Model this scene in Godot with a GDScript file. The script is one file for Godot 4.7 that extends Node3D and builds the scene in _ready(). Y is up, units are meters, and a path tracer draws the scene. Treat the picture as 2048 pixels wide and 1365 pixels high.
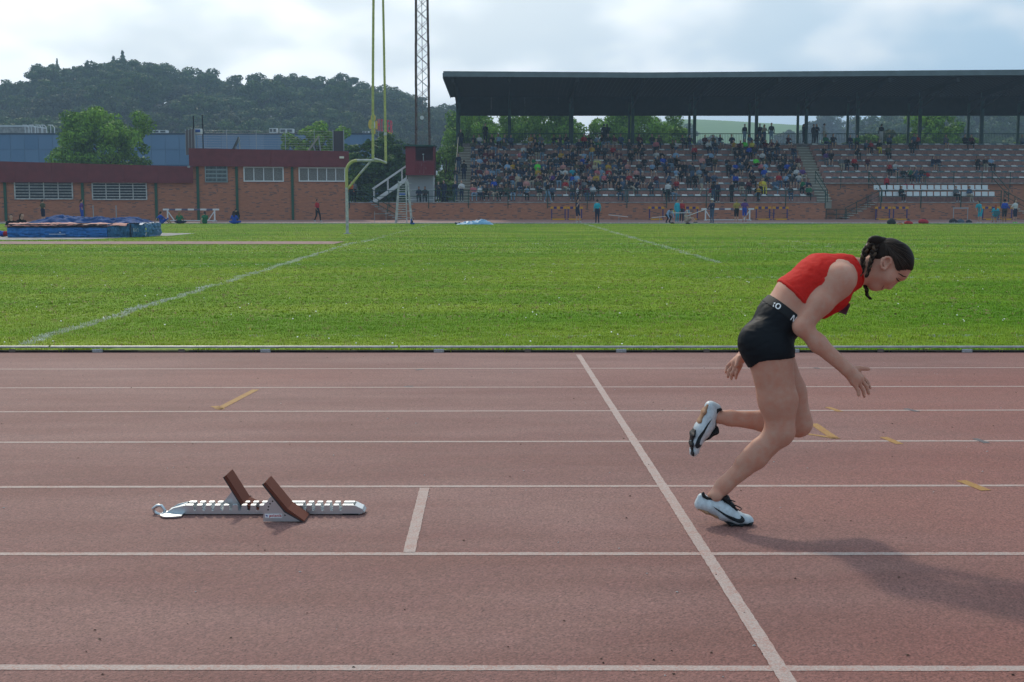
extends Node3D
# An athletics meeting: a sprinter has just left the starting blocks, a covered stand full of spectators behind the infield.

const FOCAL := 2500.0        # focal length in photo pixels (2048 x 1365)
const EYE := 1.445           # camera height above the infield
const KERB_D := 12.09        # distance from the camera to the inner kerb of the near straight
const FALL := 0.012          # the near straight falls towards the infield
const FAR_D := 87.0          # far edge of the infield
var pitch := atan(276.5 / FOCAL)
var rng := RandomNumberGenerator.new()
var used := {}
var M := {}

# ---------- layout helpers ----------
func P(px: float, py: float, d: float) -> Vector3:      # the point at distance d in front of the camera plane
	var v := Vector3(px - 1024.0, 682.5 - py, -FOCAL).rotated(Vector3.RIGHT, -pitch)
	return v * (d / -v.z) + Vector3(0, EYE, 0)
func G(px: float, py: float, y := 0.0) -> Vector3:      # point of the flat infield
	var v := Vector3(px - 1024.0, 682.5 - py, -FOCAL).rotated(Vector3.RIGHT, -pitch)
	return v * ((y - EYE) / v.y) + Vector3(0, EYE, 0)
func track_y(z: float) -> float:
	return FALL * (KERB_D + z)
func T(px: float, py: float, up := 0.0) -> Vector3:     # point of the near straight
	var v := Vector3(px - 1024.0, 682.5 - py, -FOCAL).rotated(Vector3.RIGHT, -pitch)
	var t := (FALL * KERB_D - EYE) / (v.y - FALL * v.z)
	return v * t + Vector3(0, EYE + up, 0)
func X(px: float, d: float) -> float:
	return P(px, 400, d).x

# ---------- naming ----------
func numbered(n: String) -> String:
	if not used.has(n):
		used[n] = 0
		return n
	used[n] += 1
	return "%s_%03d" % [n, used[n]]
func thing(called: String, label: String, category: String, at := Vector3.ZERO, turn := 0.0, group := "") -> Node3D:
	var o := Node3D.new()
	o.name = numbered(called)
	add_child(o)
	o.position = at
	o.rotation.y = turn
	tag(o, label, category, group)
	return o
func tag(o: Node, label: String, category: String, group := "", kind := "") -> void:
	o.set_meta("label", label)
	o.set_meta("category", category)
	if group: o.set_meta("group", group)
	if kind: o.set_meta("kind", kind)
func part(called: String, mesh: Mesh, material: Material, parent: Node, at := Vector3.ZERO, basis := Basis.IDENTITY) -> MeshInstance3D:
	var o := MeshInstance3D.new()
	o.mesh = mesh
	o.name = called if parent != self else numbered(called)
	if material: o.material_override = material
	o.transform = Transform3D(basis, at)
	parent.add_child(o, true)
	return o
func setting(called: String, mesh: Mesh, material: Material, at := Vector3.ZERO) -> MeshInstance3D:
	var o := part(called, mesh, material, self, at)
	o.set_meta("kind", "structure")
	return o
func copy(root: Node3D, at: Vector3, turn := 0.0, label := "", group := "") -> Node3D:
	var base := String(root.name)
	var cut := RegEx.create_from_string("_\\d{3}$").search(base)
	if cut: base = base.substr(0, cut.get_start())
	var r: Node3D = root.duplicate()
	r.name = numbered(base)
	add_child(r)
	r.position = at
	r.rotation.y = turn
	if label: r.set_meta("label", label)
	if group: r.set_meta("group", group)
	return r

# ---------- materials (linear base colours) ----------
func mat(r: float, g: float, b: float, rough := 0.8, metal := 0.0) -> StandardMaterial3D:
	var m := StandardMaterial3D.new()
	m.albedo_color = Color(r, g, b).linear_to_srgb()
	m.roughness = rough
	m.metallic = metal
	if metal < 0.1: m.metallic_specular = 0.32
	return m
func grain(m: StandardMaterial3D, lo: float, hi: float, freq: float, scale: Vector3, seed_ := 1, size := 256, octaves := 4) -> StandardMaterial3D:
	# mottles the material with noise between lo and hi times its colour; scale = repeats per metre
	var n := FastNoiseLite.new()
	n.seed = seed_
	n.frequency = freq
	n.fractal_octaves = octaves
	var im := n.get_seamless_image(size, size)
	im.convert(Image.FORMAT_RGB8)
	var d := im.get_data()
	for i in d.size():
		d[i] = int(255.0 * clampf(lo + (hi - lo) * d[i] / 255.0, 0, 1))
	m.albedo_texture = ImageTexture.create_from_image(Image.create_from_data(size, size, false, Image.FORMAT_RGB8, d))
	m.uv1_triplanar = true
	m.uv1_world_triplanar = true
	m.uv1_scale = scale
	return m

# ---------- mesh builder ----------
class MB:
	var v := PackedVector3Array()
	var n := PackedVector3Array()
	var c := PackedColorArray()
	var uv := PackedVector2Array()
	var col := Color.WHITE
	var colored := false
	var textured := false
	func tri(a: Vector3, b: Vector3, d: Vector3, na: Vector3, nb: Vector3, nd: Vector3) -> void:
		if (b - a).cross(d - a).dot(na + nb + nd) > 0.0:
			v.append(a); v.append(d); v.append(b)
			n.append(na); n.append(nd); n.append(nb)
		else:
			v.append(a); v.append(b); v.append(d)
			n.append(na); n.append(nb); n.append(nd)
		if colored:
			c.append(col); c.append(col); c.append(col)
	func quad(a: Vector3, b: Vector3, d: Vector3, e: Vector3, out := Vector3.ZERO) -> MB:
		var m := (b - a).cross(d - a)
		if m.length_squared() < 1e-14: m = (d - a).cross(e - a)
		m = m.normalized()
		if out != Vector3.ZERO and m.dot(out) < 0: m = -m
		tri(a, b, d, m, m, m)
		tri(a, d, e, m, m, m)
		return self
	func box(at: Vector3, size: Vector3, basis := Basis.IDENTITY) -> MB:
		var h := size * 0.5
		for ax in 3:
			for s in [-1.0, 1.0]:
				var o := Vector3.ZERO
				o[ax] = s * h[ax]
				var e1 := Vector3.ZERO
				e1[(ax + 1) % 3] = h[(ax + 1) % 3]
				var e2 := Vector3.ZERO
				e2[(ax + 2) % 3] = h[(ax + 2) % 3]
				quad(at + basis * (o - e1 - e2), at + basis * (o + e1 - e2), at + basis * (o + e1 + e2), at + basis * (o - e1 + e2), basis * o)
		return self
	func bevel_box(at: Vector3, size: Vector3, r: float, basis := Basis.IDENTITY) -> MB:
		# box with chamfered edges: three shrunk slabs and the chamfers between them
		var h := size * 0.5
		for sx in [-1.0, 1.0]:
			for sy in [-1.0, 1.0]:
				for sz in [-1.0, 1.0]:
					var a := Vector3(sx * h.x, sy * (h.y - r), sz * (h.z - r))
					var b := Vector3(sx * (h.x - r), sy * h.y, sz * (h.z - r))
					var d := Vector3(sx * (h.x - r), sy * (h.y - r), sz * h.z)
					var m := basis * Vector3(sx, sy, sz).normalized()
					tri(at + basis * a, at + basis * b, at + basis * d, m, m, m)
		for ax in 3:
			var b1 := (ax + 1) % 3
			var b2 := (ax + 2) % 3
			for s1 in [-1.0, 1.0]:
				var fo := Vector3.ZERO
				fo[ax] = s1 * h[ax]
				var e1 := Vector3.ZERO
				e1[b1] = h[b1] - r
				var e2 := Vector3.ZERO
				e2[b2] = h[b2] - r
				quad(at + basis * (fo - e1 - e2), at + basis * (fo + e1 - e2), at + basis * (fo + e1 + e2), at + basis * (fo - e1 + e2), basis * fo)
				for s2 in [-1.0, 1.0]:
					var p1 := Vector3.ZERO
					p1[b1] = s1 * h[b1]
					p1[b2] = s2 * (h[b2] - r)
					var p2 := Vector3.ZERO
					p2[b1] = s1 * (h[b1] - r)
					p2[b2] = s2 * h[b2]
					var e := Vector3.ZERO
					e[ax] = h[ax] - r
					quad(at + basis * (p1 - e), at + basis * (p1 + e), at + basis * (p2 + e), at + basis * (p2 - e), basis * (p1 + p2))
		return self
	func bar(a: Vector3, b: Vector3, w: float, t := -1.0) -> MB:    # square bar from a to b
		var z := (b - a).normalized()
		var up := Vector3.UP if absf(z.y) < 0.95 else Vector3.BACK
		var x := up.cross(z).normalized()
		return box((a + b) * 0.5, Vector3(w, w if t < 0 else t, (b - a).length()), Basis(x, z.cross(x), z))
	func tube(pts: PackedVector3Array, radii: PackedFloat32Array, sides := 8, caps := true) -> MB:
		var rings: Array[PackedVector3Array] = []
		var side := Vector3.ZERO
		for i in pts.size():
			var dir := (pts[mini(i + 1, pts.size() - 1)] - pts[maxi(i - 1, 0)]).normalized()
			if side == Vector3.ZERO:
				side = dir.cross(Vector3.UP if absf(dir.y) < 0.9 else Vector3.RIGHT).normalized()
			side = (side - dir * side.dot(dir)).normalized()
			var up := dir.cross(side)
			var ring := PackedVector3Array()
			for k in sides:
				var a := TAU * k / sides
				ring.append(pts[i] + (side * cos(a) + up * sin(a)) * radii[mini(i, radii.size() - 1)])
			rings.append(ring)
		for i in pts.size() - 1:
			for k in sides:
				var k2 := (k + 1) % sides
				var n0 := (rings[i][k] - pts[i]).normalized()
				var n1 := (rings[i][k2] - pts[i]).normalized()
				var n2 := (rings[i + 1][k] - pts[i + 1]).normalized()
				var n3 := (rings[i + 1][k2] - pts[i + 1]).normalized()
				tri(rings[i][k], rings[i][k2], rings[i + 1][k2], n0, n1, n3)
				tri(rings[i][k], rings[i + 1][k2], rings[i + 1][k], n0, n3, n2)
		if caps:
			for e in [0, pts.size() - 1]:
				var m := (pts[e] - pts[1 if e == 0 else e - 1]).normalized()
				for k in sides:
					tri(pts[e], rings[e][k], rings[e][(k + 1) % sides], m, m, m)
		return self
	func rod(a: Vector3, b: Vector3, r: float, sides := 8) -> MB:
		return tube(PackedVector3Array([a, b]), PackedFloat32Array([r]), sides)
	func prism(poly: PackedVector2Array, z0: float, z1: float, t := Transform3D.IDENTITY) -> MB:   # polygon in xy pulled along z
		var idx := Geometry2D.triangulate_polygon(poly)
		for s in [0, 1]:
			var z: float = z1 if s else z0
			var m := (t.basis * Vector3(0, 0, signf(z1 - z0) * (1 if s else -1))).normalized()
			for i in range(0, idx.size(), 3):
				var q: Array[Vector3] = []
				for k in 3: q.append(t * Vector3(poly[idx[i + k]].x, poly[idx[i + k]].y, z))
				tri(q[0], q[1], q[2], m, m, m)
		for i in poly.size():
			var a := poly[i]
			var b := poly[(i + 1) % poly.size()]
			if a.distance_to(b) < 1e-6: continue
			var o := (b - a).orthogonal().normalized()
			if Geometry2D.is_point_in_polygon((a + b) * 0.5 + o * (b - a).length() * 0.01, poly): o = -o
			quad(t * Vector3(a.x, a.y, z0), t * Vector3(b.x, b.y, z0), t * Vector3(b.x, b.y, z1), t * Vector3(a.x, a.y, z1), t.basis * Vector3(o.x, o.y, 0))
		return self
	func done() -> ArrayMesh:
		return add_to(ArrayMesh.new())
	func add_to(am: ArrayMesh) -> ArrayMesh:
		var arr := []
		arr.resize(Mesh.ARRAY_MAX)
		arr[Mesh.ARRAY_VERTEX] = v
		arr[Mesh.ARRAY_NORMAL] = n
		if colored: arr[Mesh.ARRAY_COLOR] = c
		if textured: arr[Mesh.ARRAY_TEX_UV] = uv
		am.add_surface_from_arrays(Mesh.PRIMITIVE_TRIANGLES, arr)
		return am
func mb() -> MB:
	return MB.new()
func grid(x0: float, x1: float, z0: float, z1: float, nx: int, nz: int, height: Callable, colour = null) -> ArrayMesh:
	var v := PackedVector3Array()
	var c := PackedColorArray()
	var nn := PackedVector3Array()
	var ix := PackedInt32Array()
	for j in nz + 1:
		for i in nx + 1:
			var x := lerpf(x0, x1, float(i) / nx)
			var z := lerpf(z0, z1, float(j) / nz)
			v.append(Vector3(x, height.call(x, z), z))
			nn.append(Vector3.ZERO)
			if colour != null: c.append(colour.call(x, z))
	for j in nz:
		for i in nx:
			var a := j * (nx + 1) + i
			var q := [a, a + 1, a + nx + 1, a + nx + 2]
			for t in [[0, 1, 2], [1, 3, 2]]:
				var m := (v[q[t[1]]] - v[q[t[0]]]).cross(v[q[t[2]]] - v[q[t[0]]])
				var flip := m.y > 0
				if not flip: m = -m
				ix.append(q[t[0]]); ix.append(q[t[2 if flip else 1]]); ix.append(q[t[1 if flip else 2]])
				for k in 3: nn[q[t[k]]] += m
	for i in nn.size(): nn[i] = nn[i].normalized()
	var arr := []
	arr.resize(Mesh.ARRAY_MAX)
	arr[Mesh.ARRAY_VERTEX] = v
	arr[Mesh.ARRAY_NORMAL] = nn
	arr[Mesh.ARRAY_INDEX] = ix
	if colour != null: arr[Mesh.ARRAY_COLOR] = c
	var am := ArrayMesh.new()
	am.add_surface_from_arrays(Mesh.PRIMITIVE_TRIANGLES, arr)
	return am
func flat(_x: float, _z: float) -> float:
	return 0.0
func noise(seed_: int, freq: float, octaves := 3) -> FastNoiseLite:
	var n := FastNoiseLite.new()
	n.seed = seed_
	n.frequency = freq
	n.fractal_octaves = octaves
	return n

# ---------- bodies: smooth union of tapered capsules, meshed as surface nets ----------
class Field:
	const EA: PackedInt32Array = [0, 2, 4, 6, 0, 1, 4, 5, 0, 1, 2, 3]
	const EB: PackedInt32Array = [1, 3, 5, 7, 2, 3, 6, 7, 4, 5, 6, 7]
	const CORNER: PackedVector3Array = [Vector3(0, 0, 0), Vector3(1, 0, 0), Vector3(0, 1, 0), Vector3(1, 1, 0), Vector3(0, 0, 1), Vector3(1, 0, 1), Vector3(0, 1, 1), Vector3(1, 1, 1)]
	var A := PackedVector3Array()
	var B := PackedVector3Array()
	var RA := PackedFloat32Array()
	var RB := PackedFloat32Array()
	var ZS := PackedFloat32Array()
	var K := PackedFloat32Array()
	var PT := PackedInt32Array()
	var AB := PackedVector3Array()
	var IL := PackedFloat32Array()
	var IZ := PackedFloat32Array()
	var grow := 0.0
	var ripple := 0.0                     # height of cloth wrinkles
	var clip := PackedVector2Array()      # outline in xy; empty = no clipping
	func add(a: Vector3, b: Vector3, ra: float, rb: float, pt := 0, zs := 1.0, k := 0.03) -> void:
		A.append(a); B.append(b); RA.append(ra); RB.append(rb); ZS.append(zs); K.append(k); PT.append(pt)
		var ab := b - a
		ab.z /= zs
		AB.append(ab)
		IL.append(1.0 / maxf(ab.length_squared(), 1e-9))
		IZ.append(1.0 / zs)
	func pick(list: Array, g: float, outline: PackedVector2Array) -> Field:
		var f := Field.new()
		for i in list: f.add(A[i], B[i], RA[i], RB[i], PT[i], ZS[i], K[i])
		f.grow = g
		f.clip = outline
		return f
	func one(i: int, p: Vector3) -> float:
		var q := p - A[i]
		q.z *= IZ[i]
		var h := clampf(q.dot(AB[i]) * IL[i], 0.0, 1.0)
		return ((q - AB[i] * h).length() - RA[i] - (RB[i] - RA[i]) * h) * minf(1.0, ZS[i])
	func at(p: Vector3, list: PackedInt32Array) -> float:
		var d := 1e3
		for i in list:
			var q := p - A[i]
			q.z *= IZ[i]
			var ab := AB[i]
			var t := clampf(q.dot(ab) * IL[i], 0.0, 1.0)
			var e := ((q - ab * t).length() - RA[i] - (RB[i] - RA[i]) * t) * minf(1.0, ZS[i])
			var k := K[i]
			var h := k - absf(d - e)
			if e < d: d = e
			if h > 0.0: d -= h * h / (4.0 * k)
		return d - grow
	func all() -> PackedInt32Array:
		return PackedInt32Array(range(A.size()))
	func nearest(p: Vector3) -> int:
		var best := 1e9
		var w := 0
		for i in A.size():
			var e := one(i, p)
			if e < best:
				best = e
				w = PT[i]
		return w
	func net(cell: float) -> Dictionary:
		var lo := Vector3(1e9, 1e9, 1e9)
		var hi := -lo
		for i in A.size():
			var r := maxf(RA[i], RB[i]) * maxf(1.0, ZS[i]) + grow + cell * 2
			for p in [A[i], B[i]]:
				lo = lo.min(p - Vector3(r, r, r))
				hi = hi.max(p + Vector3(r, r, r))
		if not clip.is_empty():
			var l2 := clip[0]
			var h2 := clip[0]
			for q in clip:
				l2 = l2.min(q)
				h2 = h2.max(q)
			lo.x = maxf(lo.x, l2.x - cell * 2); lo.y = maxf(lo.y, l2.y - cell * 2)
			hi.x = minf(hi.x, h2.x + cell * 2); hi.y = minf(hi.y, h2.y + cell * 2)
		var N := 8
		var bx := int(ceil((hi.x - lo.x) / cell / N))
		var by := int(ceil((hi.y - lo.y) / cell / N))
		var bz := int(ceil((hi.z - lo.z) / cell / N))
		var sx := bx * N + 1
		var sy := by * N + 1
		var sz := bz * N + 1
		var sxy := sx * sy
		var S := PackedFloat32Array()
		S.resize(sxy * sz)
		S.fill(1e3)
		var V := PackedInt32Array()
		V.resize(sxy * sz)
		V.fill(-1)
		var cut := PackedFloat32Array()      # distance to the clip outline, one value per column of samples
		if not clip.is_empty():
			for y in sy:
				for x in sx:
					var q := Vector2(lo.x + x * cell, lo.y + y * cell)
					var w := 1e3
					for i in clip.size():
						w = minf(w, Geometry2D.get_closest_point_to_segment(q, clip[i], clip[(i + 1) % clip.size()]).distance_to(q))
					cut.append(-w if Geometry2D.is_point_in_polygon(q, clip) else w)
		var blocks := PackedInt32Array()
		var R := cell * N * 0.87
		for z in bz:
			for y in by:
				for x in bx:
					var c := lo + Vector3(x + 0.5, y + 0.5, z + 0.5) * N * cell
					var inside := true
					if cut:
						var w := cut[x * N + N / 2 + (y * N + N / 2) * sx]
						if w > R: continue
						inside = w < -R
					var ds := PackedFloat32Array()
					var m := 1e9
					for i in A.size():
						var e := one(i, c)
						ds.append(e)
						m = minf(m, e)
					if m - grow > R * 1.25 + 0.02: continue
					if m - grow < -R * 1.6 and inside: continue
					var list := PackedInt32Array()
					for i in A.size():
						if ds[i] < m + R * 2.2 + K[i]: list.append(i)
					blocks.append(x); blocks.append(y); blocks.append(z)
					for k in N + 1:
						for j in N + 1:
							var o := x * N + (y * N + j) * sx + (z * N + k) * sxy
							for i in N + 1:
								if S[o + i] > 900.0:
									var val := at(lo + Vector3(x * N + i, y * N + j, z * N + k) * cell, list)
									if cut: val = maxf(val, cut[x * N + i + (y * N + j) * sx])
									S[o + i] = val
		var verts := PackedVector3Array()
		var off := PackedInt32Array([0, 1, sx, sx + 1, sxy, sxy + 1, sxy + sx, sxy + sx + 1])
		for b in range(0, blocks.size(), 3):
			for k in N:
				for j in N:
					var o := blocks[b] * N + (blocks[b + 1] * N + j) * sx + (blocks[b + 2] * N + k) * sxy
					for i in N:
						var g := o + i
						var f0 := S[g] < 0.0
						if f0 == (S[g + 1] < 0.0) and f0 == (S[g + sx] < 0.0) and f0 == (S[g + sx + 1] < 0.0) and f0 == (S[g + sxy] < 0.0) and f0 == (S[g + sxy + 1] < 0.0) and f0 == (S[g + sxy + sx] < 0.0) and f0 == (S[g + sxy + sx + 1] < 0.0): continue
						var sum := Vector3.ZERO
						var cnt := 0
						for e in 12:
							var fa := S[g + off[EA[e]]]
							var fb := S[g + off[EB[e]]]
							if (fa < 0.0) != (fb < 0.0):
								sum += CORNER[EA[e]].lerp(CORNER[EB[e]], fa / (fa - fb))
								cnt += 1
						V[g] = verts.size()
						verts.append(lo + (Vector3(blocks[b] * N + i, blocks[b + 1] * N + j, blocks[b + 2] * N + k) + sum / cnt) * cell)
		var quads := PackedInt32Array()
		var steps := [1, sx, sxy]
		for b in range(0, blocks.size(), 3):
			for k in N:
				for j in N:
					var o := blocks[b] * N + (blocks[b + 1] * N + j) * sx + (blocks[b + 2] * N + k) * sxy
					for i in N:
						var g := o + i
						if V[g] < 0: continue
						var f0 := S[g] < 0.0
						for ax in 3:
							if f0 == (S[g + steps[ax]] < 0.0): continue
							var u: int = steps[(ax + 1) % 3]
							var w: int = steps[(ax + 2) % 3]
							if g - u - w < 0: continue
							var a := V[g]
							var bb := V[g - u]
							var cc := V[g - u - w]
							var dd := V[g - w]
							if bb < 0 or cc < 0 or dd < 0: continue
							if f0: quads.append_array([a, dd, cc, bb])
							else: quads.append_array([a, bb, cc, dd])
		# smooth normals from the faces
		var nn := PackedVector3Array()
		nn.resize(verts.size())
		for q in range(0, quads.size(), 4):
			var m := (verts[quads[q + 2]] - verts[quads[q]]).cross(verts[quads[q + 3]] - verts[quads[q + 1]])
			for e in 4: nn[quads[q + e]] -= m
		for i in nn.size(): nn[i] = nn[i].normalized()
		if ripple > 0.0:
			var wn := FastNoiseLite.new()
			wn.seed = 3
			wn.frequency = 1.0
			wn.fractal_octaves = 3
			for i in verts.size():
				var p := verts[i]
				verts[i] += nn[i] * ripple * (0.5 - absf(wn.get_noise_3d(p.x * 9.0 + p.y * 14.0, p.y * 16.0 - p.x * 10.0, p.z * 9.0)) * 2.0)
			for i in nn.size(): nn[i] = Vector3.ZERO
			for q in range(0, quads.size(), 4):
				var m := (verts[quads[q + 2]] - verts[quads[q]]).cross(verts[quads[q + 3]] - verts[quads[q + 1]])
				for e in 4: nn[quads[q + e]] -= m
			for i in nn.size(): nn[i] = nn[i].normalized()
		return {"v": verts, "n": nn, "q": quads}
	func mesh(cell: float, parts := 1) -> ArrayMesh:
		# one surface per part number; the list of part numbers is kept in the mesh's meta
		var d := net(cell)
		var am := ArrayMesh.new()
		var ids := []
		var q: PackedInt32Array = d.q
		var lab := PackedInt32Array()
		if parts > 1:
			for i in range(0, q.size(), 4):
				lab.append(nearest((d.v[q[i]] + d.v[q[i + 1]] + d.v[q[i + 2]] + d.v[q[i + 3]]) * 0.25))
		for pt in parts:
			var ix := PackedInt32Array()
			for i in range(0, q.size(), 4):
				if parts > 1 and lab[i / 4] != pt: continue
				ix.append_array([q[i], q[i + 1], q[i + 2], q[i], q[i + 2], q[i + 3]])
			if ix.is_empty(): continue
			var arr := []
			arr.resize(Mesh.ARRAY_MAX)
			arr[Mesh.ARRAY_VERTEX] = d.v
			arr[Mesh.ARRAY_NORMAL] = d.n
			arr[Mesh.ARRAY_INDEX] = ix
			am.add_surface_from_arrays(Mesh.PRIMITIVE_TRIANGLES, arr)
			ids.append(pt)
		am.set_meta("ids", ids)
		return am

func _ready() -> void:
	rng.seed = 11
	camera_and_light()
	materials()
	ground_and_field()
	near_track()
	hills()
	far_buildings()
	brick_building()
	grandstand()
	trees()
	field_things()
	starting_block()
	spectators()
	officials_and_athletes()
	runner()

func camera_and_light() -> void:
	var cam := Camera3D.new()
	cam.name = "camera"
	cam.fov = rad_to_deg(2.0 * atan(682.5 / FOCAL))
	cam.position = Vector3(0, EYE, 0)
	cam.rotation.x = -pitch
	cam.near = 0.05
	cam.far = 6000.0
	add_child(cam)
	cam.current = true
	var sun_dir := Vector3(-0.34, 0.0, -0.94).normalized() * cos(deg_to_rad(37.0)) + Vector3.UP * sin(deg_to_rad(37.0))   # towards the sun
	var sun := DirectionalLight3D.new()
	sun.name = "sun"
	sun.light_energy = SUN
	sun.light_color = Color(1.0, 0.95, 0.87)
	sun.light_angular_distance = 4.0
	sun.shadow_enabled = true
	add_child(sun)
	sun.look_at_from_position(sun_dir * 100.0, Vector3.ZERO)
	var we := WorldEnvironment.new()
	we.name = "world"
	var e := Environment.new()
	e.background_mode = Environment.BG_SKY
	var sky := Sky.new()
	var sm := PanoramaSkyMaterial.new()
	sm.panorama = sky_picture(sun_dir)
	sm.energy_multiplier = SKY
	sky.sky_material = sm
	e.sky = sky
	e.tonemap_mode = Environment.TONE_MAPPER_LINEAR
	e.tonemap_exposure = EXPOSURE
	e.sdfgi_enabled = true
	e.ssao_enabled = true
	e.ssil_enabled = true
	e.fog_enabled = true
	e.fog_density = FOG
	e.fog_light_color = Color(0.73, 0.84, 0.94)
	we.environment = e
	add_child(we)

const SUN := 0.63
const SKY := 1.0
const EXPOSURE := 0.97
const FOG := 0.00075

func sky_picture(sun_dir: Vector3) -> ImageTexture:
	var W := 2048
	var H := 1024
	var im := Image.create(W, H, false, Image.FORMAT_RGBF)
	im.fill(Color(0.16, 0.16, 0.13))
	var n1 := noise(4, 1.0, 5)
	var n2 := noise(9, 1.0, 4)
	for j in H / 2 + 2:
		var el := PI * (0.5 - (j + 0.5) / H)
		var ce := cos(el)
		var se := sin(el)
		var step := 1 if j > 380 else 2          # fine where clouds are seen near the horizon
		for i in range(0, W, step):
			var az := TAU * (i + 0.5) / W      # column 0 looks along -z
			var dir := Vector3(sin(az) * ce, se, -cos(az) * ce)
			var k := maxf(dir.dot(sun_dir), 0.0)
			var halo := pow(k, 3.0)              # hazy air scatters forward: the sky brightens towards the sun
			var power := 0.84 + 0.5 * pow(halo, 1.6)
			var c := Color(0.54, 0.78, 1.0).lerp(Color(0.88, 0.98, 1.04), smoothstep(0.2, 0.66, halo)) * power
			# a broken sheet of thin cloud
			var q := Vector3(dir.x * 3.4, dir.y * 8.5, dir.z * 3.4)
			var f := n1.get_noise_3d(q.x * 2.2, q.y * 2.2, q.z * 2.2) * 0.55 + n2.get_noise_3d(q.x * 0.8 + 7.0, q.y * 0.8, q.z * 0.8) * 0.6
			var cover := smoothstep(-0.2, 0.45, f + 0.5 * halo - 0.16)
			var bright := Color(1.0, 1.04, 1.07) * power * (0.95 + 0.75 * halo)
			c = c.lerp(bright, cover * 0.75)
			for s in step:
				im.set_pixel(i + s, j, c)
	return ImageTexture.create_from_image(im)

func materials() -> void:
	M.white = mat(0.62, 0.63, 0.63, 0.55)
	M.white_worn = grain(mat(0.6, 0.6, 0.58, 0.6), 0.7, 1.0, 0.03, Vector3(0.5, 0.5, 0.5), 3)
	M.dark_green = mat(0.018, 0.06, 0.042, 0.5)
	M.concrete = grain(mat(0.42, 0.40, 0.37, 0.9), 0.65, 1.0, 0.02, Vector3(0.3, 0.3, 0.3), 5)
	M.galvanised = grain(mat(0.55, 0.57, 0.58, 0.42, 0.75), 0.75, 1.0, 0.05, Vector3(4, 4, 4), 6)
	M.black = mat(0.012, 0.012, 0.014, 0.6)
	M.yellow = mat(0.62, 0.52, 0.07, 0.5)
	M.trunk = grain(mat(0.12, 0.09, 0.065, 0.95), 0.5, 1.0, 0.05, Vector3(1, 1, 1), 7)
	M.maroon = grain(mat(0.18, 0.038, 0.042, 0.6), 0.85, 1.0, 0.02, Vector3(0.25, 0.25, 0.25), 8)
	M.glass_dark = mat(0.03, 0.035, 0.04, 0.12)
	M.brick = brick_material()
	M.grey_metal = mat(0.3, 0.32, 0.34, 0.45, 0.4)

func brick_material() -> StandardMaterial3D:
	# a far brick wall: thin courses of slightly different tone, patches of darker burnt bricks
	var W := 256
	var H := 256
	var im := Image.create(W, H, false, Image.FORMAT_RGB8)
	var r := RandomNumberGenerator.new()
	r.seed = 21
	var patch := noise(3, 0.025, 2)
	for j in range(0, H, 4):
		var i := -r.randi_range(0, 12)
		while i < W:
			var t := r.randf_range(0.82, 1.12)
			var c := Color(0.42, 0.15, 0.075) * t
			if r.randf() < 0.05 + 0.14 * clampf(patch.get_noise_2d(i, j * 3.0) * 3.0, 0, 1): c = Color(0.13, 0.075, 0.068) * r.randf_range(0.8, 1.3)
			c.a = 1
			im.fill_rect(Rect2i(i, j, 14, 3), c.linear_to_srgb())
			im.fill_rect(Rect2i(i + 14, j, 1, 3), Color(0.30, 0.155, 0.095).linear_to_srgb())
			i += 15
		im.fill_rect(Rect2i(0, j + 3, W, 1), Color(0.30, 0.155, 0.095).linear_to_srgb())
	var m := StandardMaterial3D.new()
	m.albedo_texture = ImageTexture.create_from_image(im)
	m.uv1_triplanar = true
	m.uv1_world_triplanar = true
	m.uv1_scale = Vector3(0.22, 0.22, 0.22)
	m.roughness = 0.9
	return m

func ground_and_field() -> void:
	var gm := grain(mat(0.10, 0.12, 0.055, 0.95), 0.5, 1.0, 0.02, Vector3(0.02, 0.02, 0.02), 12)
	setting("ground", grid(-700, 700, -860, 60, 4, 4, func(_x, _z): return -0.15), gm)
	# infield
	var n1 := noise(31, 0.06, 3)
	var n2 := noise(33, 0.5, 3)
	var field_col := func(x, z):
		var t := clampf(0.5 + n1.get_noise_2d(x, z * 0.5) * 0.9 + n2.get_noise_2d(x, z * 0.6) * 0.5, 0, 1)
		return Color(0.14, 0.28, 0.02).lerp(Color(0.29, 0.37, 0.045), t)
	var fm := grain(mat(1, 1, 1, 0.95), 0.6, 1.0, 0.08, Vector3(0.7, 0.7, 0.7), 14)
	fm.vertex_color_use_as_albedo = true
	var field := setting("infield", grid(-62, 62, -FAR_D, -KERB_D - 0.05, 180, 120, flat, field_col), fm)
	# runway and pads of the field events
	var rm := grain(mat(0.36, 0.22, 0.19, 0.9), 0.75, 1.0, 0.03, Vector3(0.4, 0.4, 0.4), 15)
	var a := G(690, 484)
	var b := G(690, 489.5)
	var run_edge := mb()
	run_edge.quad(Vector3(-60, 0.02, a.z), Vector3(a.x, 0.02, a.z), Vector3(b.x - 0.4, 0.02, b.z), Vector3(-60, 0.02, b.z), Vector3.UP)
	part("runway", run_edge.done(), rm, field)
	var pad := mb()
	var c := [G(-40, 481.5), G(180, 479.5), G(345, 472), G(392, 467.5), G(300, 466.5), G(-40, 467)]
	var poly := PackedVector2Array()
	for q in c: poly.append(Vector2(q.x, q.z))
	for t in range(0, Geometry2D.triangulate_polygon(poly).size(), 3):
		var ix := Geometry2D.triangulate_polygon(poly)
		pad.tri(Vector3(poly[ix[t]].x, 0.016, poly[ix[t]].y), Vector3(poly[ix[t + 1]].x, 0.016, poly[ix[t + 1]].y), Vector3(poly[ix[t + 2]].x, 0.016, poly[ix[t + 2]].y), Vector3.UP, Vector3.UP, Vector3.UP)
	part("landing_pad", pad.done(), M.concrete, field)
	# painted pitch lines: the grass itself is chalked, see the tufts below
	grass(field_col)

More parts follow.
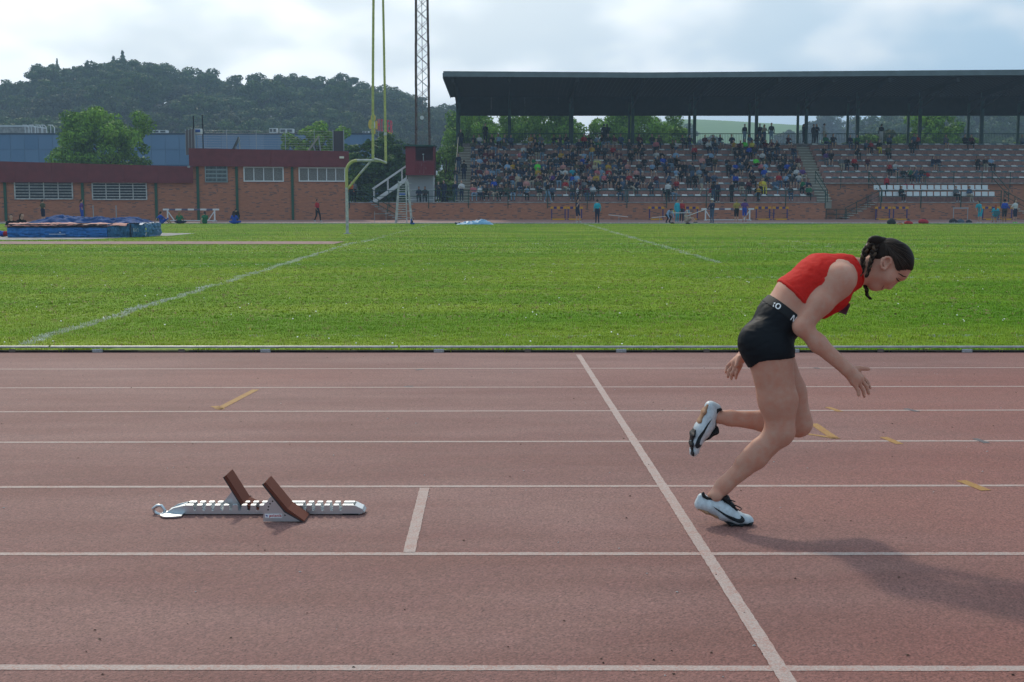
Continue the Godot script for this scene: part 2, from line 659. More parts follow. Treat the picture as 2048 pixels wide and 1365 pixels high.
func chalk(x: float, z: float) -> float:
	# how much line paint lies at a point of the infield (lines of an old pitch marking)
	var d := -z
	var wob := 0.03 * sin(z * 1.7) + 0.02 * sin(z * 4.1 + 1.0)
	if absf(x + lerpf(5.0, 5.75, clampf((d - 13.0) / 32.0, 0, 1)) - (0.25 if d > 46.0 else 0.0) + wob) < 0.075 + 0.0006 * d and d > 12.6: return 0.75 if d < 50.0 else 0.28
	if absf(x - 5.02 + wob) < 0.08 + 0.0007 * d and d > 30.2: return 0.55
	if absf(x - 10.45 + wob) < 0.06 + 0.0006 * d and d > 30.6 and d < 52.0: return 0.22
	if absf(d - 29.4 - wob) < 0.14 and x > -8.0 and x < 5.1: return 0.14
	if absf(d - 24.1 - wob) < 0.12 and x > 3.6: return 0.22
	if absf(d - 13.4 - wob) < 0.05 and x > -3.0: return 0.15
	if absf(d - 44.0) < 0.3 and x > -4.0: return 0.08
	return 0.0

func grass(field_col: Callable) -> void:
	var zones := [
		# near, far, tufts per square metre, blade height, blade width
		[KERB_D + 0.03, 15.5, 620.0, 0.036, 0.007],
		[15.5, 22.0, 330.0, 0.036, 0.010],
		[22.0, 36.0, 190.0, 0.034, 0.013],
		[36.0, FAR_D - 0.1, 48.0, 0.034, 0.024],
	]
	var r := RandomNumberGenerator.new()
	r.seed = 77
	var gm := mat(1, 1, 1, 0.6)
	gm.vertex_color_use_as_albedo = true
	gm.metallic_specular = 0.15
	gm.backlight_enabled = true
	gm.backlight = Color(0.8, 0.8, 0.8)
	gm.cull_mode = BaseMaterial3D.CULL_DISABLED
	var lush := noise(35, 1.3, 3)
	var patch := noise(36, 0.22, 3)
	var field := get_node("infield")
	for zn in zones:
		var tuft := mb()
		for k in 9:
			var az := r.randf() * TAU
			var base := Vector3(cos(az), 0, sin(az)) * r.randf_range(0.0, 0.035 if zn[1] < 30 else 0.08)
			var lean := Vector3(cos(az + r.randf_range(-1, 1)), 0, sin(az + r.randf_range(-1, 1))) * r.randf_range(0.3, 1.1)
			var h: float = zn[3] * r.randf_range(0.5, 1.0)
			var w: float = zn[4] * r.randf_range(0.7, 1.1)
			var side := lean.cross(Vector3.UP).normalized() * w * 0.5
			var mid := base + Vector3.UP * h * 0.6 + lean * h * 0.3
			var tip := base + Vector3.UP * h * 0.85 + lean * h * 0.9
			var nn := (Vector3.UP * 1.3 - lean * 0.4).normalized()
			tuft.tri(base - side, base + side, mid + side * 0.8, nn, nn, nn)
			tuft.tri(base - side, mid + side * 0.8, mid - side * 0.8, nn, nn, nn)
			tuft.tri(mid - side * 0.8, mid + side * 0.8, tip, nn, nn, nn)
		var spots: Array[Transform3D] = []
		var cols: Array[Color] = []
		var d: float = zn[0]
		var strip := 0.25
		while d < zn[1]:
			var half := d * 0.43 + 2.5
			for k in int(half * 2.0 * strip * zn[2]):
				var x := r.randf_range(-half, half)
				var z := -(d + r.randf() * strip)
				if -z > zn[1]: continue
				if -z > 43.6 and x < -6.6 and on_hard(x, z): continue
				var vig := lush.get_noise_2d(x, z)
				if -z < KERB_D + 0.5 and x > -4.6 and x < -2.9 and vig < 0.1: continue      # a bare patch behind the kerb
				var s := r.randf_range(0.75, 1.25) * (1.0 + 0.4 * vig) * (1.25 if -z < KERB_D + 0.45 else 1.0)
				var b := Basis(Vector3.UP, r.randf() * TAU).scaled(Vector3(s, s * r.randf_range(0.7, 1.15), s))
				spots.append(Transform3D(b, Vector3(x, 0, z)))
				var c: Color = field_col.call(x, z)
				var t := clampf(0.5 + 1.1 * patch.get_noise_2d(x * 0.5, z * 1.2) + r.randf_range(-0.25, 0.25), 0, 1)
				c = Color(0.15, 0.345, 0.014).lerp(Color(0.35, 0.48, 0.045), t).lerp(c, 0.3)
				if r.randf() < 0.05: c = Color(0.32, 0.27, 0.11)
				var ch := chalk(x, z)
				if ch > 0.0 and r.randf() < ch: c = c.lerp(Color(0.5, 0.56, 0.54), r.randf_range(0.55, 0.9))
				cols.append(c * r.randf_range(0.8, 1.15))
			d += strip
		scatter("grass", tuft.done(), gm, spots, cols, "mown green turf of the infield, with worn chalk lines", "grass")
	# daisies and clover heads
	var head := mb()
	for k in 6:
		var a0 := TAU * k / 6.0
		var a1 := TAU * (k + 1) / 6.0
		head.tri(Vector3(0, 0.062, 0), Vector3(cos(a0) * 0.013, 0.055, sin(a0) * 0.013), Vector3(cos(a1) * 0.013, 0.055, sin(a1) * 0.013), Vector3.UP, Vector3.UP, Vector3.UP)
		head.tri(Vector3(0, 0.045, 0), Vector3(cos(a0) * 0.013, 0.055, sin(a0) * 0.013), Vector3(cos(a1) * 0.013, 0.055, sin(a1) * 0.013), Vector3(cos(a0), 0.2, sin(a0)), Vector3(cos(a0), 0.2, sin(a0)), Vector3(cos(a1), 0.2, sin(a1)))
	var sp: Array[Transform3D] = []
	var cl: Array[Color] = []
	for k in 800:
		var d := 12.3 + pow(r.randf(), 1.4) * 34.0
		var x := r.randf_range(-1, 1) * (d * 0.43 + 2)
		if lush.get_noise_2d(x * 0.6 + 40.0, -d * 0.5) < 0.12 + 0.1 * r.randf(): continue
		if d > 43 and x < -6.0: continue
		var s := r.randf_range(0.45, 0.9)
		sp.append(Transform3D(Basis.IDENTITY.scaled(Vector3(s, r.randf_range(0.8, 1.2), s)), Vector3(x, 0, -d)))
		cl.append(Color(0.8, 0.8, 0.74) if r.randf() < 0.93 else Color(0.75, 0.6, 0.05))
	var fm := mat(1, 1, 1, 0.7)
	fm.vertex_color_use_as_albedo = true
	scatter("clover_flowers", head.done(), fm, sp, cl, "small white clover and daisy heads dotted through the turf", "flowers")

func on_hard(x: float, z: float) -> bool:
	var d := -z
	if x < -5.6 and d > -G(690, 489.5).z - 0.1 and d < -G(690, 484).z + 0.1 and x < G(690, 486).x: return true
	var poly := PackedVector2Array()
	for q in [G(-40, 481.5), G(180, 479.5), G(345, 472), G(392, 467.5), G(300, 466.5), G(-40, 467)]: poly.append(Vector2(q.x, q.z))
	return Geometry2D.is_point_in_polygon(Vector2(x, z), poly)

func scatter(called: String, mesh: Mesh, m: Material, spots: Array[Transform3D], cols: Array[Color], label: String, category: String) -> MultiMeshInstance3D:
	var mm := MultiMesh.new()
	mm.transform_format = MultiMesh.TRANSFORM_3D
	mm.use_colors = not cols.is_empty()
	mm.mesh = mesh
	mm.instance_count = spots.size()
	for i in spots.size():
		mm.set_instance_transform(i, spots[i])
		if not cols.is_empty(): mm.set_instance_color(i, cols[i])
	var o := MultiMeshInstance3D.new()
	o.multimesh = mm
	o.material_override = m
	o.name = numbered(called)
	add_child(o)
	tag(o, label, category, "", "stuff")
	return o

func near_track() -> void:
	# granulated rubber: fine speckle in a tiling picture, broad wear in the vertex colours
	var S := 512
	var im := Image.create(S, S, false, Image.FORMAT_RGB8)
	var r := RandomNumberGenerator.new()
	r.seed = 5
	var nz := noise(8, 0.05, 3)
	nz.noise_type = FastNoiseLite.TYPE_SIMPLEX
	var base := PackedFloat32Array()
	base.resize(S * S)
	for i in S * S: base[i] = r.randf()
	for j in S:
		for i in S:
			var a := base[j * S + i] * 0.5 + base[j * S + (i + 1) % S] * 0.25 + base[((j + 1) % S) * S + i] * 0.25
			var k := 0.62 + 0.42 * a
			var c := Color(k, k * 0.98, k * 0.97)
			if base[j * S + i] > 0.975: c = Color(1, 1, 1)
			if base[(j * S + i + 777) % (S * S)] > 0.95: c = Color(k * 0.6, k * 0.6, k * 0.63)
			im.set_pixel(i, j, c)
	var tm := StandardMaterial3D.new()
	tm.albedo_texture = ImageTexture.create_from_image(im)
	tm.vertex_color_use_as_albedo = true
	tm.uv1_triplanar = true
	tm.uv1_world_triplanar = true
	tm.uv1_scale = Vector3(0.55, 0.55, 0.55)
	tm.roughness = 0.82
	tm.metallic_specular = 0.4
	var bump := Image.create(S, S, false, Image.FORMAT_RGB8)
	for j in S:
		for i in S:
			var h := base[j * S + i] * 0.6 + base[j * S + (i + 1) % S] * 0.2 + base[((j + 1) % S) * S + i] * 0.2
			bump.set_pixel(i, j, Color(h, h, h))
	bump.bump_map_to_normal_map(2.0)
	tm.normal_enabled = true
	tm.normal_texture = ImageTexture.create_from_image(bump)
	tm.normal_scale = 0.45
	var n1 := noise(51, 0.35, 4)
	var n2 := noise(52, 1.6, 3)
	var n3 := noise(53, 0.12, 2)
	var n4 := noise(54, 1.1, 5)
	var col := func(x, z):
		var t := clampf(0.5 + n1.get_noise_2d(x * 0.45, z * 1.7) * 1.1 + n2.get_noise_2d(x * 0.5, z * 2.4) * 0.5, 0, 1)
		var c := Color(0.275, 0.126, 0.109).lerp(Color(0.352, 0.19, 0.168), t)      # red rubber, bleached in streaks
		var red := clampf(n3.get_noise_2d(x + 4.0, z * 1.5) * 2.2 + 0.12 * (x - 0.5), 0, 1)
		c = c.lerp(Color(0.36, 0.135, 0.105), red * 0.6)
		var scuff := smoothstep(0.28, 0.55, n4.get_noise_2d(x * 0.8, z * 1.5))      # dark rubbed-in dirt
		return c.lerp(Color(0.19, 0.115, 0.10), scuff * 0.16)
	var track := setting("running_track", grid(-12, 12, -KERB_D + 0.03, 3.0, 300, 190, func(_x, z): return track_y(z), col), tm)
	# white lines
	var lm := StandardMaterial3D.new()
	var li := Image.create(S, S, false, Image.FORMAT_RGB8)
	var pn := noise(61, 0.03, 3)
	for j in S:
		for i in S:
			var a := base[j * S + i] * 0.5 + base[j * S + (i + 1) % S] * 0.5
			var wear := 0.33 + 0.3 * pn.get_noise_2d(i, j)
			var c := Color(0.71, 0.63, 0.60) * (0.8 + 0.2 * base[(j * S + i + 333) % (S * S)])
			if a < wear: c = Color(0.62, 0.47, 0.43)
			c.a = 1
			li.set_pixel(i, j, c)
	lm.albedo_texture = ImageTexture.create_from_image(li)
	lm.uv1_triplanar = true
	lm.uv1_world_triplanar = true
	lm.uv1_scale = Vector3(0.6, 0.6, 0.6)
	lm.roughness = 0.8
	var ys := [[1336.0, 1338.5], [1109.0, 1108.5], [975.0, 972.0], [885.5, 882.5], [824.5, 821.0], [776.5, 773.5], [739.0, 736.0]]
	for q in ys:
		var a := T(0, q[0], 0.0012)
		var b := T(2048, q[1], 0.0012)
		var dir := (b - a) / (b.x - a.x)
		var m := mb()
		line_strip(m, a - dir * (a.x + 12.0), a + dir * (12.0 - a.x), 0.042, r)
		part("lane_line", m.done(), lm, track)
	var sl := mb()
	var s0 := T(1157, 710, 0.0024)
	var s1 := T(1577, 1365, 0.0024)
	line_strip(sl, s0, s1 + (s1 - s0) * 0.3, 0.048, r)
	part("start_line", sl.done(), lm, track)
	var sm := mb()
	line_strip(sm, T(849, 977, 0.0024), T(818, 1106, 0.0024), 0.048, r)
	part("short_start_mark", sm.done(), lm, track)
	# yellow and blue hurdle and relay marks
	var ym := lm.duplicate()
	ym.albedo_color = Color(0.85, 0.58, 0.12).linear_to_srgb()
	var marks := [[[[428, 813], [443, 819.5]], 0.055], [[[436, 819], [511, 780]], 0.055], [[[1627, 848], [1671, 878]], 0.055], [[[1617, 869], [1678, 878]], 0.04],
		[[[1655, 815], [1681, 824]], 0.045], [[[1767, 875], [1800, 889]], 0.05], [[[1923, 962], [1973, 982]], 0.055]]
	for q in marks:
		var m := mb()
		line_strip(m, T(q[0][0][0], q[0][0][1], 0.0018), T(q[0][1][0], q[0][1][1], 0.0018), q[1], r)
		part("yellow_mark", m.done(), ym, track)
	var bm := lm.duplicate()
	bm.albedo_color = Color(0.26, 0.32, 0.38).linear_to_srgb()
	for q in [[[1811, 818], [1836, 824]], [[1950, 878], [1975, 887]], [[807, 774], [826, 773]], [[832, 741], [846, 739]], [[1628, 736], [1640, 738]]]:
		var m := mb()
		line_strip(m, T(q[0][0], q[0][1], 0.0018), T(q[1][0], q[1][1], 0.0018), 0.04, r)
		part("blue_mark", m.done(), bm, track)
	# litter: grit and crumbs lying on the track
	var crumb := mb()
	for k in 8:
		var q0 := Vector3(1, 0, 0).rotated(Vector3.UP, k * TAU / 8)
		var q1 := Vector3(1, 0, 0).rotated(Vector3.UP, (k + 1) * TAU / 8)
		crumb.tri(Vector3(0, 0.8, 0.1), q0, q1 * 0.8, (q0 + Vector3.UP).normalized(), q0, q1)
	var sp: Array[Transform3D] = []
	var cl: Array[Color] = []
	for k in 260:
		var d := r.randf_range(3.3, 11.8)
		var x := r.randf_range(-1, 1) * d * 0.45
		var s := r.randf_range(0.0015, 0.0045)
		sp.append(Transform3D(Basis(Vector3.UP, r.randf() * 6).scaled(Vector3(s * r.randf_range(1, 2), s, s)), Vector3(x, track_y(-d) + 0.002, -d)))
		cl.append([Color(0.03, 0.025, 0.02), Color(0.1, 0.07, 0.05), Color(0.6, 0.58, 0.55)][r.randi() % 3])
	var cm := mat(1, 1, 1, 0.9)
	cm.vertex_color_use_as_albedo = true
	scatter("grit", crumb.done(), cm, sp, cl, "loose dark crumbs and pale grit scattered on the track", "grit")
	# the inner kerb: a pale metal rail on clamps above a dirty edging board
	var rail := thing("kerb_rail", "pale aluminium kerb rail along the inner edge of the near straight", "kerb", Vector3(0, 0, -KERB_D))
	var y0 := 0.0
	var rm := grain(mat(0.38, 0.38, 0.38, 0.5, 0.3), 0.7, 1.0, 0.03, Vector3(0.8, 3, 3), 16)
	for k in 8:
		var x := -13.6 + 3.4 * k
		var pr := PackedVector2Array()
		for a in range(0, 181, 20): pr.append(Vector2(cos(deg_to_rad(a)) * 0.024, y0 + 0.052 + sin(deg_to_rad(a)) * 0.01))
		pr.append(Vector2(-0.024, y0 + 0.043))
		pr.append(Vector2(0.024, y0 + 0.043))
		part("rail", mb().prism(pr, -1.69, 1.69, Transform3D(Basis(Vector3.UP, PI / 2), Vector3(x + 0.6, 0, 0))).done(), rm, rail)
	var dm := grain(mat(0.11, 0.085, 0.065, 0.95), 0.35, 1.0, 0.04, Vector3(0.7, 3, 3), 17)
	var board := mb()
	var xx := -14.0
	while xx < 14.0:
		var w := r.randf_range(0.15, 0.5)
		board.box(Vector3(xx + w * 0.5, -0.02, -0.01 + r.randf_range(-0.004, 0.004)), Vector3(w, 0.07 + r.randf_range(-0.014, 0.008), 0.03))
		xx += w
	part("edging_board", board.done(), dm, rail)
	var lowrail := mb().box(Vector3(0, 0.018, 0.012), Vector3(28, 0.006, 0.012))
	part("lower_strip", lowrail.done(), mat(0.1, 0.08, 0.07, 0.7), rail)
	for px in [-160, 185, 525, 876, 1245, 1595, 1945, 2290]:
		part("clamp", mb().bevel_box(Vector3(X(px, KERB_D), 0.014, 0.026), Vector3(0.1, 0.036, 0.02), 0.004).done(), M.galvanised, rail)
	for px in [12, 355, 1056, 1418, 1770]:
		part("joint_plate", mb().bevel_box(Vector3(X(px, KERB_D), 0.016, 0.022), Vector3(0.06, 0.03, 0.014), 0.003).done(), mat(0.16, 0.12, 0.1, 0.7), rail)

func line_strip(m: MB, a: Vector3, b: Vector3, w: float, r: RandomNumberGenerator) -> void:
	# a painted line with a ragged edge, laid on the sloping track
	var dir := (b - a).normalized()
	var side := dir.cross(Vector3.UP).normalized()
	var n := int((b - a).length() / 0.03)
	var pl := Vector3.ZERO
	var pr := Vector3.ZERO
	for i in n + 1:
		var p := a.lerp(b, float(i) / n)
		var l := p + side * (w * 0.5 + r.randf_range(-0.0018, 0.0014))
		var q := p - side * (w * 0.5 + r.randf_range(-0.0018, 0.0014))
		l.y = p.y + FALL * (l.z - p.z)
		q.y = p.y + FALL * (q.z - p.z)
		if i > 0: m.quad(pl, l, q, pr, Vector3.UP)
		pl = l
		pr = q

# ---------- trees ----------
func leaf_mesh(r: RandomNumberGenerator, lobes: Array, count: int, size: float, dark: Color, light: Color, shell := 0.55) -> ArrayMesh:
	# leaves spread through the outer part of every lobe; each leaf sprig is a bent pair of faces with its own tone
	var m := mb()
	m.colored = true
	var total := 0.0
	for l in lobes: total += l.w * l.w
	for l in lobes:
		for k in int(count * l.w * l.w / total):
			var u := Vector3(r.randfn(), r.randfn(), r.randfn()).normalized()
			var rad := lerpf(shell, 1.0, pow(r.randf(), 0.5)) * (1.0 + 0.1 * r.randfn())
			var p: Vector3 = l.c + Vector3(u.x * l.r.x, u.y * l.r.y, u.z * l.r.z) * rad
			var out := (u + Vector3(r.randfn(), r.randfn() + 0.5, r.randfn()) * 0.55).normalized()
			var t := out.cross(Vector3(r.randfn(), r.randfn(), r.randfn())).normalized()
			var b := out.cross(t)
			var s := size * r.randf_range(0.6, 1.3)
			m.col = dark.lerp(light, clampf(r.randf() * 0.8 + l.tone, 0, 1))
			var nn := (out + u * 0.5).normalized()
			var a0 := p - t * s
			var a1 := p + t * s
			var mid := p + out * s * 0.25
			m.tri(a0, mid + b * s * 0.55, a1, nn, nn, nn)
			m.tri(a0, mid - b * s * 0.55, a1, nn, nn, nn)
	return m.done()

func leaf_material() -> StandardMaterial3D:
	var m := mat(1, 1, 1, 0.65)
	m.vertex_color_use_as_albedo = true
	m.metallic_specular = 0.3
	m.backlight_enabled = true
	m.backlight = Color(0.55, 0.55, 0.55)
	m.cull_mode = BaseMaterial3D.CULL_DISABLED
	return m

func tree_shape(seed_: int, h: float, w: float, clear: float, nl: int, count: int, size: float, dark: Color, light: Color, flat_top := false) -> Dictionary:
	var r := RandomNumberGenerator.new()
	r.seed = seed_
	var lobes := []
	var wood := mb()
	var top := h * 0.8
	wood.tube(PackedVector3Array([Vector3(0, -0.3, 0), Vector3(0.05, clear, 0.03), Vector3(-0.05, (clear + top) * 0.5, 0.05), Vector3(0, top, 0)]), PackedFloat32Array([h * 0.03, h * 0.022, h * 0.015, h * 0.006]), 7)
	for i in nl:
		var a := i * 2.39996 + r.randf() * 0.6
		var t := (i + 0.5) / nl
		var y := lerpf(clear + (h - clear) * 0.12, h * 0.92, t)
		var round_ := sqrt(maxf(0.02, 1.0 - pow(absf(t - (0.62 if flat_top else 0.38)) / 0.72, 2.0)))
		var rad := w * 0.5 * round_ * r.randf_range(0.4, 0.9)
		var lr := w * 0.5 * (r.randf_range(0.2, 0.34) if flat_top else r.randf_range(0.22, 0.4))
		var c := Vector3(cos(a) * rad, y, sin(a) * rad)
		lobes.append({"c": c, "r": Vector3(lr, lr * (0.55 if flat_top else 0.75), lr), "w": lr, "tone": r.randf_range(-0.1, 0.25)})
		if i % 2 == 0:
			var y0 := lerpf(clear * 0.85, top * 0.8, t)
			wood.tube(PackedVector3Array([Vector3(0, y0, 0), (Vector3(0, y0, 0) + c) * 0.5 + Vector3(0, -0.1 * rad, 0), c]), PackedFloat32Array([h * 0.01, h * 0.007, h * 0.003]), 5)
	if not flat_top:      # every bough carries a handful of leaf clumps
		var small := []
		for l in lobes:
			for k in 7:
				var u := Vector3(r.randfn(), r.randfn() * 0.8 + 0.25, r.randfn()).normalized()
				var lr: float = l.w * r.randf_range(0.34, 0.56)
				small.append({"c": l.c + Vector3(u.x * l.r.x, u.y * l.r.y, u.z * l.r.z) * r.randf_range(0.6, 1.0), "r": Vector3(lr, lr * 0.75, lr), "w": lr, "tone": l.tone + r.randf_range(-0.12, 0.2)})
		lobes = small
	return {"wood": wood.done(), "crown": leaf_mesh(r, lobes, count, size, dark, light, 0.55 if flat_top else 0.7)}

func plant(called: String, label: String, category: String, shape: Dictionary, at: Vector3, turn := 0.0, scale_ := Vector3.ONE, group := "") -> Node3D:
	var t := thing(called, label, category, at, turn, group)
	t.scale = scale_
	part("trunk", shape.wood, M.trunk, t)
	part("crown", shape.crown, M.leaf, t)
	return t

func trees() -> void:
	var dk := Color(0.04, 0.115, 0.012)
	var lt := Color(0.23, 0.40, 0.04)
	# the plane tree behind the low brick wing
	var base := P(210, 406, 118)
	var wide := tree_shape(101, 10.0, 10.6, 2.0, 26, 24000, 0.15, dk, lt)
	plant("broadleaf_tree", "large round bright green tree rising behind the low brick wing", "tree", wide, Vector3(base.x, 0, base.z), 0.4, Vector3(0.93, 1.0, 0.93))
	var mid := tree_shape(102, 9.0, 7.2, 2.0, 17, 11000, 0.15, dk, lt)
	base = P(632, 406, 120)
	plant("broadleaf_tree", "green tree behind the flat roof with the solar panels", "tree", mid, Vector3(base.x, 0, base.z), 1.0)
	var tall := tree_shape(103, 9.0, 7.0, 0.8, 22, 12000, 0.16, Color(0.02, 0.06, 0.014), Color(0.085, 0.17, 0.028))
	base = P(765, 406, 112)
	plant("broadleaf_tree", "dark green tree behind the yellow goal uprights", "tree", tall, Vector3(base.x, 0, base.z), 2.0, Vector3(0.95, 0.83, 0.95))
	base = P(712, 406, 114)
	plant("broadleaf_tree", "smaller green tree at the corner of the taller brick wing", "tree", mid, Vector3(base.x, -1.0, base.z), 4.0, Vector3(0.75, 0.75, 0.75))
	base = P(790, 406, 110)
	plant("shrub", "dark leafy shrub behind the sloping white stair rail", "shrub", tall, Vector3(base.x, 0, base.z), 5.0, Vector3(0.7, 0.6, 0.7))
	var young := tree_shape(104, 6.6, 3.6, 1.2, 14, 4200, 0.14, Color(0.05, 0.12, 0.012), Color(0.24, 0.38, 0.05))
	base = P(893, 406, 108)
	plant("young_tree", "slender light green tree between the red cabin and the stand", "tree", young, Vector3(base.x, 0, base.z), 0.3, Vector3(0.9, 0.98, 0.9))
	base = P(884, 406, 104)
	plant("shrub", "yellow green bush below the slender tree", "shrub", young, Vector3(base.x, 0.6, base.z), 2.3, Vector3(0.85, 0.48, 0.85))
	# row behind the stand
	var row := [[955, 9.8, 128.0], [1012, 10.0, 130.0], [1080, 10.3, 127.0], [1150, 10.0, 131.0], [1212, 10.2, 128.0], [1282, 10.2, 129.0]]
	for k in row.size():
		base = P(row[k][0], 406, row[k][2])
		plant("broadleaf_tree", "leafy green tree in the row behind the back of the stand", "tree", [wide, mid, tall][[0, 1, 0, 1, 1, 0][k]], Vector3(base.x, 0.4, base.z), k * 1.3, Vector3(0.8, row[k][1] / 9.4, 0.8), "trees in a row behind the stand")
	var bush := [[1335, 8.6, 122.0, 0], [1378, 7.8, 121.0, 0], [1660, 7.2, 122.0, 0], [1712, 8.0, 124.0, 0], [1740, 8.4, 128.0, 1], [1782, 9.0, 130.0, 1], [1800, 8.0, 121.0, 0], [1850, 8.0, 122.0, 0], [1868, 10.4, 126.0, 2], [1912, 7.6, 121.0, 0], [1965, 7.0, 121.0, 0], [2032, 7.0, 121.0, 0]]
	var olive := tree_shape(105, 8.6, 5.5, 1.2, 15, 7000, 0.15, Color(0.03, 0.045, 0.015), Color(0.085, 0.10, 0.04))
	for k in bush.size():
		base = P(bush[k][0], 406, bush[k][2])
		var kind: int = bush[k][3]
		var lab: String = ["yellow green bush seen through the railing behind the stand", "dull olive tree behind the stand railing", "bright round tree behind the stand railing"][kind]
		plant(["shrub", "olive_tree", "broadleaf_tree"][kind], lab, ["shrub", "tree", "tree"][kind], [young, olive, mid][kind], Vector3(base.x, 0.3, base.z), k * 2.1, Vector3([1.15, 1.0, 0.95][kind], bush[k][1] / [6.6, 8.8, 9.0][kind], [1.15, 1.0, 0.95][kind]), ["bushes behind the stand", "olive trees behind the stand", ""][kind])

func hill_y(x: float, z: float) -> float:
	# wooded hill at the left, falling towards the right; a field slope further right
	var d := -z
	var a := x / d * FOCAL + 1024.0        # bearing, as a photo column
	var ridge := 0.0
	var prof := [[-500, 20.0], [-100, 24.0], [0, 25.0], [60, 26.0], [120, 29.5], [230, 33.0], [310, 32.5], [360, 28.5], [430, 27.5], [520, 26.5], [600, 27.5], [680, 26.5], [760, 25.0], [850, 21.0], [920, 18.5], [1100, 15.5], [1300, 14.0], [1500, 15.0], [1800, 19.0], [2048, 24.0], [2600, 26.0]]
	for i in prof.size() - 1:
		if a >= prof[i][0] and a <= prof[i + 1][0]:
			ridge = lerpf(prof[i][1], prof[i + 1][1], smoothstep(0, 1, (a - prof[i][0]) / (prof[i + 1][0] - prof[i][0])))
	return ridge * smoothstep(200.0, 380.0, d) - 14.0 * smoothstep(390.0, 560.0, d) - 0.3

func hills() -> void:
	M.leaf = leaf_material()
	var hm := grain(mat(0.075, 0.085, 0.04, 0.95), 0.5, 1.0, 0.02, Vector3(0.02, 0.02, 0.02), 19)
	setting("hill", grid(-330, 330, -560, -195, 66, 40, hill_y), hm)
	# the sown hillside beyond, seen under the roof of the stand
	var fm := grain(mat(0.15, 0.27, 0.05, 0.95), 0.8, 1.0, 0.03, Vector3(0.01, 0.01, 0.05), 20)
	setting("sown_hillside", grid(-60, 420, -830, -590, 30, 20, func(x, z): return 56.0 * smoothstep(560.0, 810.0, -z) * smoothstep(-40.0, 110.0, x) + 3.0 * sin(x * 0.02) - 4.0), fm)
	var dk := Color(0.026, 0.062, 0.016)
	var lt := Color(0.115, 0.18, 0.045)
	var kinds := []
	for k in 4:
		kinds.append(tree_shape(200 + k, 10.5, 11.5, 1.6, 28, 4600, 0.34, dk, lt, true))
	kinds.append(tree_shape(210, 9.5, 9.0, 1.0, 26, 4200, 0.32, Color(0.03, 0.054, 0.016), Color(0.11, 0.155, 0.05)))
	kinds.append(tree_shape(211, 8.5, 8.5, 0.8, 24, 4000, 0.32, Color(0.036, 0.05, 0.02), Color(0.135, 0.155, 0.065)))
	var r := RandomNumberGenerator.new()
	r.seed = 15
	var n := 0
	# the wooded slope, row above row
	var d := 225.0
	while d < 386.0:
		var px := -70.0 + r.randf_range(0, 30)
		while px < 960.0:
			var p := P(px, 400, d + r.randf_range(-5, 5))
			var y := hill_y(p.x, p.z)
			var kind := r.randi() % 4 if r.randf() < smoothstep(230.0, 350.0, d) * 0.9 else 4 + r.randi() % 2
			if px > 800: kind = 4 + r.randi() % 2
			var s := r.randf_range(0.75, 1.15) * (1.0 if d < 370 else 1.08)
			var o := plant("pine_tree" if kind < 4 else "oak_tree", ("%s %s %s" % ["small" if s < 0.87 else ("large" if s > 1.03 else "middling"), "dark umbrella pine" if kind < 4 else ("light green bushy oak" if kind == 4 else "olive brown bushy oak"), "at the foot of the wooded hill" if d < 262.0 else ("low on the wooded hill" if d < 300.0 else ("halfway up the wooded hill" if d < 340.0 else "high on the wooded hill"))]), "tree", kinds[kind], Vector3(p.x, y, p.z), r.randf() * TAU, Vector3(s, s * r.randf_range(0.85, 1.15), s), "pines on the wooded hill" if kind < 4 else "oaks on the wooded hill")
			if d > 368.0: o.set_meta("label", "dark umbrella pine standing out on the hill's skyline" if kind < 4 else "bushy oak on the hill's skyline")
			n += 1
			px += r.randf_range(48, 74) * (300.0 if d < 360.0 else 200.0) / d
		d += 20.0
	# skyline individuals
	var cone := mb()
	cone.colored = true
	var lob := []
	for i in 9: lob.append({"c": Vector3(0, 1.2 + i * 1.05, 0), "r": Vector3(0.95 - i * 0.085, 0.9, 0.95 - i * 0.085), "w": 1.0 - i * 0.08, "tone": 0.0})
	r.seed = 71
	var wood := mb().tube(PackedVector3Array([Vector3(0, -1, 0), Vector3(0, 9, 0)]), PackedFloat32Array([0.2, 0.05]), 6).done()
	var cyp := {"wood": wood, "crown": leaf_mesh(r, lob, 2600, 0.26, dk, lt, 0.3)}
	var p := P(124, 400, 384)
	plant("cypress_tree", "slim pointed cypress on the skyline of the hill", "tree", cyp, Vector3(p.x, hill_y(p.x, p.z) + 3.0, p.z), 0, Vector3(0.9, 1.2, 0.9))
	lob = []
	for i in 8: lob.append({"c": Vector3(0, 2.0 + i * 1.2, 0), "r": Vector3(3.0 - i * 0.36, 0.7, 3.0 - i * 0.36), "w": 1.6 - i * 0.15, "tone": 0.05})
	var fir := {"wood": wood, "crown": leaf_mesh(r, lob, 3000, 0.3, dk, lt, 0.3)}
	for q in [[184, "pointed fir on the hill's skyline, beside the slim cypress", 0.9], [254, "tallest pointed fir at the top of the hill", 1.08], [236, "short pointed fir next to the tallest fir of the hill", 0.92]]:
		p = P(q[0], 400, 384)
		plant("fir_tree", q[1], "tree", fir, Vector3(p.x, hill_y(p.x, p.z) + 2.6, p.z), q[0], Vector3(0.9, q[2], 0.9))
	# hedge line below the sown slope and the dark wood at the right
	for k in 40:
		var px := 1300.0 + k * 11.0 + r.randf_range(-4, 4)
		p = P(px, 400, 470 + r.randf_range(-25, 25))
		var s := r.randf_range(0.8, 1.25)
		plant("oak_tree", "%s hazy dark tree in the hedge line below the green slope" % ("small" if s < 0.95 else ("large" if s > 1.1 else "middling")), "tree", kinds[4 + k % 2], Vector3(p.x, hill_y(p.x, p.z) + 6.0 + 4.0 * sin(px * 0.02), p.z), r.randf() * TAU, Vector3(s, s, s), "hedge trees below the green slope")
	d = 225.0
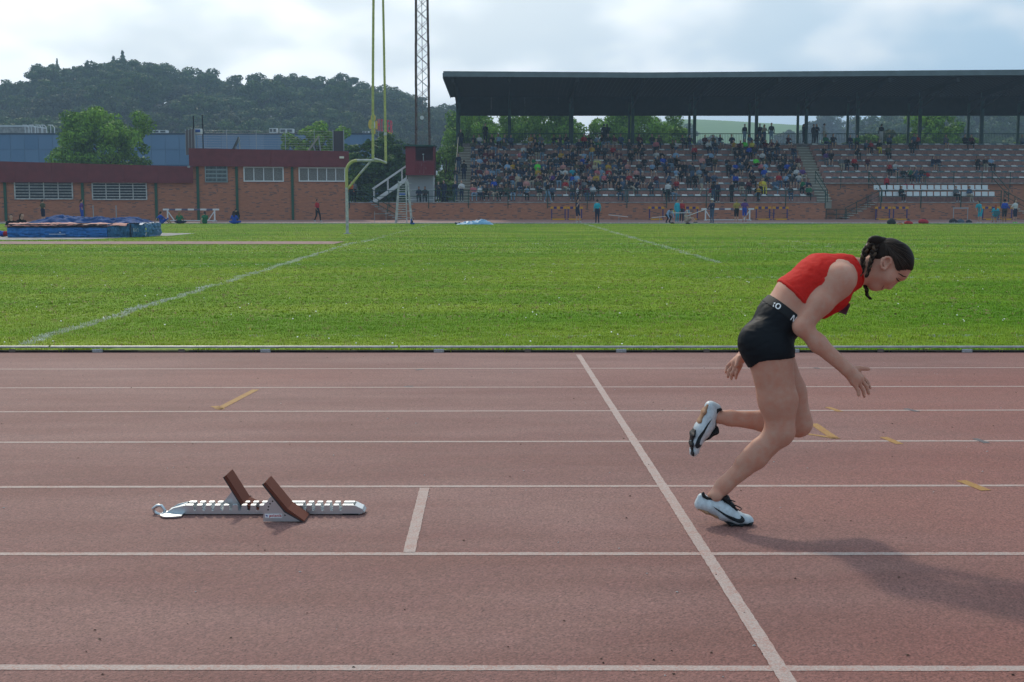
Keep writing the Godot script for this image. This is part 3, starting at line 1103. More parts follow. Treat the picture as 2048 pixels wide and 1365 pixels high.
	while d < 380.0:
		var px := 1720.0 + (380 - d) * 0.35 + r.randf_range(0, 30)
		while px < 2110.0:
			p = P(px, 400, d)
			var s := r.randf_range(0.75, 1.1)
			var kind := r.randi() % 6
			plant("pine_tree" if kind < 4 else "oak_tree", "%s dark %s of the wood seen past the right half of the stand" % ["small" if s < 0.87 else ("large" if s > 0.99 else "middling"), "pine" if kind < 4 else "oak"], "tree", kinds[kind], Vector3(p.x, hill_y(p.x, p.z), p.z), r.randf() * TAU, Vector3(s, s, s), "wood behind the right half of the stand")
			px += r.randf_range(50, 75) * 300.0 / d
		d += 34.0

# ---------- buildings far behind ----------
func far_buildings() -> void:
	var d := 165.0
	var cl := Vector3(X(250, d), 0, -d)
	var hall := thing("warehouse", "long blue panelled warehouse behind the brick building", "building", Vector3(cl.x, 0, cl.z))
	var top := P(100, 268, d).y
	var x0 := X(-150, d) - cl.x
	var x1 := X(742, d) - cl.x
	part("wall", mb().box(Vector3((x0 + x1) * 0.5, top * 0.5, -12), Vector3(x1 - x0, top, 22)).done(), mat(0.08, 0.15, 0.26, 0.5), hall)
	var r := RandomNumberGenerator.new()
	r.seed = 8
	var tones := []
	for q in [Color(0.085, 0.17, 0.29), Color(0.105, 0.19, 0.31), Color(0.095, 0.18, 0.30), Color(0.115, 0.2, 0.32)]: tones.append(mat(q.r, q.g, q.b, 0.35))
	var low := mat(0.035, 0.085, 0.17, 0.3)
	var x := x0
	while x < x1 - 0.5:
		var w := minf(1.85, x1 - x)
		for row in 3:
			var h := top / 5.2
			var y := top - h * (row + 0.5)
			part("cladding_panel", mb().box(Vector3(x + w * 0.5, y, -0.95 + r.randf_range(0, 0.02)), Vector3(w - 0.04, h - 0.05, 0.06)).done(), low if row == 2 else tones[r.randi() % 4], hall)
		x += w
	part("roof_edge", mb().box(Vector3((x0 + x1) * 0.5, top + 0.06, -12), Vector3(x1 - x0 + 0.3, 0.2, 22.3)).done(), mat(0.03, 0.045, 0.07, 0.6), hall)
	for q in [[535, 550, 258], [556, 583, 259], [300, 328, 262], [723, 735, 264]]:
		var a := P(q[0], q[2], d)
		var b := P(q[1], 268, d)
		var u := thing("rooftop_unit", "pale air conditioning unit on the warehouse roof", "air conditioner", Vector3((a.x + b.x) * 0.5, top + 0.16, -d - 1.6), 0.0, "air conditioning units on the warehouse roof")
		part("casing", mb().box(Vector3(0, (a.y - b.y) * 0.5, 0), Vector3(b.x - a.x, a.y - b.y, 1.2)).done(), M.white, u)
		for s in [-0.25, 0.25]: part("fan_grille", mb().box(Vector3(s * (b.x - a.x), (a.y - b.y) * 0.52, 0.62), Vector3((b.x - a.x) * 0.36, (a.y - b.y) * 0.6, 0.06)).done(), mat(0.1, 0.11, 0.12, 0.6), u)
	# paler block and its masts at the far left
	var ph := P(30, 256, d + 25)
	var block := thing("rooftop_block", "pale grey block rising above the far end of the warehouse", "building", Vector3(ph.x, 0, ph.z))
	part("wall", mb().box(Vector3(-2.5, ph.y * 0.5, 0), Vector3(12, ph.y, 6)).done(), M.concrete, block)
	part("roof_edge", mb().box(Vector3(-2.5, ph.y + 0.1, 0), Vector3(12.2, 0.2, 6.2)).done(), M.white, block)
	for px in [38, 51, 64, 74, 90]:
		var p := P(px, 268, d)
		var ht: float = P(px, 251, d).y - p.y
		var v := thing("roof_hoop", "small white curved pipe standing on the warehouse roof", "pipe", Vector3(p.x, top + 0.16, -d - 2.0), 0.0, "curved pipes on the warehouse roof")
		part("pipe", mb().tube(PackedVector3Array([Vector3(0.5, 0, 0), Vector3(0.5, ht * 0.7, 0), Vector3(0.2, ht, 0), Vector3(-0.3, ht, 0)]), PackedFloat32Array([0.06]), 6).done(), M.white, v)
		part("pipe", mb().rod(Vector3(0, 0, 0), Vector3(0, ht * 0.95, 0), 0.05, 6).done(), M.white, v)
	# dark gabled hall right of it
	var hp := P(742, 268, 175)
	var gab := thing("dark_hall", "dark roofed hall behind the floodlight tower", "building", Vector3(X(800, 175), 0, -176))
	var w2 := X(868, 175) - X(742, 175)
	var pg := PackedVector2Array([Vector2(-w2 * 0.5, 0), Vector2(w2 * 0.5, 0), Vector2(w2 * 0.5, P(868, 304, 175).y), Vector2(-w2 * 0.5, hp.y)])
	part("wall", mb().prism(pg, -8, 0).done(), mat(0.03, 0.05, 0.07, 0.7), gab)
	part("roof_edge", mb().bar(Vector3(-w2 * 0.5, hp.y + 0.1, 0.1), Vector3(w2 * 0.5, P(868, 304, 175).y + 0.1, 0.1), 0.2).done(), mat(0.07, 0.1, 0.12, 0.6), gab)
	var low_house := thing("white_house", "low white house with a pale grey roof beside the red cabin", "building", Vector3(X(850, 140), 0, -140))
	var hw := X(882, 140) - X(815, 140)
	var eave := P(870, 352, 140).y
	part("wall", mb().box(Vector3(0, eave * 0.5, -3), Vector3(hw, eave, 6)).done(), mat(0.5, 0.52, 0.55, 0.8), low_house)
	part("roof", mb().prism(PackedVector2Array([Vector2(0.4, eave), Vector2(-3, P(860, 306, 142).y), Vector2(-6.4, eave)]), -hw * 0.5 - 0.2, hw * 0.5 + 0.2, Transform3D(Basis(Vector3(0, 0, 1), Vector3(0, 1, 0), Vector3(-1, 0, 0)), Vector3.ZERO)).done(), mat(0.42, 0.46, 0.5, 0.6), low_house)
	# shop sign on the warehouse roof: yellow emblem, red capitals
	var sp := P(765, 268, 172)
	var sign := thing("shop_sign", "red HIPER letters with a yellow emblem on a rooftop frame", "sign", Vector3(sp.x, 0, sp.z))
	var pt := func(px, py): return P(px, py, 172) - sign.position
	var frame := mb()
	for px in [746, 757, 768, 780]: frame.rod(pt.call(px, 275), pt.call(px, 262), 0.05, 5)
	frame.rod(pt.call(735, 266), pt.call(746, 258), 0.05, 5)
	frame.rod(pt.call(746, 262.5), pt.call(784, 262.5), 0.05, 5)
	part("frame", frame.done(), M.grey_metal, sign)
	var red := mat(0.65, 0.02, 0.05, 0.5)
	var font := SystemFont.new()
	font.font_names = PackedStringArray(["Droid Sans"])
	font.font_weight = 700
	var lets := "HIPER"
	for i in 5:
		var tm := TextMesh.new()
		tm.font = font
		tm.text = lets[i]
		tm.font_size = 64
		tm.depth = 0.25
		tm.pixel_size = 0.0235
		part("letter", tm, red, sign, pt.call(757.5 + i * 6.2, 250.5 + i * 0.85), Basis().scaled(Vector3(0.40, 1.5, 1.0)))
	var em := mb()
	var yel := mat(0.62, 0.42, 0.02, 0.5)
	var o: Vector3 = pt.call(746.5, 252)
	for q in [[0.0, 1.1, 0.34, 0.5], [-0.4, 0.2, 0.28, 0.65], [0.42, 0.1, 0.24, 0.6], [0.0, -0.75, 0.3, 0.5]]:
		var ell := PackedVector2Array()
		for k in 14: ell.append(Vector2(o.x + q[0] + cos(k * TAU / 14) * q[2], o.y + q[1] + sin(k * TAU / 14) * q[3]))
		em.prism(ell, -0.1, 0.1)
	part("emblem", em.done(), yel, sign)
	var core := PackedVector2Array()
	for k in 14: core.append(Vector2(o.x + 0.02 + cos(k * TAU / 14) * 0.24, o.y + 0.15 + sin(k * TAU / 14) * 0.62))
	part("emblem_core", mb().prism(core, 0.08, 0.14).done(), M.white, sign)
	var flag := PackedVector2Array()
	for q in [[770, 264.5], [772, 263.8], [775, 265], [778, 264.2], [783.5, 266], [783, 269], [777, 271.5], [770.5, 270]]:
		var u: Vector3 = pt.call(q[0], q[1])
		flag.append(Vector2(u.x, u.y))
	part("small_plaque", mb().prism(flag, -0.1, 0.1).done(), yel, sign)

# ---------- the brick changing-room building ----------
func window_unit(parent: Node3D, x0: float, x1: float, y0: float, y1: float, z: float, mull: int, bars: int, frame: Material, glass: Material) -> void:
	var w := x1 - x0
	var h := y1 - y0
	var o := part("window", mb().box(Vector3(0, 0, -0.02), Vector3(w, h, 0.06)).done(), glass, parent, Vector3((x0 + x1) * 0.5, (y0 + y1) * 0.5, z))
	var f := mb()
	for s in [-1, 1]:
		f.box(Vector3(s * w * 0.5, 0, 0.04), Vector3(0.09, h + 0.09, 0.1))
		f.box(Vector3(0, s * h * 0.5, 0.042), Vector3(w - 0.09, 0.09, 0.1))
	part("frame", f.done(), frame, o)
	for k in mull: part("mullion", mb().box(Vector3(-w * 0.5 + w * (k + 1) / (mull + 1), 0, 0.03), Vector3(0.07, h - 0.09, 0.06)).done(), frame, o)
	for k in bars: part("bar", mb().box(Vector3(0, -h * 0.5 + h * (k + 1) / (bars + 1), 0.075), Vector3(w - 0.1, 0.05, 0.03)).done(), frame, o)

func brick_building() -> void:
	# low wing: its front runs from A (left, nearer) to B; taller wing from B to C
	var A := Vector3(X(-40, 93.5), 0, -93.5)
	var B := Vector3(X(387, 97.0), 0, -97.0)
	var C := Vector3(X(696, 99.0), 0, -99.0)
	var green := mat(0.025, 0.085, 0.05, 0.6)
	var wings := [[A, B, 1.0], [B, C, 0.0]]
	for wi in 2:
		var a: Vector3 = wings[wi][0]
		var b: Vector3 = wings[wi][1]
		var len_ := a.distance_to(b)
		var ang := atan2(-(b.z - a.z), b.x - a.x)
		var o := thing("brick_building", ["low brick wing with maroon fascia and two wide barred windows", "taller brick wing with maroon fascia and three high windows"][wi], "building", a, ang)
		var inv := o.transform.affine_inverse()
		# local x for a photo column on this front
		var lx := func(px):
			var v := P(px, 400, 1.0) - Vector3(0, EYE, 0)
			var den := v.x * (b.z - a.z) - v.z * (b.x - a.x)
			var s := (a.z * v.x - a.x * v.z) / -den
			return s * len_
		var ly := func(px, py):
			var q: float = lx.call(px)
			var z := lerpf(a.z, b.z, q / len_)
			return P(px, py, -z).y
		var sof: float = ly.call(200, 365) if wi == 0 else ly.call(540, 333)
		part("wall", mb().box(Vector3(len_ * 0.5, sof * 0.5, -4.0), Vector3(len_, sof, 8.0)).done(), M.brick, o)
		# fascia: falls slightly towards its right end
		var l0: float = ly.call(-40, 322) if wi == 0 else ly.call(390, 297)
		var l1: float = ly.call(387, 333.5) if wi == 0 else ly.call(694, 303)
		var n := 6 if wi == 0 else 4
		for k in n:
			var xa := len_ * k / n + (0.0 if k > 0 or wi == 0 else -0.25)
			var xb := len_ * (k + 1) / n + (0.0 if k < n - 1 or wi == 0 else 0.1)
			var pg := PackedVector2Array([Vector2(xa + 0.004, sof - 0.02), Vector2(xb - 0.004, sof - 0.02), Vector2(xb - 0.004, lerpf(l0, l1, float(k + 1) / n)), Vector2(xa + 0.004, lerpf(l0, l1, float(k) / n))])
			part("fascia_panel", mb().prism(pg, -0.1, 0.35).done(), M.maroon, o)
		part("side_fascia", mb().box(Vector3(-0.12 if wi else 0.0, (sof + l0) * 0.5, -4.2), Vector3(0.12, l0 - sof - 0.05, 8.0)).done(), M.maroon, o)
		part("roof", mb().box(Vector3(len_ * 0.5, minf(l0, l1) - 0.35, -4.2), Vector3(len_ - 0.1, 0.2, 8.0)).done(), mat(0.2, 0.19, 0.18, 0.9), o)
		for px in ([10, 165, 312] if wi == 0 else [396, 474, 585]):
			part("pilaster", mb().box(Vector3(lx.call(px), sof * 0.5 - 0.02, 0.03), Vector3(0.2, sof - 0.04, 0.12)).done(), green, o)
		if wi == 0:
			window_unit(o, lx.call(30), lx.call(145), ly.call(90, 398), ly.call(90, 362.5), 0.02, 3, 5, M.white_worn, M.glass_dark)
			window_unit(o, lx.call(185), lx.call(293), ly.call(240, 399), ly.call(240, 366), 0.02, 3, 5, M.white_worn, M.glass_dark)
			part("lamp_bracket", mb().box(Vector3(lx.call(379), ly.call(379, 334), 0.45), Vector3(0.2, 0.15, 0.2)).done(), M.grey_metal, o)
		else:
			window_unit(o, lx.call(412), lx.call(455), ly.call(430, 364), ly.call(430, 332), 0.02, 1, 0, mat(0.25, 0.3, 0.3, 0.6), M.glass_dark)
			var gr := mb()
			var gx0: float = lx.call(413)
			var gx1: float = lx.call(454)
			for k in 17: gr.box(Vector3(lerpf(gx0, gx1, k / 16.0), (ly.call(430, 364) + ly.call(430, 332)) * 0.5, 0.15), Vector3(0.03, 1.2, 0.03))
			for q in [340, 348, 356]: gr.box(Vector3((gx0 + gx1) * 0.5, ly.call(430, q), 0.18), Vector3(gx1 - gx0, 0.08, 0.03))
			part("window_grille", gr.done(), mat(0.25, 0.3, 0.3, 0.6), o)
			var pale := grain(mat(0.28, 0.27, 0.25, 0.5), 0.6, 1.0, 0.05, Vector3(0.8, 0.8, 0.8), 23)
			window_unit(o, lx.call(489), lx.call(567), ly.call(530, 362.5), ly.call(530, 335), 0.02, 3, 0, M.white, pale)
			window_unit(o, lx.call(599), lx.call(690), ly.call(645, 362.5), ly.call(645, 336), 0.02, 4, 0, M.white, pale)
			part("wall_lamp", mb().bevel_box(Vector3(lx.call(684), ly.call(684, 315.5), 0.4), Vector3(0.36, 0.16, 0.12), 0.02).done(), mat(0.7, 0.68, 0.55, 0.5), o)
			# things standing on the flat roof
			var rt: float = minf(l0, l1) - 0.25
			var w := func(px, py, back): return o.transform * Vector3(lx.call(px), ly.call(px, py), -back)
			for q in [[[460, 296], [478, 271], "solar panel tilted on the flat brick roof, beside the wind screens"], [[610, 300], [640, 269], "pale solar collector tilted on the flat brick roof, beside the green tree"]]:
				var lo: Vector3 = w.call(q[0][0], q[0][1], 1.2)
				var hi: Vector3 = w.call(q[1][0], q[1][1], 1.2)
				lo.y = rt
				var sol := thing("solar_panel", q[2], "solar panel", Vector3(lo.x, rt, lo.z), ang)
				var e := inv.basis * (hi - lo)
				part("panel", mb().prism(PackedVector2Array([Vector2(0, 0.02), Vector2(e.x, e.y), Vector2(e.x + 0.04, e.y - 0.12), Vector2(0.12, -0.02)]), -1.6, 0.2).done(), mat(0.05, 0.05, 0.055, 0.3) if q[0][0] < 500 else mat(0.3, 0.27, 0.22, 0.5), sol)
				for z in [0.0, -1.4]:
					part("strut", mb().bar(Vector3(e.x, e.y - 0.08, z), Vector3(e.x * 1.15, 0, z), 0.06).done(), M.grey_metal, sol)
					part("strut", mb().bar(Vector3(e.x * 0.6, e.y * 0.5, z), Vector3(e.x * 0.9, 0, z), 0.05).done(), M.grey_metal, sol)
			for q in [[368, 392, 258, "row of dark slatted screen panels at the end of the flat roof", 3], [669, 690, 262, "dark rooftop screen at the right end of the flat roof", 1]]:
				var s0: Vector3 = w.call(q[0], 297, 3.0 if q[4] == 3 else 1.5)
				var s1: Vector3 = w.call(q[1], 297, 0.4 if q[4] == 3 else 1.0)
				var hgt: float = P(q[1], q[2], -s1.z).y - rt
				var sc := thing("roof_screen", q[3], "screen", Vector3(s0.x, rt, s0.z))
				for k in q[4]:
					var u: Vector3 = (s1 - s0) * (k + 0.5) / q[4]
					part("panel", mb().bar(Vector3(u.x - (s1 - s0).x * 0.44 / q[4], hgt * 0.5, u.z - (s1 - s0).z * 0.44 / q[4]), Vector3(u.x + (s1 - s0).x * 0.44 / q[4], hgt * 0.5, u.z + (s1 - s0).z * 0.44 / q[4]), 0.05, hgt).done(), mat(0.06, 0.045, 0.05, 0.7), sc)
				for k in q[4] + 1:
					var u: Vector3 = (s1 - s0) * (float(k) / q[4])
					part("post", mb().rod(Vector3(u.x, 0, u.z), Vector3(u.x, hgt + 0.1, u.z), 0.04, 6).done(), M.grey_metal, sc)
			for q in [[389, 232, 0.8], [407, 230, 0.9]]:
				var m0: Vector3 = w.call(q[0], 297, q[2])
				var ms := thing("antenna_mast", "thin dark antenna mast on the flat brick roof", "mast", Vector3(m0.x, rt, m0.z), 0.0, "antenna masts on the flat roof")
				part("pole", mb().rod(Vector3.ZERO, Vector3(0, P(q[0], q[1], -m0.z).y - rt, 0), 0.05, 6).done(), M.black, ms)
				part("base_plate", mb().box(Vector3(0, 0.03, 0), Vector3(0.3, 0.06, 0.3)).done(), M.grey_metal, ms)
			var cb: Vector3 = w.call(399, 262, 0.9)
			var box := thing("equipment_box", "white equipment box fixed between the antenna masts", "box", Vector3(cb.x, cb.y, cb.z))
			part("casing", mb().bevel_box(Vector3.ZERO, Vector3(0.6, 0.42, 0.3), 0.03).done(), M.white, box)
			part("blue_panel", mb().box(Vector3(-0.05, 0.05, 0.16), Vector3(0.4, 0.22, 0.03)).done(), mat(0.05, 0.1, 0.3, 0.5), box)
			part("bracket", mb().bar(Vector3(-0.45, -0.1, 0), Vector3(0.45, -0.1, 0), 0.04).done(), M.black, box)
			# wire mesh fence along the roof
			var f0: Vector3 = w.call(392, 297, 2.6)
			var f1: Vector3 = w.call(690, 303, 2.6)
			var fn := thing("roof_fence", "thin wire fence along the back of the flat roof", "fence", Vector3(f0.x, rt, f0.z))
			for k in 6:
				var u: Vector3 = (f1 - f0) * (k / 5.0)
				part("post", mb().rod(Vector3(u.x, 0, u.z), Vector3(u.x, 2.0, u.z), 0.025, 5).done(), M.grey_metal, fn)
			var wires := mb()
			for k in 10: wires.rod(Vector3(0, 0.2 + k * 0.19, 0), Vector3((f1 - f0).x, 0.2 + k * 0.19, (f1 - f0).z), 0.006, 3)
			var wr := part("wire", wires.done(), M.grey_metal, fn)
			wr.set_meta("kind", "stuff")

# ---------- the stand ----------
const WALL_D := 99.0
const ROW_N := 10
func row_d(i: int) -> float:
	return 101.0 + 0.85 * i          # where the seat of row i sits
func row_y(i: int) -> float:
	return 2.05 + 0.489 * i          # height of that seat

func grandstand() -> void:
	var floor_y := 1.5
	var st := thing("grandstand", "covered stand with pink terraces, green columns and a dark cantilever roof", "stand", Vector3(0, 0, -WALL_D))
	var riser := grain(mat(0.42, 0.215, 0.175, 0.9), 0.75, 1.0, 0.03, Vector3(0.5, 0.5, 0.5), 41)
	var tread := grain(mat(0.30, 0.26, 0.24, 0.9), 0.7, 1.0, 0.03, Vector3(0.4, 0.4, 0.4), 42)
	var z_of := func(d): return WALL_D - d      # local z
	var XL := X(941, 103)
	var XR := 54.0
	var XS0 := 24.4                            # stair through the terrace
	var XS1 := 25.6
	# terrace steps, each row a step of its own
	for i in ROW_N:
		var spans := [[XL, XS0], [XS1, XR]]
		for s in spans.size():
			if s == 1 and i < 3: continue
			var front: float = z_of.call(row_d(i) - 0.3)
			var y: float = row_y(i) - 0.1
			var back := -14.5
			var o := part("terrace_step", mb().box(Vector3((spans[s][0] + spans[s][1]) * 0.5, y * 0.5 + 0.2, (front + back) * 0.5), Vector3(spans[s][1] - spans[s][0], y - 0.4, front - back)).done(), riser, st)
			part("nosing", mb().box(Vector3((spans[s][0] + spans[s][1]) * 0.5, y + 0.025, front - 0.13), Vector3(spans[s][1] - spans[s][0] + 0.02, 0.05, 0.34)).done(), tread, o)
	part("walkway", mb().box(Vector3((XL + XR) * 0.5, 3.3, -12.6), Vector3(XR - XL + 2.0, 6.55, 3.8)).done(), tread, st)
	# seats: white and grey-blue shells, alternating
	var shell := mb()
	var prof := PackedVector2Array([Vector2(-0.2, 0.10), Vector2(-0.17, 0.03), Vector2(-0.05, 0.0), Vector2(0.15, 0.012), Vector2(0.2, 0.0), Vector2(0.2, 0.03), Vector2(0.14, 0.045), Vector2(-0.04, 0.035), Vector2(-0.14, 0.06), Vector2(-0.17, 0.12)])
	shell.prism(prof, -0.21, 0.21, Transform3D(Basis(Vector3(0, 0, 1), Vector3.UP, Vector3(-1, 0, 0)), Vector3.ZERO))
	var shell_mesh := shell.done()
	var sw := mat(0.72, 0.72, 0.70, 0.5)
	var sb := mat(0.12, 0.19, 0.22, 0.5)
	var many_w := mb()
	var many_b := mb()
	var made := 0
	for i in ROW_N:
		var x := XL + 0.3
		var k := i
		while x < 46.0:
			k += 1
			var ok := x < XS0 - 0.3 or (x > XS1 + 0.3 and i >= 3)
			var seat := Vector3(x, row_y(i) - 0.045, z_of.call(row_d(i)))
			x += 0.53
			if not ok: continue
			# the largest 300: the front rows and the empty rows right of the stair
			if (x > XS1 and (i >= 3 and i <= 8)) or (x < XS0 and i < 2):
				if made < 290:
					part("seat", shell_mesh, sw if k % 2 else sb, st, seat)
					made += 1
					continue
			var m := many_w if k % 2 else many_b
			for q in shell.v.size():
				m.v.append(shell.v[q] + seat)
				m.n.append(shell.n[q])
	for q in [[many_w, sw], [many_b, sb]]:
		var o := part("seats", q[0].done(), q[1], st)
		o.set_meta("kind", "stuff")
	# stairs through the terrace and at the left end
	var steps_m := grain(mat(0.6, 0.56, 0.47, 0.9), 0.8, 1.0, 0.03, Vector3(0.4, 0.4, 0.4), 43)
	for sx in [[XS0, XS1], [XL - 1.15, XL]]:
		for k in 20:
			var d := 100.5 + 0.43 * k
			var y := floor_y + 0.24 * (k + 1)
			part("stair_step", mb().box(Vector3((sx[0] + sx[1]) * 0.5, y - 0.1, z_of.call(d + 0.24)), Vector3(sx[1] - sx[0] - 0.01, 0.06, 0.5)).done(), steps_m, st)
			part("stair_riser", mb().box(Vector3((sx[0] + sx[1]) * 0.5, (y - 0.13) * 0.5 + 0.5, z_of.call(d + 0.3)), Vector3(sx[1] - sx[0] - 0.03, y - 1.13, 0.4)).done(), mat(0.3, 0.27, 0.22, 0.9), st)
	# promenade and the brick parapet wall in front
	part("promenade", mb().box(Vector3((X(1650, WALL_D) - 22.0) * 0.5, 0.9, -1.3), Vector3(X(1650, WALL_D) + 22.0, 1.1, 2.3)).done(), tread, st)
	var wx0 := X(696, WALL_D)
	var wx1 := X(1652, WALL_D)
	part("brick_parapet", mb().box(Vector3((wx0 + wx1) * 0.5, 0.73, -0.15), Vector3(wx1 - wx0, 1.46, 0.3)).done(), M.brick, st)
	part("coping", mb().box(Vector3((wx0 + wx1) * 0.5, 1.48, -0.14), Vector3(wx1 - wx0, 0.07, 0.38)).done(), M.concrete, st)
	# the projecting block with two rows of white seats, right of the recessed stair
	var bx0 := X(1757, WALL_D)
	var bx1 := X(2006, WALL_D)
	part("brick_parapet", mb().box(Vector3((bx0 + bx1) * 0.5, 0.73, -0.15), Vector3(bx1 - bx0, 1.46, 0.3)).done(), M.brick, st)
	part("coping", mb().box(Vector3((bx0 + bx1) * 0.5, 1.48, -0.14), Vector3(bx1 - bx0, 0.07, 0.38)).done(), M.concrete, st)
	part("block_floor", mb().box(Vector3((bx0 + bx1) * 0.5, 0.9, -2.0), Vector3(bx1 - bx0 - 0.05, 1.1, 3.4)).done(), riser, st)
	part("block_step", mb().box(Vector3((bx0 + bx1) * 0.5, 1.6, -2.75), Vector3(bx1 - bx0 - 0.1, 1.05, 1.9)).done(), riser, st)
	for rr in 2:
		var n := 17
		var sx0 := X([1766, 1761][rr], 100.0)
		for k in n:
			var x := sx0 + 0.545 * k
			var c := part("tip_up_seat", mb().bevel_box(Vector3(0, 0.02, 0.02), Vector3(0.45, 0.06, 0.38), 0.02).done(), M.white, st, Vector3(x, [1.93, 2.47][rr], [-1.0, -1.95][rr]))
			part("seat_back", mb().bevel_box(Vector3(0, 0.22, -0.2), Vector3(0.45, 0.36, 0.05), 0.02, Basis(Vector3.RIGHT, -0.15)).done(), M.white, c)
	# brick wall at the back of the recess, with its pale edge, and the raised walkway edge
	part("recess_wall", mb().box(Vector3((XS1 + XR) * 0.5, 1.5, -3.9), Vector3(XR - XS1, 3.0, 0.3)).done(), M.brick, st)
	part("recess_coping", mb().box(Vector3((XS1 + XR) * 0.5, 3.04, -3.8), Vector3(XR - XS1, 0.08, 0.5)).done(), M.concrete, st)
	for base in [[X(1690, 100), X(1757, 100), 1], [X(2006, 100) + 2.6, X(2006, 100), -1]]:
		for k in 8:
			var t := (k + 0.5) / 8.0
			var x: float = lerpf(base[0], base[1], t)
			var y := 0.15 + 1.35 * (k + 1) / 8.0
			part("recess_step", mb().box(Vector3(x, y - 0.03, -1.6), Vector3(absf(base[1] - base[0]) / 8.0 + 0.1, 0.06, 1.6)).done(), steps_m, st)
			part("recess_riser", mb().box(Vector3(x, y * 0.5 - 0.03, -1.65), Vector3(absf(base[1] - base[0]) / 8.0, y - 0.06, 1.5)).done(), M.brick, st)
		var hr := mb()
		var pa := Vector3(base[0], 1.05, -0.75)
		var pb := Vector3(base[1], 2.4, -0.75)
		hr.rod(pa, pb, 0.03, 6).rod(pa - Vector3(0, 0.4, 0), pb - Vector3(0, 0.4, 0), 0.025, 6)
		for k in 4:
			var q := pa.lerp(pb, k / 3.0)
			hr.rod(q, q - Vector3(0, 0.9, 0), 0.03, 6)
		part("stair_handrail", hr.done(), M.dark_green, st)
		var lr := mb()
		var x2: float = base[0] - 0.9 * base[2]
		for y in [0.55, 0.95]: lr.rod(Vector3(base[0] - 1.6 * base[2], y, -0.4), Vector3(base[0] + 0.3 * base[2], y, -0.4), 0.025, 6)
		for k in 3: lr.rod(Vector3(x2 - 0.7 + k * 0.8, 0.1, -0.4), Vector3(x2 - 0.7 + k * 0.8, 0.95, -0.4), 0.03, 6)
		part("low_railing", lr.done(), M.dark_green, st)
	var corner := mb()
	for q in [[X(1655, 100), 2.6, 3.9], [X(1757, 101), 2.7, 3.9], [X(2008, 101), 2.7, 3.9]]:
		corner.rod(Vector3(q[0], 1.5, -1.0), Vector3(q[0], 2.45, -1.0), 0.035, 6)
		corner.rod(Vector3(q[0], 2.45, -1.0), Vector3(q[0] - 0.35, 4.0, -3.7), 0.03, 6)
		corner.rod(Vector3(q[0], 2.0, -1.0), Vector3(q[0] - 0.35, 3.5, -3.7), 0.03, 6)
		corner.rod(Vector3(q[0] - 0.35, 3.0, -3.7), Vector3(q[0] - 0.35, 4.0, -3.7), 0.03, 6)
	part("stair_handrail", corner.done(), M.dark_green, st)
	var wr := mb()
	for y in [3.45, 3.95]: wr.rod(Vector3(XS1 + 0.4, y, -3.65), Vector3(XR, y, -3.65), 0.025, 6)
	part("walkway_rail", wr.done(), M.dark_green, st)
	for k in 9: part("rail_post", mb().rod(Vector3(XS1 + 1.2 + k * 2.3, 2.6, -3.62), Vector3(XS1 + 1.2 + k * 2.3, 3.95, -3.62), 0.03, 6).done(), M.dark_green, st)
	# two green rails with posts along the parapet
	for span in [[wx0, wx1], [bx0 + 0.1, bx1 - 0.1]]:
		for y in [1.96, 2.4]:
			part("parapet_rail", mb().rod(Vector3(span[0], y, 0.08), Vector3(span[1], y, 0.08), 0.028, 6).done(), M.dark_green, st)
		var n := int((span[1] - span[0]) / 2.9)
		for k in n + 1:
			var x: float = lerpf(span[0] + 0.1, span[1] - 0.05, float(k) / n)
			part("parapet_post", mb().box(Vector3(x, 1.72, 0.05), Vector3(0.06, 1.4, 0.05)).done(), M.dark_green, st)
	# left flank: green rail beside the end stair
	var fl := mb()
	var fx := XL - 1.2
	fl.rod(Vector3(fx, 2.5, -1.2), Vector3(fx, 7.4, -10.2), 0.04, 6).rod(Vector3(fx, 1.5, -1.2), Vector3(fx, 2.5, -1.2), 0.05, 6).rod(Vector3(fx, 6.4, -10.2), Vector3(fx, 8.2, -10.2), 0.09, 6)
	for k in 9: fl.rod(Vector3(fx, lerpf(1.5, 6.4, k / 8.0), lerpf(-1.2, -10.2, k / 8.0)), Vector3(fx, lerpf(2.5, 7.4, k / 8.0), lerpf(-1.2, -10.2, k / 8.0)), 0.025, 6)
	part("flank_railing", fl.done(), M.dark_green, st)
	# rear railing with its bars
	var ry := 6.58
	for y in [ry + 0.12, ry + 1.02]: part("rear_rail", mb().box(Vector3((XL + XR) * 0.5, y, -14.2), Vector3(XR - XL, 0.06, 0.05)).done(), M.dark_green, st)
	var bars := mb()
	var bx := XL
	while bx < 46.0:
		bars.box(Vector3(bx, ry + 0.57, -14.2), Vector3(0.022, 0.86, 0.022))
		bx += 0.14
	part("rear_railing_bars", bars.done(), M.dark_green, st).set_meta("kind", "stuff")
	# columns, roof beams
	var colm := mat(0.02, 0.055, 0.05, 0.5)
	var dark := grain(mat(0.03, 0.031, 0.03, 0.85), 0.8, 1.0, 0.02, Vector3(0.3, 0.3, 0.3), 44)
	var rz0 := -1.5                # front edge of the roof
	var rz1 := -14.2               # back edge
	var yf := 11.28
	var yb := 10.75
	var cols := [916, 1019, 1143, 1264, 1387, 1510, 1609, 1711, 1835, 1958, 2060, 2180]
	for i in cols.size():
		var x := X(cols[i], 109.8)
		part("column", mb().bevel_box(Vector3(x, 8.75, -10.8), Vector3(0.26, 4.4, 0.3), 0.03).done(), colm, st)
		part("rear_column", mb().box(Vector3(x, 8.4, -14.05), Vector3(0.2, 3.7, 0.2)).done(), M.dark_green, st)
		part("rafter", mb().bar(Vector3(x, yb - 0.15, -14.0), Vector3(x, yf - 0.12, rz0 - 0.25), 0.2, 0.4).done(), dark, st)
		part("brace", mb().bar(Vector3(x, 9.6, -10.75), Vector3(x, yf - 0.4, -4.2), 0.14).done(), dark, st)
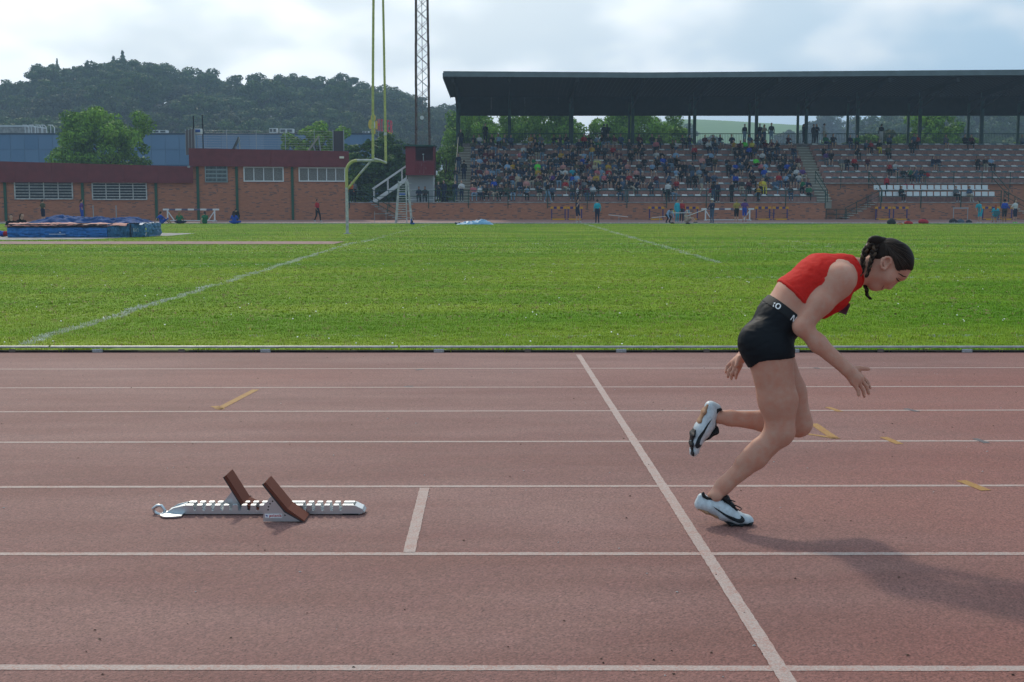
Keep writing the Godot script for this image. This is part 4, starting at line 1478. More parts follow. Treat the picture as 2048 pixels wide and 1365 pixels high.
		part("brace", mb().bar(Vector3(x, 9.3, -14.0), Vector3(x, yf - 0.55, -9.0), 0.12).done(), dark, st)
	var rx0 := X(888, 100.5)
	var sag := func(x): return 0.10 * absf(x - 10.7) / 16.0 if x < 10.7 else 0.22 * (x - 10.7) / 30.0
	var xs := [rx0]
	for c in [1020, 1152, 1289, 1420, 1555, 1663, 1772, 1908, 2043, 2150, 2270]: xs.append(X(c, 100.5))
	xs.append(XR)
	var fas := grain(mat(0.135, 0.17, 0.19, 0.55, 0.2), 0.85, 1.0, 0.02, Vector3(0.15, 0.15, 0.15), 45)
	for i in xs.size() - 1:
		var a: float = xs[i]
		var b: float = xs[i + 1]
		if b <= a: continue
		var ya: float = sag.call(a)
		var yb2: float = sag.call(b)
		part("fascia_panel", mb().prism(PackedVector2Array([Vector2(a, yf + ya), Vector2(b, yf + yb2), Vector2(b, yf + 0.42 + yb2), Vector2(a, yf + 0.42 + ya)]), rz0 - 0.08, rz0).done(), fas, st)
		# roof sheets, corrugated underneath
		var sheet := mb()
		var w := b - a
		var n := int(w / 0.35)
		for k in n:
			var u0 := a + w * k / n
			var u1 := a + w * (k + 0.5) / n
			var u2 := a + w * (k + 1.0) / n
			var f := rz0 - 0.09
			for e in [[u0, u1, 0.0, 0.0], [u1, u2, 0.018, 0.018], [u1, u1, 0.0, 0.018]]:
				sheet.quad(Vector3(e[0], yf + 0.05 + e[2], f), Vector3(e[1], yf + 0.05 + e[3], f), Vector3(e[1], yb + 0.05 + e[3], rz1), Vector3(e[0], yb + 0.05 + e[2], rz1), Vector3.DOWN if e[0] != e[1] else Vector3.RIGHT)
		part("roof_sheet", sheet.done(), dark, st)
		part("roof_top", mb().prism(PackedVector2Array([Vector2(rz0 - 0.09, yf + 0.2), Vector2(rz1, yb + 0.2), Vector2(rz1, yb + 0.26), Vector2(rz0 - 0.09, yf + 0.26)]), -b, -a, Transform3D(Basis(Vector3(0, 0, 1), Vector3.UP, Vector3(-1, 0, 0)), Vector3.ZERO)).done(), fas, st)
	part("end_board", mb().prism(PackedVector2Array([Vector2(rz0 - 0.1, yf - 0.02), Vector2(rz1, yb - 0.02), Vector2(rz1, yb + 0.3), Vector2(rz0 - 0.1, yf + 0.4)]), -rx0, -rx0 + 0.06, Transform3D(Basis(Vector3(0, 0, 1), Vector3.UP, Vector3(-1, 0, 0)), Vector3.ZERO)).done(), fas, st)
	var bp0 := X(916, 113)
	var pw := 3.0
	var px := bp0
	while px < XR:
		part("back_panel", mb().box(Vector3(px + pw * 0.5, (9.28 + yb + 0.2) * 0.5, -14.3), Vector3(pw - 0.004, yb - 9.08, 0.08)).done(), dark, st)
		px += pw
	part("back_beam", mb().box(Vector3((bp0 + XR) * 0.5, 9.26, -14.2), Vector3(XR - bp0, 0.16, 0.2)).done(), dark, st)
	# far straight, its kerb and the ground of the terrace
	var n1 := noise(71, 0.3, 3)
	var tc := func(x, z):
		return Color(0.33, 0.165, 0.14).lerp(Color(0.42, 0.27, 0.23), clampf(0.5 + n1.get_noise_2d(x * 0.3, z * 3.0), 0, 1))
	var tm := grain(mat(1, 1, 1, 0.85), 0.8, 1.0, 0.1, Vector3(0.5, 0.5, 0.5), 46)
	tm.vertex_color_use_as_albedo = true
	setting("far_straight", grid(-64, 64, -FAR_D - 13.0, -FAR_D - 0.02, 128, 12, func(_x, z): return 0.012 + 0.01 * (-z - FAR_D), tc), tm)
	var k2 := thing("far_kerb_rail", "thin white kerb rail along the far straight", "kerb", Vector3(0, 0, -FAR_D + 0.02))
	for k in 16: part("rail", mb().bevel_box(Vector3(-60 + 8.0 * k, 0.045, 0), Vector3(7.96, 0.06, 0.06), 0.01).done(), M.white_worn, k2)

# ---------- things on and around the infield ----------
func hurdle(tall: bool) -> Node3D:
	var h := thing("hurdle", "hurdle", "hurdle", Vector3.ZERO, 0.0, "yellow and purple hurdles along the parapet")
	var pur := mat(0.045, 0.03, 0.13, 0.6)
	var yl := mat(0.6, 0.28, 0.012, 0.55)
	var H := 0.95 if tall else 0.9
	for k in 5:
		part("board", mb().bevel_box(Vector3(-0.5 + k * 0.25, H, 0.02), Vector3(0.248, 0.17, 0.035), 0.006).done(), pur if k % 2 == 1 else yl, h)
	for s in [-1, 1]:
		part("upright", mb().bevel_box(Vector3(s * 0.52, H * 0.5 - 0.02, -0.01), Vector3(0.09, H - 0.06, 0.05), 0.008).done(), pur, h)
		part("foot", mb().bevel_box(Vector3(s * 0.52, 0.04, 0.3), Vector3(0.06, 0.05, 0.7), 0.008).done(), pur, h)
	part("base_bar", mb().bevel_box(Vector3(0, 0.05, 0.05), Vector3(1.08, 0.13, 0.06), 0.008).done(), yl, h)
	return h

func field_things() -> void:
	goal_post()
	landing_mat()
	# hurdles stored along the brick parapet
	var proto := hurdle(true)
	var spots := [[1117, "leftmost"], [1150, ""], [1313, ""], [1382, ""], [1527, ""], [1562, ""], [1767, ""], [1802, ""], [1981, ""], [2012, ""]]
	var labels := ["yellow and purple hurdle behind the woman in the dark dress, at the parapet", "yellow and purple hurdle that the woman in the dark dress walks past", "yellow and purple hurdle behind the crouching man at the table", "yellow and purple hurdle behind the table, under the man's pole", "yellow and purple hurdle beside the white steeplechase barrier with two athletes", "yellow and purple hurdle of a pair beside the recessed stair", "yellow and purple hurdle behind the black bag", "yellow and purple hurdle behind the red bag", "yellow hurdle behind the woman leaning in the cyan top", "yellow hurdle behind the seated person in cyan"]
	for k in spots.size():
		var d := 97.6
		var p := Vector3(X(spots[k][0], d), 0.012 + 0.01 * (d - FAR_D), -d)
		if k == 0:
			proto.position = p
			proto.set_meta("label", labels[0])
		else:
			copy(proto, p, 0.0, labels[k])
	var gh := thing("hurdle", "grey hurdle at the parapet behind the black bags", "hurdle", Vector3(X(1923, 97.6), 0.12, -97.6))
	part("board", mb().bevel_box(Vector3(0, 0.92, 0), Vector3(1.2, 0.1, 0.03), 0.006).done(), M.grey_metal, gh)
	for s in [-0.55, 0.55]:
		part("upright", mb().box(Vector3(s, 0.46, -0.02), Vector3(0.05, 0.9, 0.04)).done(), M.grey_metal, gh)
		part("foot", mb().box(Vector3(s, 0.03, 0.3), Vector3(0.05, 0.05, 0.7)).done(), M.grey_metal, gh)
	# steeplechase barriers
	for q in [[381, 93.0, 4.15, "long white steeplechase barrier in front of the brick building", 0.02], [1456, 95.5, 4.0, "long white steeplechase barrier behind the two athletes at the stand", 0.12]]:
		var b := thing("steeplechase_barrier", q[3], "barrier", Vector3(X(q[0], q[1]), 0.0 if q[1] < 90 else 0.012 + 0.01 * (q[1] - FAR_D), -q[1]))
		var n := 9
		for k in n:
			part("beam_section", mb().bevel_box(Vector3(q[2] * ((k + 0.5) / n - 0.5), 0.88, 0), Vector3(q[2] / n - 0.004, 0.13, 0.13), 0.01).done(), M.white if k % 2 == 0 else mat(0.1, 0.1, 0.16, 0.6), b)
		for s in [-1, 1]:
			part("post", mb().bar(Vector3(s * q[2] * 0.42, 0.82, 0), Vector3(s * q[2] * 0.42, 0.04, 0), 0.09).done(), M.white, b)
			part("brace", mb().bar(Vector3(s * q[2] * 0.42, 0.78, 0), Vector3(s * q[2] * 0.30, 0.06, 0.02), 0.06).done(), M.white, b)
			part("foot", mb().bar(Vector3(s * q[2] * 0.42, 0.04, -0.6), Vector3(s * q[2] * 0.42, 0.04, 0.6), 0.07).done(), M.white, b)
		part("base_rail", mb().bar(Vector3(-q[2] * 0.42, 0.07, 0.05), Vector3(q[2] * 0.42, 0.07, 0.05), 0.06).done(), M.white, b)
	tower()
	cabin()
	judges_stand()
	# thin posts by the building
	for px in [185, 231]:
		var d := 92.0
		var po := thing("thin_post", "thin pale post standing before the low brick wing", "post", Vector3(X(px, d), 0.06, -d), 0.0, "thin posts before the low brick wing")
		part("pole", mb().rod(Vector3.ZERO, Vector3(0, P(px, 411, d).y - 0.06, 0), 0.04, 6).done(), M.grey_metal, po)
		part("foot", mb().rod(Vector3.ZERO, Vector3(0, 0.04, 0), 0.16, 8).done(), M.grey_metal, po)
	# blue tarpaulin left in a heap, and bags
	tarpaulin()
	var bags := [[1783, 449, 15, 11, Color(0.015, 0.016, 0.018), "black rucksack standing on the kerb of the far straight"], [1800, 450, 16, 4, Color(0.5, 0.22, 0.02), "flat orange and white bag beside the black rucksack"], [1817, 449, 19, 7, Color(0.42, 0.02, 0.025), "red sports bag lying between the orange bag and a larger red bag"], [1847, 448, 20, 10, Color(0.40, 0.02, 0.03), "large red and black sports bag behind the far kerb"], [1907, 447.5, 15, 10, Color(0.02, 0.022, 0.025), "black bag with a white patch before the grey hurdle"], [1922, 447.5, 13, 9, Color(0.06, 0.09, 0.12), "dark bag with pale blue top beside the black bag"], [1938, 447.5, 13, 7, Color(0.02, 0.02, 0.03), "small black bag nearest the leaning woman"], [825, 449.5, 9, 13, Color(0.02, 0.10, 0.42), "bright blue bag at the foot of the white ladder stand"], [1345, 448, 9, 3, Color(0.03, 0.02, 0.03), "small dark bag on the grass before the officials' table"], [1376, 449, 12, 3, Color(0.01, 0.01, 0.012), "flat black bag on the grass at the officials' table"]]
	for q in bags:
		var p := G(q[0], q[1])
		var s := -p.z / FOCAL
		var o := thing("sports_bag", q[5], "bag", Vector3(p.x, 0, p.z))
		var f := Field.new()
		var w: float = q[2] * s
		var h: float = q[3] * s
		if h > w:      # an upright bag slumped to one side
			f.add(Vector3(-w * 0.25, h * 0.2, 0), Vector3(w * 0.3, h * 0.16, 0), w * 0.24, w * 0.2, 0, 1.0, 0.05)
			f.add(Vector3(-w * 0.2, h * 0.2, 0), Vector3(-w * 0.26, h * 0.85, 0), w * 0.26, w * 0.12, 0, 1.0, 0.08)
		else: f.add(Vector3(-w * 0.3, h * 0.4, 0), Vector3(w * 0.3, h * 0.38, 0.02), h * 0.4, h * 0.38, 0, 1.0, 0.1)
		if h <= w: f.add(Vector3(-w * 0.12, h * 0.55, 0), Vector3(w * 0.1, h * 0.58, 0), h * 0.42, h * 0.36, 0, 1.0, 0.1)
		if h <= w: f.add(Vector3(w * 0.32, h * 0.3, 0.05), Vector3(w * 0.38, h * 0.28, 0.05), h * 0.28, h * 0.26, 0, 1.0, 0.05)
		part("body", f.mesh(0.035), mat(q[4].r, q[4].g, q[4].b, 0.7), o)
		part("strap", mb().tube(PackedVector3Array([Vector3(-w * 0.28, h * 0.75, 0.02), Vector3(-w * 0.1, h * 1.02, 0.05), Vector3(w * 0.1, h * 1.03, 0.05), Vector3(w * 0.28, h * 0.72, 0.02)]), PackedFloat32Array([0.018]), 5).done(), M.black, o)
		part("pocket", mb().bevel_box(Vector3(-w * 0.05, h * 0.42, h * 0.36), Vector3(w * 0.4, h * 0.34, 0.06), 0.015).done(), M.white if q[0] in [1800, 1907] else (mat(0.3, 0.42, 0.5, 0.6) if q[0] == 1922 else M.black), o)
	# officials' table with its clutter, and two long poles
	var tp := G(1364, 447.5)
	var tb := thing("table", "small folding table of the officials on the far straight", "table", Vector3(tp.x, 0.02, tp.z - 0.8))
	part("table_top", mb().bevel_box(Vector3(0, 0.72, 0), Vector3(1.5, 0.04, 0.7), 0.01).done(), M.white, tb)
	for s in [[-0.65, -0.28], [0.65, -0.28], [-0.65, 0.28], [0.65, 0.28]]: part("leg", mb().rod(Vector3(s[0], 0, s[1]), Vector3(s[0], 0.7, s[1]), 0.02, 6).done(), M.grey_metal, tb)
	for q in [[-0.5, Color(0.5, 0.5, 0.1), "yellow water bottle on the officials' table"], [0.45, Color(0.6, 0.62, 0.6), "white water bottle on the officials' table"], [0.58, Color(0.05, 0.35, 0.45), "cyan water bottle on the officials' table"]]:
		var bt := thing("water_bottle", q[2], "bottle", tb.position + Vector3(q[0], 0.742, 0.1))
		part("body", mb().tube(PackedVector3Array([Vector3.ZERO, Vector3(0, 0.16, 0), Vector3(0, 0.2, 0)]), PackedFloat32Array([0.04, 0.04, 0.02]), 8).done(), mat(q[1].r, q[1].g, q[1].b, 0.4), bt)
		part("cap", mb().rod(Vector3(0, 0.2, 0), Vector3(0, 0.24, 0), 0.02, 8).done(), M.black, bt)
	for q in [[1217, 430, 1256, 434, 90.0, "pale pole leaning near the parapet beside the person in blue"], [1303, 436, 1332, 433, 89.0, "pale pole lying towards the officials' table"]]:
		var a := P(q[0], q[1], q[4])
		var b := P(q[2], q[3], q[4] + 0.6)
		var stand_p := thing("vaulting_pole", q[5], "pole", Vector3(a.x, 0.05, a.z))
		part("pole", mb().rod(a - stand_p.position, b - stand_p.position, 0.022, 6).done(), M.white, stand_p)
		part("rest", mb().bar(Vector3((b - a).x * 0.5, 0, 0.3), Vector3((b - a).x * 0.5, a.lerp(b, 0.5).y - 0.07, 0.3), 0.03).done(), M.grey_metal, stand_p)
	var ch := thing("folding_chair", "folding chair under the seated person in cyan", "chair", Vector3(X(1993, 88.0), 0.03, -88.0))
	part("seat", mb().bevel_box(Vector3(0, 0.44, 0), Vector3(0.45, 0.05, 0.42), 0.01).done(), mat(0.03, 0.12, 0.15, 0.6), ch)
	part("backrest", mb().bevel_box(Vector3(0, 0.72, 0.22), Vector3(0.45, 0.3, 0.03), 0.01).done(), mat(0.03, 0.12, 0.15, 0.6), ch)
	for s in [[-0.2, -0.18], [0.2, -0.18], [-0.2, 0.2], [0.2, 0.2]]: part("leg", mb().rod(Vector3(s[0], 0, s[1]), Vector3(s[0], 0.43, s[1]), 0.015, 6).done(), M.grey_metal, ch)

func goal_post() -> void:
	var d := 58.5
	var g := thing("goal_post", "tall yellow and white gooseneck football goal with two uprights", "goal", Vector3(X(693.5, d), 0, -d))
	var yl := grain(mat(0.56, 0.56, 0.2, 0.55), 0.75, 1.0, 0.03, Vector3(0.6, 0.6, 0.6), 61)
	var h := 3.40
	part("post", mb().rod(Vector3(0, 0, 0), Vector3(0, 2.15, 0), 0.068, 14).done(), M.white_worn, g)
	part("post_foot", mb().rod(Vector3(0, 0, 0), Vector3(0, 0.04, 0), 0.17, 12).done(), M.grey_metal, g)
	var neck := PackedVector3Array([Vector3(0, 2.15, 0), Vector3(0, 2.75, 0)])
	for k in 9: neck.append(Vector3(0.5 - 0.5 * cos(k * PI / 16), 2.9 + 0.5 * sin(k * PI / 16), 0))
	part("neck", mb().tube(neck, PackedFloat32Array([0.07]), 14).done(), yl, g)
	part("arm", mb().tube(PackedVector3Array([Vector3(0.5, h, 0), Vector3(1.0, h, 0), Vector3(1.55, h - 0.02, 0)]), PackedFloat32Array([0.062]), 14).done(), M.white_worn, g)
	part("brace", mb().tube(PackedVector3Array([Vector3(0.05, 2.1, 0), Vector3(0.62, 2.78, 0)]), PackedFloat32Array([0.05]), 10).done(), yl, g)
	part("brace", mb().tube(PackedVector3Array([Vector3(0.62, 2.78, 0), Vector3(1.13, 3.36, 0)]), PackedFloat32Array([0.05]), 10).done(), M.white_worn, g)
	part("crossbar", mb().tube(PackedVector3Array([Vector3(1.55, h - 0.02, 2.82), Vector3(1.55, h, 0), Vector3(1.55, h - 0.02, -2.82)]), PackedFloat32Array([0.062]), 12).done(), M.white_worn, g)
	for s in [-1, 1]:
		var bend := PackedVector3Array()
		for k in 7: bend.append(Vector3(1.55 + (0.16 if s > 0 else -0.06) * pow(k / 6.0, 1.4), h + 9.3 * k / 6.0, s * 2.82))
		part("upright", mb().tube(bend, PackedFloat32Array([0.06, 0.058, 0.057, 0.056, 0.055, 0.054, 0.053]), 12).done(), yl, g)
		part("upright_sleeve", mb().rod(Vector3(1.55, h + 1.3, s * 2.82), Vector3(1.553, h + 1.45, s * 2.82), 0.068, 12).done(), M.white_worn if s < 0 else yl, g)

func landing_mat() -> void:
	var p0 := G(15, 476)
	var d := -p0.z
	var o := thing("high_jump_mat", "big blue high jump landing mat with a dark blue strip", "landing mat", Vector3(p0.x, 0, p0.z))
	var blue := grain(mat(0.04, 0.2, 0.55, 0.55), 0.7, 1.0, 0.03, Vector3(0.5, 0.5, 0.5), 62)
	var navy := grain(mat(0.03, 0.035, 0.055, 0.55), 0.7, 1.0, 0.03, Vector3(0.5, 0.5, 0.5), 63)
	var pale := grain(mat(0.08, 0.24, 0.44, 0.55), 0.65, 1.0, 0.03, Vector3(0.6, 0.6, 0.6), 64)
	var xr := X(213, d) - p0.x
	var r := RandomNumberGenerator.new()
	r.seed = 9
	var lump := noise(91, 1.4, 3)
	var face := func(ax: float, bx: float, az: float, bz: float, y0: float, y1: float, bulge: float, n := 24) -> ArrayMesh:
		# one slack cover sheet between two corners, wrinkled
		var m := mb()
		var dir := Vector3(bx - ax, 0, bz - az)
		var out := Vector3(-dir.z, 0, dir.x).normalized()
		if out.z < 0: out = -out
		var at := func(i: int, j: int) -> Vector3:
			var t := float(i) / n
			var s := float(j) / 8.0
			var p := Vector3(lerpf(ax, bx, t), lerpf(y0, y1, s), lerpf(az, bz, t))
			var wv := lump.get_noise_2d(t * 9.0 + ax * 3.0, s * 2.0 + t * 3.0) * 0.06 + lump.get_noise_2d(t * 22.0, s * 5.0 + t * 9.0) * 0.03
			return p + out * (bulge * sin(s * PI) + wv) + Vector3(0, 0.02 * lump.get_noise_2d(t * 8.0, 5.0), 0)
		for i in n:
			for j in 8: m.quad(at.call(i, j), at.call(i + 1, j), at.call(i + 1, j + 1), at.call(i, j + 1), out)
		return m.done()
	var H := 0.62
	part("core", mb().box(Vector3(xr * 0.5 + 0.1, H * 0.5 - 0.03, -1.8), Vector3(xr - 0.1, H - 0.12, 3.0)).done(), navy, o)
	part("front_cover", face.call(0.0, xr, 0.0, 0.06, 0.01, H * 0.68, 0.05), blue, o)
	part("dark_strip", face.call(0.0, xr, 0.01, 0.05, H * 0.68, H * 0.92, 0.04), navy, o)
	part("side_cover", face.call(xr, xr + 0.9, 0.06, -0.32, 0.01, H * 0.93, 0.07), pale, o)
	part("side_cover", face.call(xr + 0.9, xr + 1.3, -0.32, -0.85, 0.02, H * 0.93, 0.06, 12), pale, o)
	part("side_cover", face.call(xr + 1.3, xr + 1.35, -0.85, -3.0, 0.02, H * 0.93, 0.05, 12), pale, o)
	part("seam", mb().tube(PackedVector3Array([Vector3(xr + 0.88, 0.03, -0.22), Vector3(xr + 0.88, H * 0.5, -0.2), Vector3(xr + 0.87, H * 0.9, -0.24)]), PackedFloat32Array([0.03]), 5).done(), navy, o)
	# white printed wordmark band on the front cover, too small to read
	part("print_band", mb().box(Vector3(X(113, d) - p0.x, 0.155, 0.12), Vector3(0.68, 0.02, 0.006)).done(), M.white, o)
	part("print_mark", mb().prism(PackedVector2Array([Vector2(-0.04, 0), Vector2(0.04, 0), Vector2(0, 0.05)]), 0, 0.006, Transform3D(Basis.IDENTITY, Vector3(X(119, d) - p0.x, 0.2, 0.125))).done(), M.white, o)
	for k in 3: part("print_mark", mb().bar(Vector3(xr + 0.98 + k * 0.06, 0.25, -0.34 - k * 0.08), Vector3(xr + 0.98 + k * 0.06, 0.4, -0.34 - k * 0.08), 0.025).done(), M.white, o)
	# salmon top sheet folded over the edge
	var top := func(nx: int, nz: int, x0: float, x1: float, z0: float, z1: float, y: float, amp: float, seed_: int, droop: float) -> ArrayMesh:
		var nn := noise(seed_, 1.1, 3)
		return grid(x0, x1, z0, z1, nx, nz, func(x, z):
			var e: float = clampf((z - z1 + 0.25) / 0.25, 0, 1)
			return y + amp * (nn.get_noise_2d(x * 1.2, z * 1.4) + 0.5 * nn.get_noise_2d(x * 3.0, z * 3.0)) - droop * e * e)
	part("top_sheet", top.call(60, 24, 0.04, xr + 0.8, -3.2, 0.1, H * 0.97, 0.05, 5, 0.1), mat(0.42, 0.17, 0.14, 0.7), o)
	part("top_sheet", top.call(30, 20, xr + 0.6, xr + 1.32, -3.0, -0.4, H * 0.95, 0.05, 7, 0.06), pale, o)
	# crumpled blue rain cover thrown over it
	var cn := noise(17, 0.9, 2)
	var cover := grid(0.55, xr + 1.15, -3.0, -0.35, 110, 40, func(x, z):
		var u := clampf((x - 0.55) / (xr + 0.6), 0, 1)
		var v: float = (z + 3.0) / 2.65
		var rim: float = pow(clampf(sin(u * PI) * 1.6, 0, 1), 0.5) * pow(clampf(sin(v * PI) * 1.3, 0, 1), 0.6)
		var fold := (0.4 - absf(cn.get_noise_2d(x * 0.6 + z * 0.5, z * 0.9))) * 0.3 - absf(cn.get_noise_2d(x * 1.9 + 9.0 - z, z * 1.3)) * 0.16
		return H * 0.985 + rim * (0.05 + fold + 0.18 * exp(-pow((u - 0.22) * 5.0, 2.0)) + 0.16 * exp(-pow((u - 0.90) * 8.0, 2.0)) + 0.1 * exp(-pow((u - 0.58) * 8.0, 2.0))))
	var rc := thing("rain_cover", "crumpled blue rain cover thrown over the landing mat", "tarpaulin", o.position)
	var cm := grain(mat(0.03, 0.095, 0.28, 0.7), 0.6, 1.0, 0.02, Vector3(0.4, 0.4, 0.4), 66)
	cm.metallic_specular = 0.12
	part("sheet", cover, cm, rc)

func tarpaulin() -> void:
	var p := G(950, 449.5)
	var o := thing("tarpaulin", "pale blue tarpaulin left in a low heap on the far edge of the grass", "tarpaulin", Vector3(p.x, 0, p.z))
	var cn := noise(27, 1.2, 3)
	var w := 2.5
	part("sheet", grid(-w * 0.5, w * 0.5, -0.6, 0.5, 50, 20, func(x, z):
		var e: float = clampf(1.0 - pow(absf(x) / (w * 0.5), 4.0), 0, 1) * clampf(1.0 - pow(absf(z + 0.05) / 0.56, 4.0), 0, 1)
		return 0.01 + e * (0.09 + 0.22 * absf(cn.get_noise_2d(x * 1.5, z * 2.0)) + 0.16 * exp(-pow((x - 0.55) * 1.6, 2.0)))), mat(0.18, 0.36, 0.52, 0.45), o)
	part("rolled_end", mb().rod(Vector3(-1.3, 0.1, -0.3), Vector3(-1.05, 0.08, 0.2), 0.09, 8).done(), mat(0.02, 0.04, 0.08, 0.5), o)

func tower() -> void:
	var d := 106.0
	var p := P(846.5, 400, d)
	var o := thing("floodlight_tower", "rusty lattice floodlight tower rising behind the red cabin", "tower", Vector3(p.x, 0, -d))
	var rust := grain(mat(0.16, 0.09, 0.06, 0.8), 0.6, 1.0, 0.04, Vector3(0.6, 0.6, 0.6), 67)
	var steel := mat(0.2, 0.19, 0.18, 0.6, 0.3)
	var H := 22.0
	var hw := func(y: float) -> float: return lerpf(0.60, 0.47, clampf(y / 20.0, 0, 1))
	for sx in [-1, 1]:
		for sz in [-1, 1]:
			for k in 6:
				var y0 := H * k / 6.0
				var y1 := H * (k + 1) / 6.0
				var a: float = hw.call(y0) + 0.012 * (k % 2)
				var b: float = hw.call(y1) + 0.012 * (k % 2)
				part("leg", mb().bar(Vector3(sx * a, y0, sz * a), Vector3(sx * b, y1, sz * b), 0.12).done(), rust, o)
	var n := 24
	for k in n:
		var y0 := H * k / n
		var y1 := H * (k + 1) / n
		var a: float = hw.call(y0)
		var b: float = hw.call(y1)
		for f in 4:
			var t := Basis(Vector3.UP, f * PI / 2)
			var s := 1 if (k + f) % 2 == 0 else -1
			part("brace", mb().bar(t * Vector3(-s * a, y0, a), t * Vector3(s * b, y1, b), 0.045).done(), steel, o)
			if f < 2: part("brace", mb().bar(t * Vector3(s * a, y0, a + 0.03), t * Vector3(-s * b, y1, b + 0.03), 0.035).done(), steel, o)
	part("ladder_rail", mb().rod(Vector3(0, 1.5, 0), Vector3(0, H, 0), 0.03, 6).done(), steel, o)
	var by: float = P(846, 237, d).y
	var sp := part("loudspeaker", mb().tube(PackedVector3Array([Vector3(0, by, 0.5), Vector3(0, by, 0.72), Vector3(0, by, 0.9)]), PackedFloat32Array([0.07, 0.09, 0.17]), 10).done(), M.white, o)
	part("bracket", mb().bar(Vector3(-0.5, by, 0.48), Vector3(0.5, by, 0.48), 0.05).done(), steel, sp)

func cabin() -> void:
	var d := 101.5
	var p := P(841, 403, d)
	var o := thing("photo_finish_cabin", "small red cabin with a dark opening, raised on a grey base", "cabin", Vector3(p.x, 1.45, -d))
	var lx := func(px): return X(px, d) - p.x
	var ly := func(py): return P(841, py, d).y - 1.45
	var x0: float = lx.call(813)
	var x1: float = lx.call(868)
	var y1: float = ly.call(349)
	var y2: float = ly.call(293)
	var red := mat(0.17, 0.018, 0.024, 0.6)
	part("back_wall", mb().box(Vector3((x0 + x1) * 0.5, y2 * 0.5, -2.0), Vector3(x1 - x0, y2, 0.1)).done(), red, o)
	for x in [x0, x1]: part("side_wall", mb().box(Vector3(x, (y1 + y2) * 0.5, -1.0), Vector3(0.1, y2 - y1, 2.0)).done(), red, o)
	part("front_panel", mb().box(Vector3((x0 + lx.call(832)) * 0.5, (y1 + y2) * 0.5, 0), Vector3(lx.call(832) - x0, y2 - y1, 0.06)).done(), red, o)
	part("floor", mb().box(Vector3((x0 + x1) * 0.5, y1, -0.95), Vector3(x1 - x0 + 0.1, 0.12, 2.15)).done(), red, o)
	part("rail", mb().box(Vector3((x0 + x1) * 0.5, ly.call(322.5), 0.06), Vector3(x1 - x0, 0.06, 0.05)).done(), red, o)
	for k in 9:
		var bx := lerpf(lx.call(834), x1 - 0.06, k / 8.0)
		part("slat", mb().box(Vector3(bx, (y1 + ly.call(322.5)) * 0.5, 0.05), Vector3(0.13, ly.call(322.5) - y1 - 0.06, 0.03)).done(), red, o)
	part("roof", mb().prism(PackedVector2Array([Vector2(lx.call(809), y2), Vector2(lx.call(871), y2), Vector2(lx.call(871), y2 + 0.10), Vector2(lx.call(809), y2 + 0.14)]), -2.2, 0.35).done(), M.dark_green, o)
	for x in [x0, x1, lerpf(x0, x1, 0.5)]: part("base_wall" if x == lerpf(x0, x1, 0.5) else "post", mb().box(Vector3(x, y1 * 0.5, -1.0 if x == lerpf(x0, x1, 0.5) else -0.05), Vector3(0.09 if x != lerpf(x0, x1, 0.5) else x1 - x0 - 0.1, y1 - 0.12, 0.09 if x != lerpf(x0, x1, 0.5) else 0.1)).done(), M.white_worn if x != lerpf(x0, x1, 0.5) else mat(0.35, 0.36, 0.37, 0.8), o)
	var gate := mb()
	for y in [0.25, 1.0]: gate.rod(Vector3(x0, y, 0.3), Vector3(x1, y, 0.3), 0.03, 6)
	for k in 3: gate.rod(Vector3(lerpf(x0, x1, k / 2.0), 0.02, 0.3), Vector3(lerpf(x0, x1, k / 2.0), 1.0, 0.3), 0.03, 6)
	part("base_railing", gate.done(), M.white, o)
	var tr := thing("camera_tripod", "grey tripod with a camera standing in the opening of the red cabin", "tripod", Vector3(p.x + lx.call(846.5), 1.45 + y1 + 0.07, -d - 0.4))
	var hh: float = ly.call(321) - y1
	for q in [[-0.33, 0.15], [0.33, 0.15], [0.0, -0.3]]: part("leg", mb().rod(Vector3(0, hh, 0), Vector3(q[0], 0, q[1]), 0.03, 6).done(), mat(0.32, 0.3, 0.3, 0.4, 0.4), tr)
	part("column", mb().rod(Vector3(0, hh - 0.1, 0), Vector3(0, hh + 0.35, 0), 0.035, 6).done(), mat(0.5, 0.5, 0.5, 0.4), tr)
	part("camera_body", mb().bevel_box(Vector3(0, hh + 0.42, 0), Vector3(0.2, 0.16, 0.26), 0.02).done(), M.black, tr)
	part("camera_lens", mb().rod(Vector3(0, hh + 0.42, 0.13), Vector3(0, hh + 0.42, 0.25), 0.06, 8).done(), mat(0.5, 0.5, 0.5, 0.3), tr)
	# white stair leading up to it: stringer, treads, handrail
	var a := P(747, 401, d + 0.6)
	var b := P(813, 355, d + 0.6)
	var sr := thing("cabin_stair", "sloping white metal stair leading up to the red cabin", "stairs", Vector3(a.x, 1.45, a.z))
	var sl := b - a
	for z in [0.0, -0.8]:
		part("stringer", mb().bar(Vector3(0, 0.08, z), Vector3(sl.x, sl.y + 0.08, z), 0.06, 0.26).done(), M.white, sr)
		part("handrail", mb().bar(Vector3(-0.1, 1.12, z), Vector3(sl.x, sl.y + 1.15, z), 0.06, 0.1).done(), M.white, sr)
		for t in [0.0, 0.42, 0.85]: part("baluster", mb().bar(Vector3(sl.x * t, sl.y * t, z), Vector3(sl.x * t, sl.y * t + 1.12, z), 0.05).done(), M.white, sr)
	for k in 9: part("tread", mb().box(Vector3(sl.x * (k + 0.5) / 9, sl.y * (k + 0.5) / 9 + 0.08, -0.4), Vector3(0.26, 0.03, 0.76)).done(), M.grey_metal, sr)
	# concrete steps from the track up to the promenade, with green handrail
	var c0 := P(738, 404, 98.6)
	var cs := thing("wall_steps", "flight of pale steps along the parapet with a dark green handrail", "stairs", Vector3(c0.x, 0.11, -98.4))
